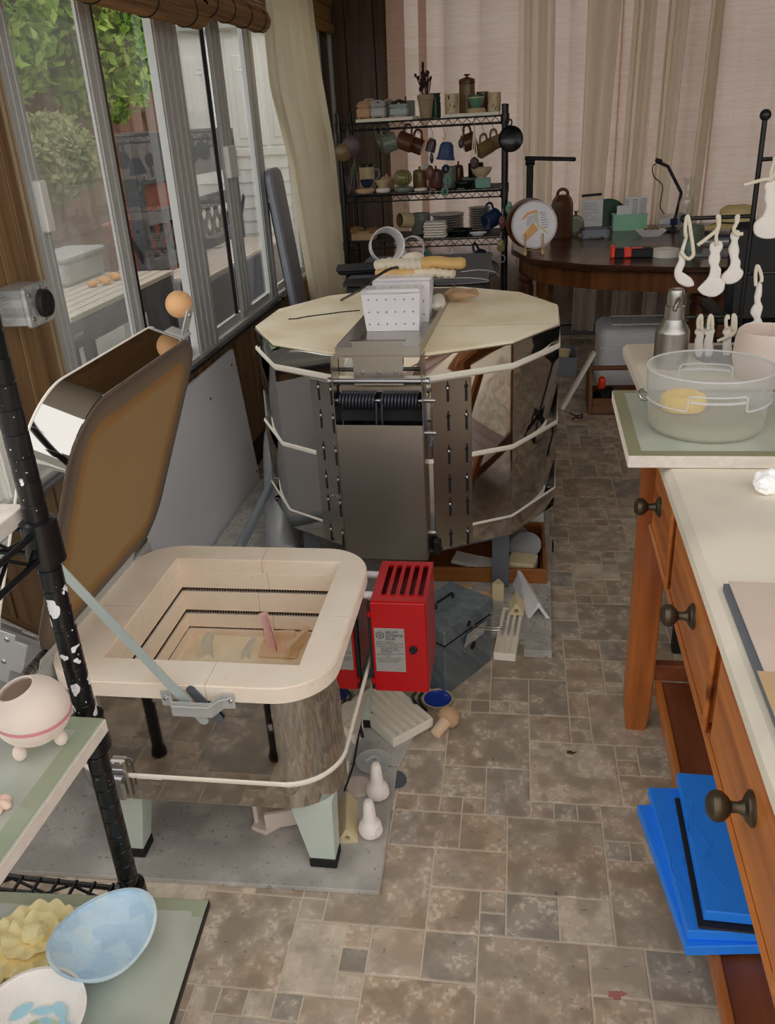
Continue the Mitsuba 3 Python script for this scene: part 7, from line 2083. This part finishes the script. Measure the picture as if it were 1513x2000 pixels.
add(ob, 'box', box(WX + .001, oxf - .012, f0[1] + .004, f1[1] - .004, oz0 + .006, oz1 - .004, .003), 'galv_bright', False)
add(ob, 'cover', prism(rrect(f0[1], f1[1], oz0, oz1, .012, 4), 0, .012, .004).apply_transform(np.array([[0, 0, 1, oxf - .012], [1, 0, 0, 0], [0, 1, 0, 0], [0, 0, 0, 1.0]])), 'galv_bright', False)
oc_ = np.array([oxf, (f0[1] + f1[1]) / 2 + .012, (oz0 + oz1) / 2])
ro = (oz1 - oz0) * .34
so = add(ob, 'socket', frame(lathe([(0, -.001), (ro, -.001), (ro, .010), (ro * .94, .014), (ro * .8, .014), (ro * .78, .011), (0, .011)], 32), oc_, (0, 1, 0), (0, 0, 1), (1, 0, 0)), 'black_matte', 30)
for a, l in ((90, .018), (210, .014), (330, .014), (0, .008)):
    q = oc_ + np.array([.0112, ro * .45 * math.cos(math.radians(a)), ro * .45 * math.sin(math.radians(a))])
    add(so, 'slot', bx(q, (.001, .004, l), 0, (a - 90, 0, 0)), 'dark_void', False)
for yy, zz in ((f0[1] + .02, oz1 - .02), (f1[1] - .02, oz1 - .02), (f0[1] + .02, oz0 + .02), ((f0[1] + f1[1]) / 2 + .012, oz0 + .012), ((f0[1] + f1[1]) / 2 + .012, oz1 - .012)):
    add(ob, 'screw', screw((oxf, yy, zz), (1, 0, 0), .006), 'alu')
for k in range(3):
    add(ob, 'knockout', frame(tube(arc((0, 0, 0), .021, 0, 360, (1, 0, 0), (0, 1, 0), 22)[:-1], .0009, 4, closed=True), (WX + .036, f0[1] + .0035, oz0 + .04 + k * (oz1 - oz0 - .08) / 2), (1, 0, 0), (0, 0, 1), (0, -1, 0)), 'galv_bright', True)

# ================================================================ CLUTTER ON THE FLOOR
G = lambda u, v, z=BT: P(u, v, z=z)
# white tray-like prop under the small kiln
q0, q1, q2 = G(492, 1622), G(583, 1598), G(520, 1630)
wt = thing('ceramic_prop', 'white three-sided ceramic prop lying under the small open kiln', 'ceramic prop')
add(wt, 'base', prism([(q0[0], q0[1]), (q2[0], q2[1] - .005), (q1[0], q1[1]), (q1[0] - .01, q1[1] + .07), (q0[0] + .006, q0[1] + .08)], BT + .0005, BT + .012, .002), 'bisque_pink', False)
add(wt, 'side', tf(box(0, .10, -.005, .005, 0, .05, .002), (q2[0] - .002, q2[1] + .008, BT + .010), (8, 0, 18)), 'bisque_pink', False)
add(wt, 'side', tf(box(0, .08, -.005, .005, 0, .05, .002), (q0[0] + .008, q0[1] + .012, BT + .010), (0, 0, 88)), 'bisque_pink', False)


def tripost(label, a, b, s, stand=False, z=0.0):
    """a triangular kiln post with a round bore"""
    a, b = np.asarray(a, float), np.asarray(b, float)
    d = b - a
    L = np.linalg.norm(d)
    d /= L
    side = np.cross((0, 0, 1.0), d) if not stand else np.array([1.0, 0, 0])
    side /= np.linalg.norm(side)
    up = np.cross(d, side)
    tri = sg.Polygon([(-s, 0), (s, 0), (0, s * 1.72)]).buffer(-.004).buffer(.004, quad_segs=4)
    m = prism(tri.difference(sg.Point(0, s * .6).buffer(s * .25, quad_segs=6)), 0, L)
    return one('kiln_post', label, 'kiln post', frame(m, a, side, up, d), 'post_yellow', 30)


tripost('yellow triangular kiln post lying beside the front right leg of the small kiln', G(679, 1648) + [0, 0, .001], G(680, 1572) + [0, 0, .001], .026)
tripost('short yellow kiln post standing behind the grooved white bar', G(972, 1188, .001) + [0, .012, 0], G(972, 1188, .001) + [0, .012, .082], .022, True)
# mushroom-shaped bisque pieces


def knobpiece(label, u, v, mat='bisque_white', name='bisque_bulb', z0=BT):
    b = P(u, v, z=z0)
    rb = .0265
    pr2 = [(0, 0), (.012, .001)] + [(rb * math.sin(t), rb - rb * math.cos(t)) for t in np.linspace(.6, 2.35, 12)] + [(.0150, rb * 1.98), (.0132, .078), (.0115, .096), (.0082, .103), (0, .105)]
    t = thing(name, label, 'ceramic piece')
    c = np.array([b[0], b[1] + .018, z0 + .0005])
    add(t, 'body', tf(lathe(pr2, 34), c), mat, 50)
    s = np.array([.80, -.55, .10])
    s /= np.linalg.norm(s)
    o = np.cross(s, (0, 0, 1))
    o /= np.linalg.norm(o)
    add(t, 'hollow_rim', frame(lathe([(.006, -.002), (.0105, .0015), (.0135, .0012), (.0155, -.003)], 26), c + [0, 0, rb] + s * rb * .90, o, np.cross(s, o), s), mat, True)
    add(t, 'hollow', frame(lathe([(0, -.0035), (.006, -.003), (.0102, .001)], 22), c + [0, 0, rb] + s * rb * .935, o, np.cross(s, o), s), 'bisque_pink', True)
    return t


knobpiece('white bisque bulb with a tapered neck, farther of the pair on the cement board', 736, 1571)
knobpiece('white bisque bulb with a tapered neck, nearer of the pair', 722, 1646)
q = G(697, 1538)
one('bisque_disc', 'flat white bisque disc lying beside the farther white bulb', 'disc', tf(prism(sg.Point(0, 0).buffer(.034, quad_segs=10).difference(sg.box(-.05, -.05, -.024, .05)), 0, .005, .001), (q[0], q[1], BT + .0005), (0, 0, 30)), 'bisque_pink', False)
q = G(729, 1494)
gd = thing('glass_dish', 'small clear swirled glass dish lying behind the white bulbs', 'dish')
add(gd, 'dish', tf(lathe([(0, 0), (.025, 0), (.042, .010), (.043, .013), (.026, .004), (0, .004)], 32), (q[0], q[1], BT + .0005)), 'frost_shard', 40)
add(gd, 'swirl', tube(spline([(q[0] - .02, q[1], BT + .010), (q[0], q[1] + .014, BT + .014), (q[0] + .016, q[1], BT + .012), (q[0] + .002, q[1] - .01, BT + .016)], 18), .005, 7), 'frost_shard', True)


def grooved(label, near_l, near_r, L, th, n, z0, tilt=0.0, name='grooved_slab', dirn=None):
    """white refractory slab with n rounded grooves along its length"""
    a, b = np.asarray(near_l, float), np.asarray(near_r, float)
    ex = (b - a) / np.linalg.norm(b - a)
    w = np.linalg.norm(b - a)
    ey = np.array([-ex[1], ex[0], 0]) if dirn is None else dirn
    ex3 = np.array([ex[0], ex[1], 0])
    ey = ey * math.cos(tilt) + np.array([0, 0, 1]) * math.sin(tilt)
    ez = np.cross(ex3, ey)
    t = thing(name, label, 'ceramic slab')
    pitch = w / (n + .6)
    pts = [(0, 0), (w, 0), (w, th)]
    for k in reversed(range(n)):
        c = pitch * (k + .8)
        g = pitch * .30
        pts += [(c + g, th), (c + g * .7, th * .5), (c - g * .7, th * .5), (c - g, th)]
    pts += [(0, th)]
    m = prism(sg.Polygon(pts), 0, L * .92)
    cap = box(0, w, 0, th, -L * .04, 0, .002)
    R = lambda m_: frame(m_, a + ey * L * .04 + np.array([0, 0, 0]), ex3, ez, -np.cross(ex3, ez) if np.cross(ex3, ez) @ ey < 0 else np.cross(ex3, ez))
    add(t, 'slab', R(m), 'kiln_white', False)
    add(t, 'end_wall', R(cap), 'kiln_white', False)
    add(t, 'end_wall', R(box(0, w, 0, th, L * .92, L * .96, .002)), 'kiln_white', False)
    return t


grooved('broad white grooved ceramic slab lying below the red control box', G(769, 1461), G(846, 1419), .21, .028, 5, BT, .06)
grooved('narrow white grooved ceramic bar on the floor right of the tool box', P(963, 1289, z=.001), P(1006, 1293, z=.001), .255, .026, 3, .001)
one('kiln_post', 'yellow triangular kiln post lying across the far end of the narrow grooved bar', 'kiln post', (lambda a: frame(prism(sg.Polygon([(-.026, 0), (.026, 0), (0, .045)]).buffer(-.004).buffer(.004).difference(sg.Point(0, .015).buffer(.0075, quad_segs=6)), 0, .07), a, (1, 0, 0), (0, 0, 1), (0, -1, 0)))(P(1008, 1205, z=.026) + np.array([0, .075, .003])), 'post_yellow', 30)
# white angle-shaped ceramic
wa = thing('ceramic_angle', 'white chipped tent-shaped ceramic angle standing on the cement board by the kiln leg', 'ceramic piece')
nr, nl, fl2 = P(1073, 1207, z=.023), P(1030, 1207, z=.023), P(1000, 1142, z=.023)
rn, rf2 = P(1052, 1178, y=2.262), P(1013, 1113, y=2.46)
fr2 = fl2 + (nr - nl) * .9
for lf, q4 in (('left_face', (nl, rn, rf2, fl2)), ('right_face', (nr, rn, rf2, fr2))):
    w4 = np.array(q4)
    th_ = np.cross(w4[1] - w4[0], w4[3] - w4[0])
    th_ = th_ / np.linalg.norm(th_) * .009 * (1 if lf == 'left_face' else -1)
    th_ = th_ * (1 if th_[2] < 0 else -1)
    add(wa, 'face', bumpy(trimesh.convex.convex_hull(np.vstack([w4, w4 + th_])).subdivide().subdivide().subdivide(), .003, 60, 2), 'white_glaze', 30)
one('brick_offcut', 'pale grey brick offcut under the white ceramic angle at the corner of the cement board', 'brick', box(P(1022, 1248, z=.001)[0], P(1075, 1248, z=.001)[0], 2.075, 2.162, .0005, .026, .002), 'cement', False)
# white crumpled card and black stand under the box
q = G(690, 1440)
one('white_wedge', 'creased white plaster wedge standing between the small kiln and the grooved slab', 'plaster wedge', bumpy(trimesh.convex.convex_hull(np.array([G(690, 1436), G(703, 1448), G(706, 1440) + [0, .05, 0], G(690, 1400) + [0, 0, .0], G(716, 1395) + [0, 0, .075], G(708, 1400) + [0, 0, .080], G(692, 1420) + [0, 0, .03]])).subdivide().subdivide(), .0015, 60), 'kiln_white', 20)
bs = thing('wire_stand', 'black bent metal stand behind the grooved slab below the red control box', 'stand')
for pts in (((705, 1362), (700, 1400), (708, 1440)), ((812, 1350), (806, 1366), (828, 1392)), ((826, 1350), (818, 1368), (832, 1388))):
    w = [G(*pts[0], z=.12 if pts[0][0] < 720 else .10), G(*pts[1], z=.06), G(*pts[2], z=BT + .005 if pts[2][0] < 720 else .006)]
    add(bs, 'rod', tube(spline(w, 16), .0045, 7), 'black_paint', True)
q = P(853, 1386, z=.001)
bd = thing('blue_dish', 'small round dish with a cobalt blue inside beside the clay mallet', 'dish')
add(bd, 'body', tf(lathe([(0, 0), (.03, 0), (.041, .012), (.043, .016), (.038, .0155), (.029, .005), (0, .004)], 34), (q[0], q[1] + .03, .0005)), 'cream_ware', 40)
add(bd, 'glaze', tf(lathe([(.0372, .0150), (.028, .0062), (0, .0052)], 34), (q[0], q[1] + .03, .0005)), 'blue_cobalt', True)
q = G(690, 1384)
bd = thing('blue_dish', 'small blue dish half hidden behind the corner of the open kiln', 'dish')
add(bd, 'body', tf(lathe([(0, 0), (.026, 0), (.036, .012), (.038, .016), (.033, .0155), (.025, .005), (0, .004)], 30), (q[0], q[1] + .02, BT + .0005)), 'cream_ware', 40)
add(bd, 'glaze', tf(lathe([(.0325, .0150), (.024, .0062), (0, .0052)], 30), (q[0], q[1] + .02, BT + .0005)), 'blue_cobalt', True)
# clay mallet
c = P(873, 1404, z=.030)
e = P(850, 1434, z=.014)
ml = thing('clay_mallet', 'tan clay mushroom mallet lying on the floor tiles below the tool box', 'mallet')
d = (e - c) / np.linalg.norm(e - c)
x = np.cross(d, (0, 0, 1))
x /= np.linalg.norm(x)
add(ml, 'head', frame(lathe([(0, -.034), (.015, -.031), (.026, -.019), (.0295, -.005), (.026, .006), (.014, .010), (0, .010)], 28), c, x, np.cross(d, x), d), 'tan', 50)
add(ml, 'stem', frame(lathe([(.0165, .004), (.0155, .02), (.0142, np.linalg.norm(e - c)), (.009, np.linalg.norm(e - c) + .003), (0, np.linalg.norm(e - c) + .003)], 22), c, x, np.cross(d, x), d), 'tan_pale', 40)
# dark lint
M('lint', '5c5e66', .95)
q = P(775, 1523, z=.0)
one('lint_patch', 'dark grey fuzzy lint patch on the tiles at the corner of the cement board', 'lint', tf(bumpy(blob((0, 0, 0), (.024, .030, .0016), 3), .004, 60, 4), (q[0], q[1], .0012), (0, 0, 20), (1, 1, .35)), 'lint', True)

# ---------------------------------------------------------------- galvanised tool box
tbx = thing('tool_box', 'dented galvanised steel tool box with a hinged lid and wire latch on the floor', 'tool box')
fa, fb_ = np.array([-.178, 1.878, 0]), np.array([-.058, 2.054, 0])
ex = (fb_ - fa) / np.linalg.norm(fb_ - fa)
ey = np.array([-ex[1], ex[0], 0])
LW, LD = np.linalg.norm(fb_ - fa), .150
FB = lambda m: frame(m, fa, ex, ey, (0, 0, 1))
add(tbx, 'body', FB(box(0, LW, 0, LD, .001, .158, .003)), 'galvanised', False)
add(tbx, 'bead', FB(tube([(0, -.001, .157), (LW, -.001, .157)], .0035, 7)), 'galvanised', True)
add(tbx, 'gap', FB(box(.003, LW - .003, .003, LD - .003, .158, .166)), 'dark_void', False)
lid2 = FB(tf(box(-.004, LW + .004, -.004, LD + .002, 0, .045, .004), (0, 0, .165), (2, 0, 0)))
l2_ = add(tbx, 'lid', lid2, 'galvanised', False)
add(l2_, 'handle', FB(tube([(.07, .085, .212), (.07, .085, .228), (.075, .085, .232), (.14, .085, .232), (.145, .085, .228), (.145, .085, .212)], .004, 7)), 'steel_dark', True)
add(l2_, 'handle_plate', FB(box(.05, .165, .07, .10, .211, .2145, .001)), 'galvanised', False)
add(l2_, 'rivet', FB(screw((.10, -.004, .186), (0, -1, 0), .010, .004)), 'steel_dark')
add(tbx, 'latch', FB(tube(spline([(.115, -.006, .17), (.14, -.012, .165), (.165, -.03, .150), (.185, -.05, .148), (.178, -.055, .146), (.16, -.035, .146), (.135, -.014, .158), (.112, -.008, .164)], 40), .0022, 6)), 'chrome', True)
add(tbx, 'hasp_plate', FB(tf(box(.08, .17, -.0022, -.0002, 0, .05, .0005), (0, -.002, .118), (14, 0, 0))), 'galv_bright', False)
add(tbx, 'lock_hole', FB(frame(lathe([(0, .001), (.010, .001), (.012, 0)], 14), (.125, -.0005, .10), (1, 0, 0), (0, 0, 1), (0, -1, 0))), 'dark_void')

# ---------------------------------------------------------------- wooden tray under the big kiln with its odds and ends
q = P(1066, 1140, z=.023)
TX1, TY0 = q[0] + .002, q[1]
tx0 = TX1 - .42
tdp = .36
tr2 = thing('wooden_tray', 'shallow orange-brown wooden tray of odds and ends under the big kiln', 'tray')
for m in (box(tx0, TX1, TY0, TY0 + .012, .0225, .075, .002), box(tx0, TX1, TY0 + tdp - .012, TY0 + tdp, .0225, .075, .002), box(tx0, tx0 + .012, TY0 + .012, TY0 + tdp - .012, .0225, .075, .002), box(TX1 - .012, TX1, TY0 + .012, TY0 + tdp - .012, .0225, .075, .002)):
    add(tr2, 'side', m, 'tray_wood', False)
add(tr2, 'floor', box(tx0 + .012, TX1 - .012, TY0 + .012, TY0 + tdp - .012, .0235, .0285), 'tray_wood', False)
q = P(1020, 1090, z=.08)
one('yellow_tile', 'olive-yellow ceramic wedge block in the wooden tray', 'ceramic block', tf(box(-.045, .045, -.04, .04, 0, .05, .002), (q[0], TY0 + .07, .029), (0, 0, -12)), 'post_yellow', False)
for k, (u, v, r_, lb_) in enumerate(((1025, 1060, .055, 'upper white oval plaster shape leaning in the wooden tray'), (1005, 1072, .05, 'lower pale oval plaster shape leaning in the wooden tray'))):
    q = P(u, v, y=TY0 + .15 + .06 * k)
    one('plaster_oval', lb_, 'plaster piece', frame(lathe([(0, -.006), (r_, -.006), (r_, .004), (0, .006)], 30), (q[0], TY0 + .14 + .06 * k, .09), (1, 0, .1), (0, .5, .7), (0, -.75, .6)), 'grey_ware', 40)
q = P(1052, 1075, z=.06)
for k in range(4):
    one('cone_pack', f'{ORD[k]} reddish or grey pack from the near end at the right of the wooden tray', 'pack', box(TX1 - .085, TX1 - .035, TY0 + .16 + .03 * k, TY0 + .183 + .03 * k, .029, .062 + .003 * (k % 2), .002), 'pink_glaze' if k % 2 == 0 else 'grey_ware', False, group='packs standing in the wooden tray')
one('black_brush', 'small black tool lying at the right of the wooden tray', 'tool', tube([(TX1 - .026, TY0 + .05, .034), (TX1 - .024, TY0 + .22, .038)], .006, 7), 'black_matte', True)
one('white_carton', 'small white carton behind the wooden tray at the right edge of the big kiln', 'box', box(TX1 - .08, TX1 - .002, TY0 + tdp + .01, TY0 + tdp + .08, .0225, .125, .003), 'white_paint', False)
one('plaster_shard', 'white curved plaster shard lying in the wooden tray behind the kiln leg', 'plaster piece', bumpy(tf(box(-.11, .11, -.04, .04, 0, .015, .004).subdivide().subdivide().subdivide(), (tx0 + .21, TY0 + .10, .031), (0, 8, -10)), .005, 16), 'plaster', 30)
for k, (u, v, an, lb_) in enumerate(((905, 1148, 15, 'broken tan shard on the floor behind the tool box lid'), (955, 1160, -20, 'second broken tan shard close to the kiln leg'), (890, 1158, 60, 'third broken tan shard behind the tool box'))):
    q = P(u, v, z=.024)
    one('clay_shard', lb_, 'shard', tf(prism([(-.03, -.012), (.025, -.016), (.03, .01), (-.01, .018)], 0, .012, .002), (q[0], max(q[1], 2.34), .0225), (0, 0, an)), 'tan', False)

# ---------------------------------------------------------------- scraps and a stain on the tiles
q = P(1114, 1470, z=.001)
one('leaf_scrap', 'small dark brown leaf scrap lying on a large floor tile in the aisle', 'leaf', bumpy(prism([(-.010, -.004), (.004, -.006), (.016, .004), (.006, .002), (.001, .007), (-.008, .005)], 0, .0016, .0004), .0004, 90).apply_translation((q[0], q[1], .0008)), 'brown_glaze', False)
M('red_stain', 'b9766c', .5)
q = P(1204, 1943, z=.0)
for k, (dx, dy, r) in enumerate(((0, 0, .012), (.010, .003, .007), (-.010, -.002, .006))):
    a = np.linspace(0, 2 * PI, 13)[:-1]
    rr_ = r * (1 + .25 * np.sin(3 * a + k) + .2 * np.sin(5 * a))
    add('floor', 'stain', prism(np.c_[q[0] + dx + rr_ * np.cos(a), q[1] + dy + .7 * rr_ * np.sin(a)], .0002, .0006), 'red_stain', False)
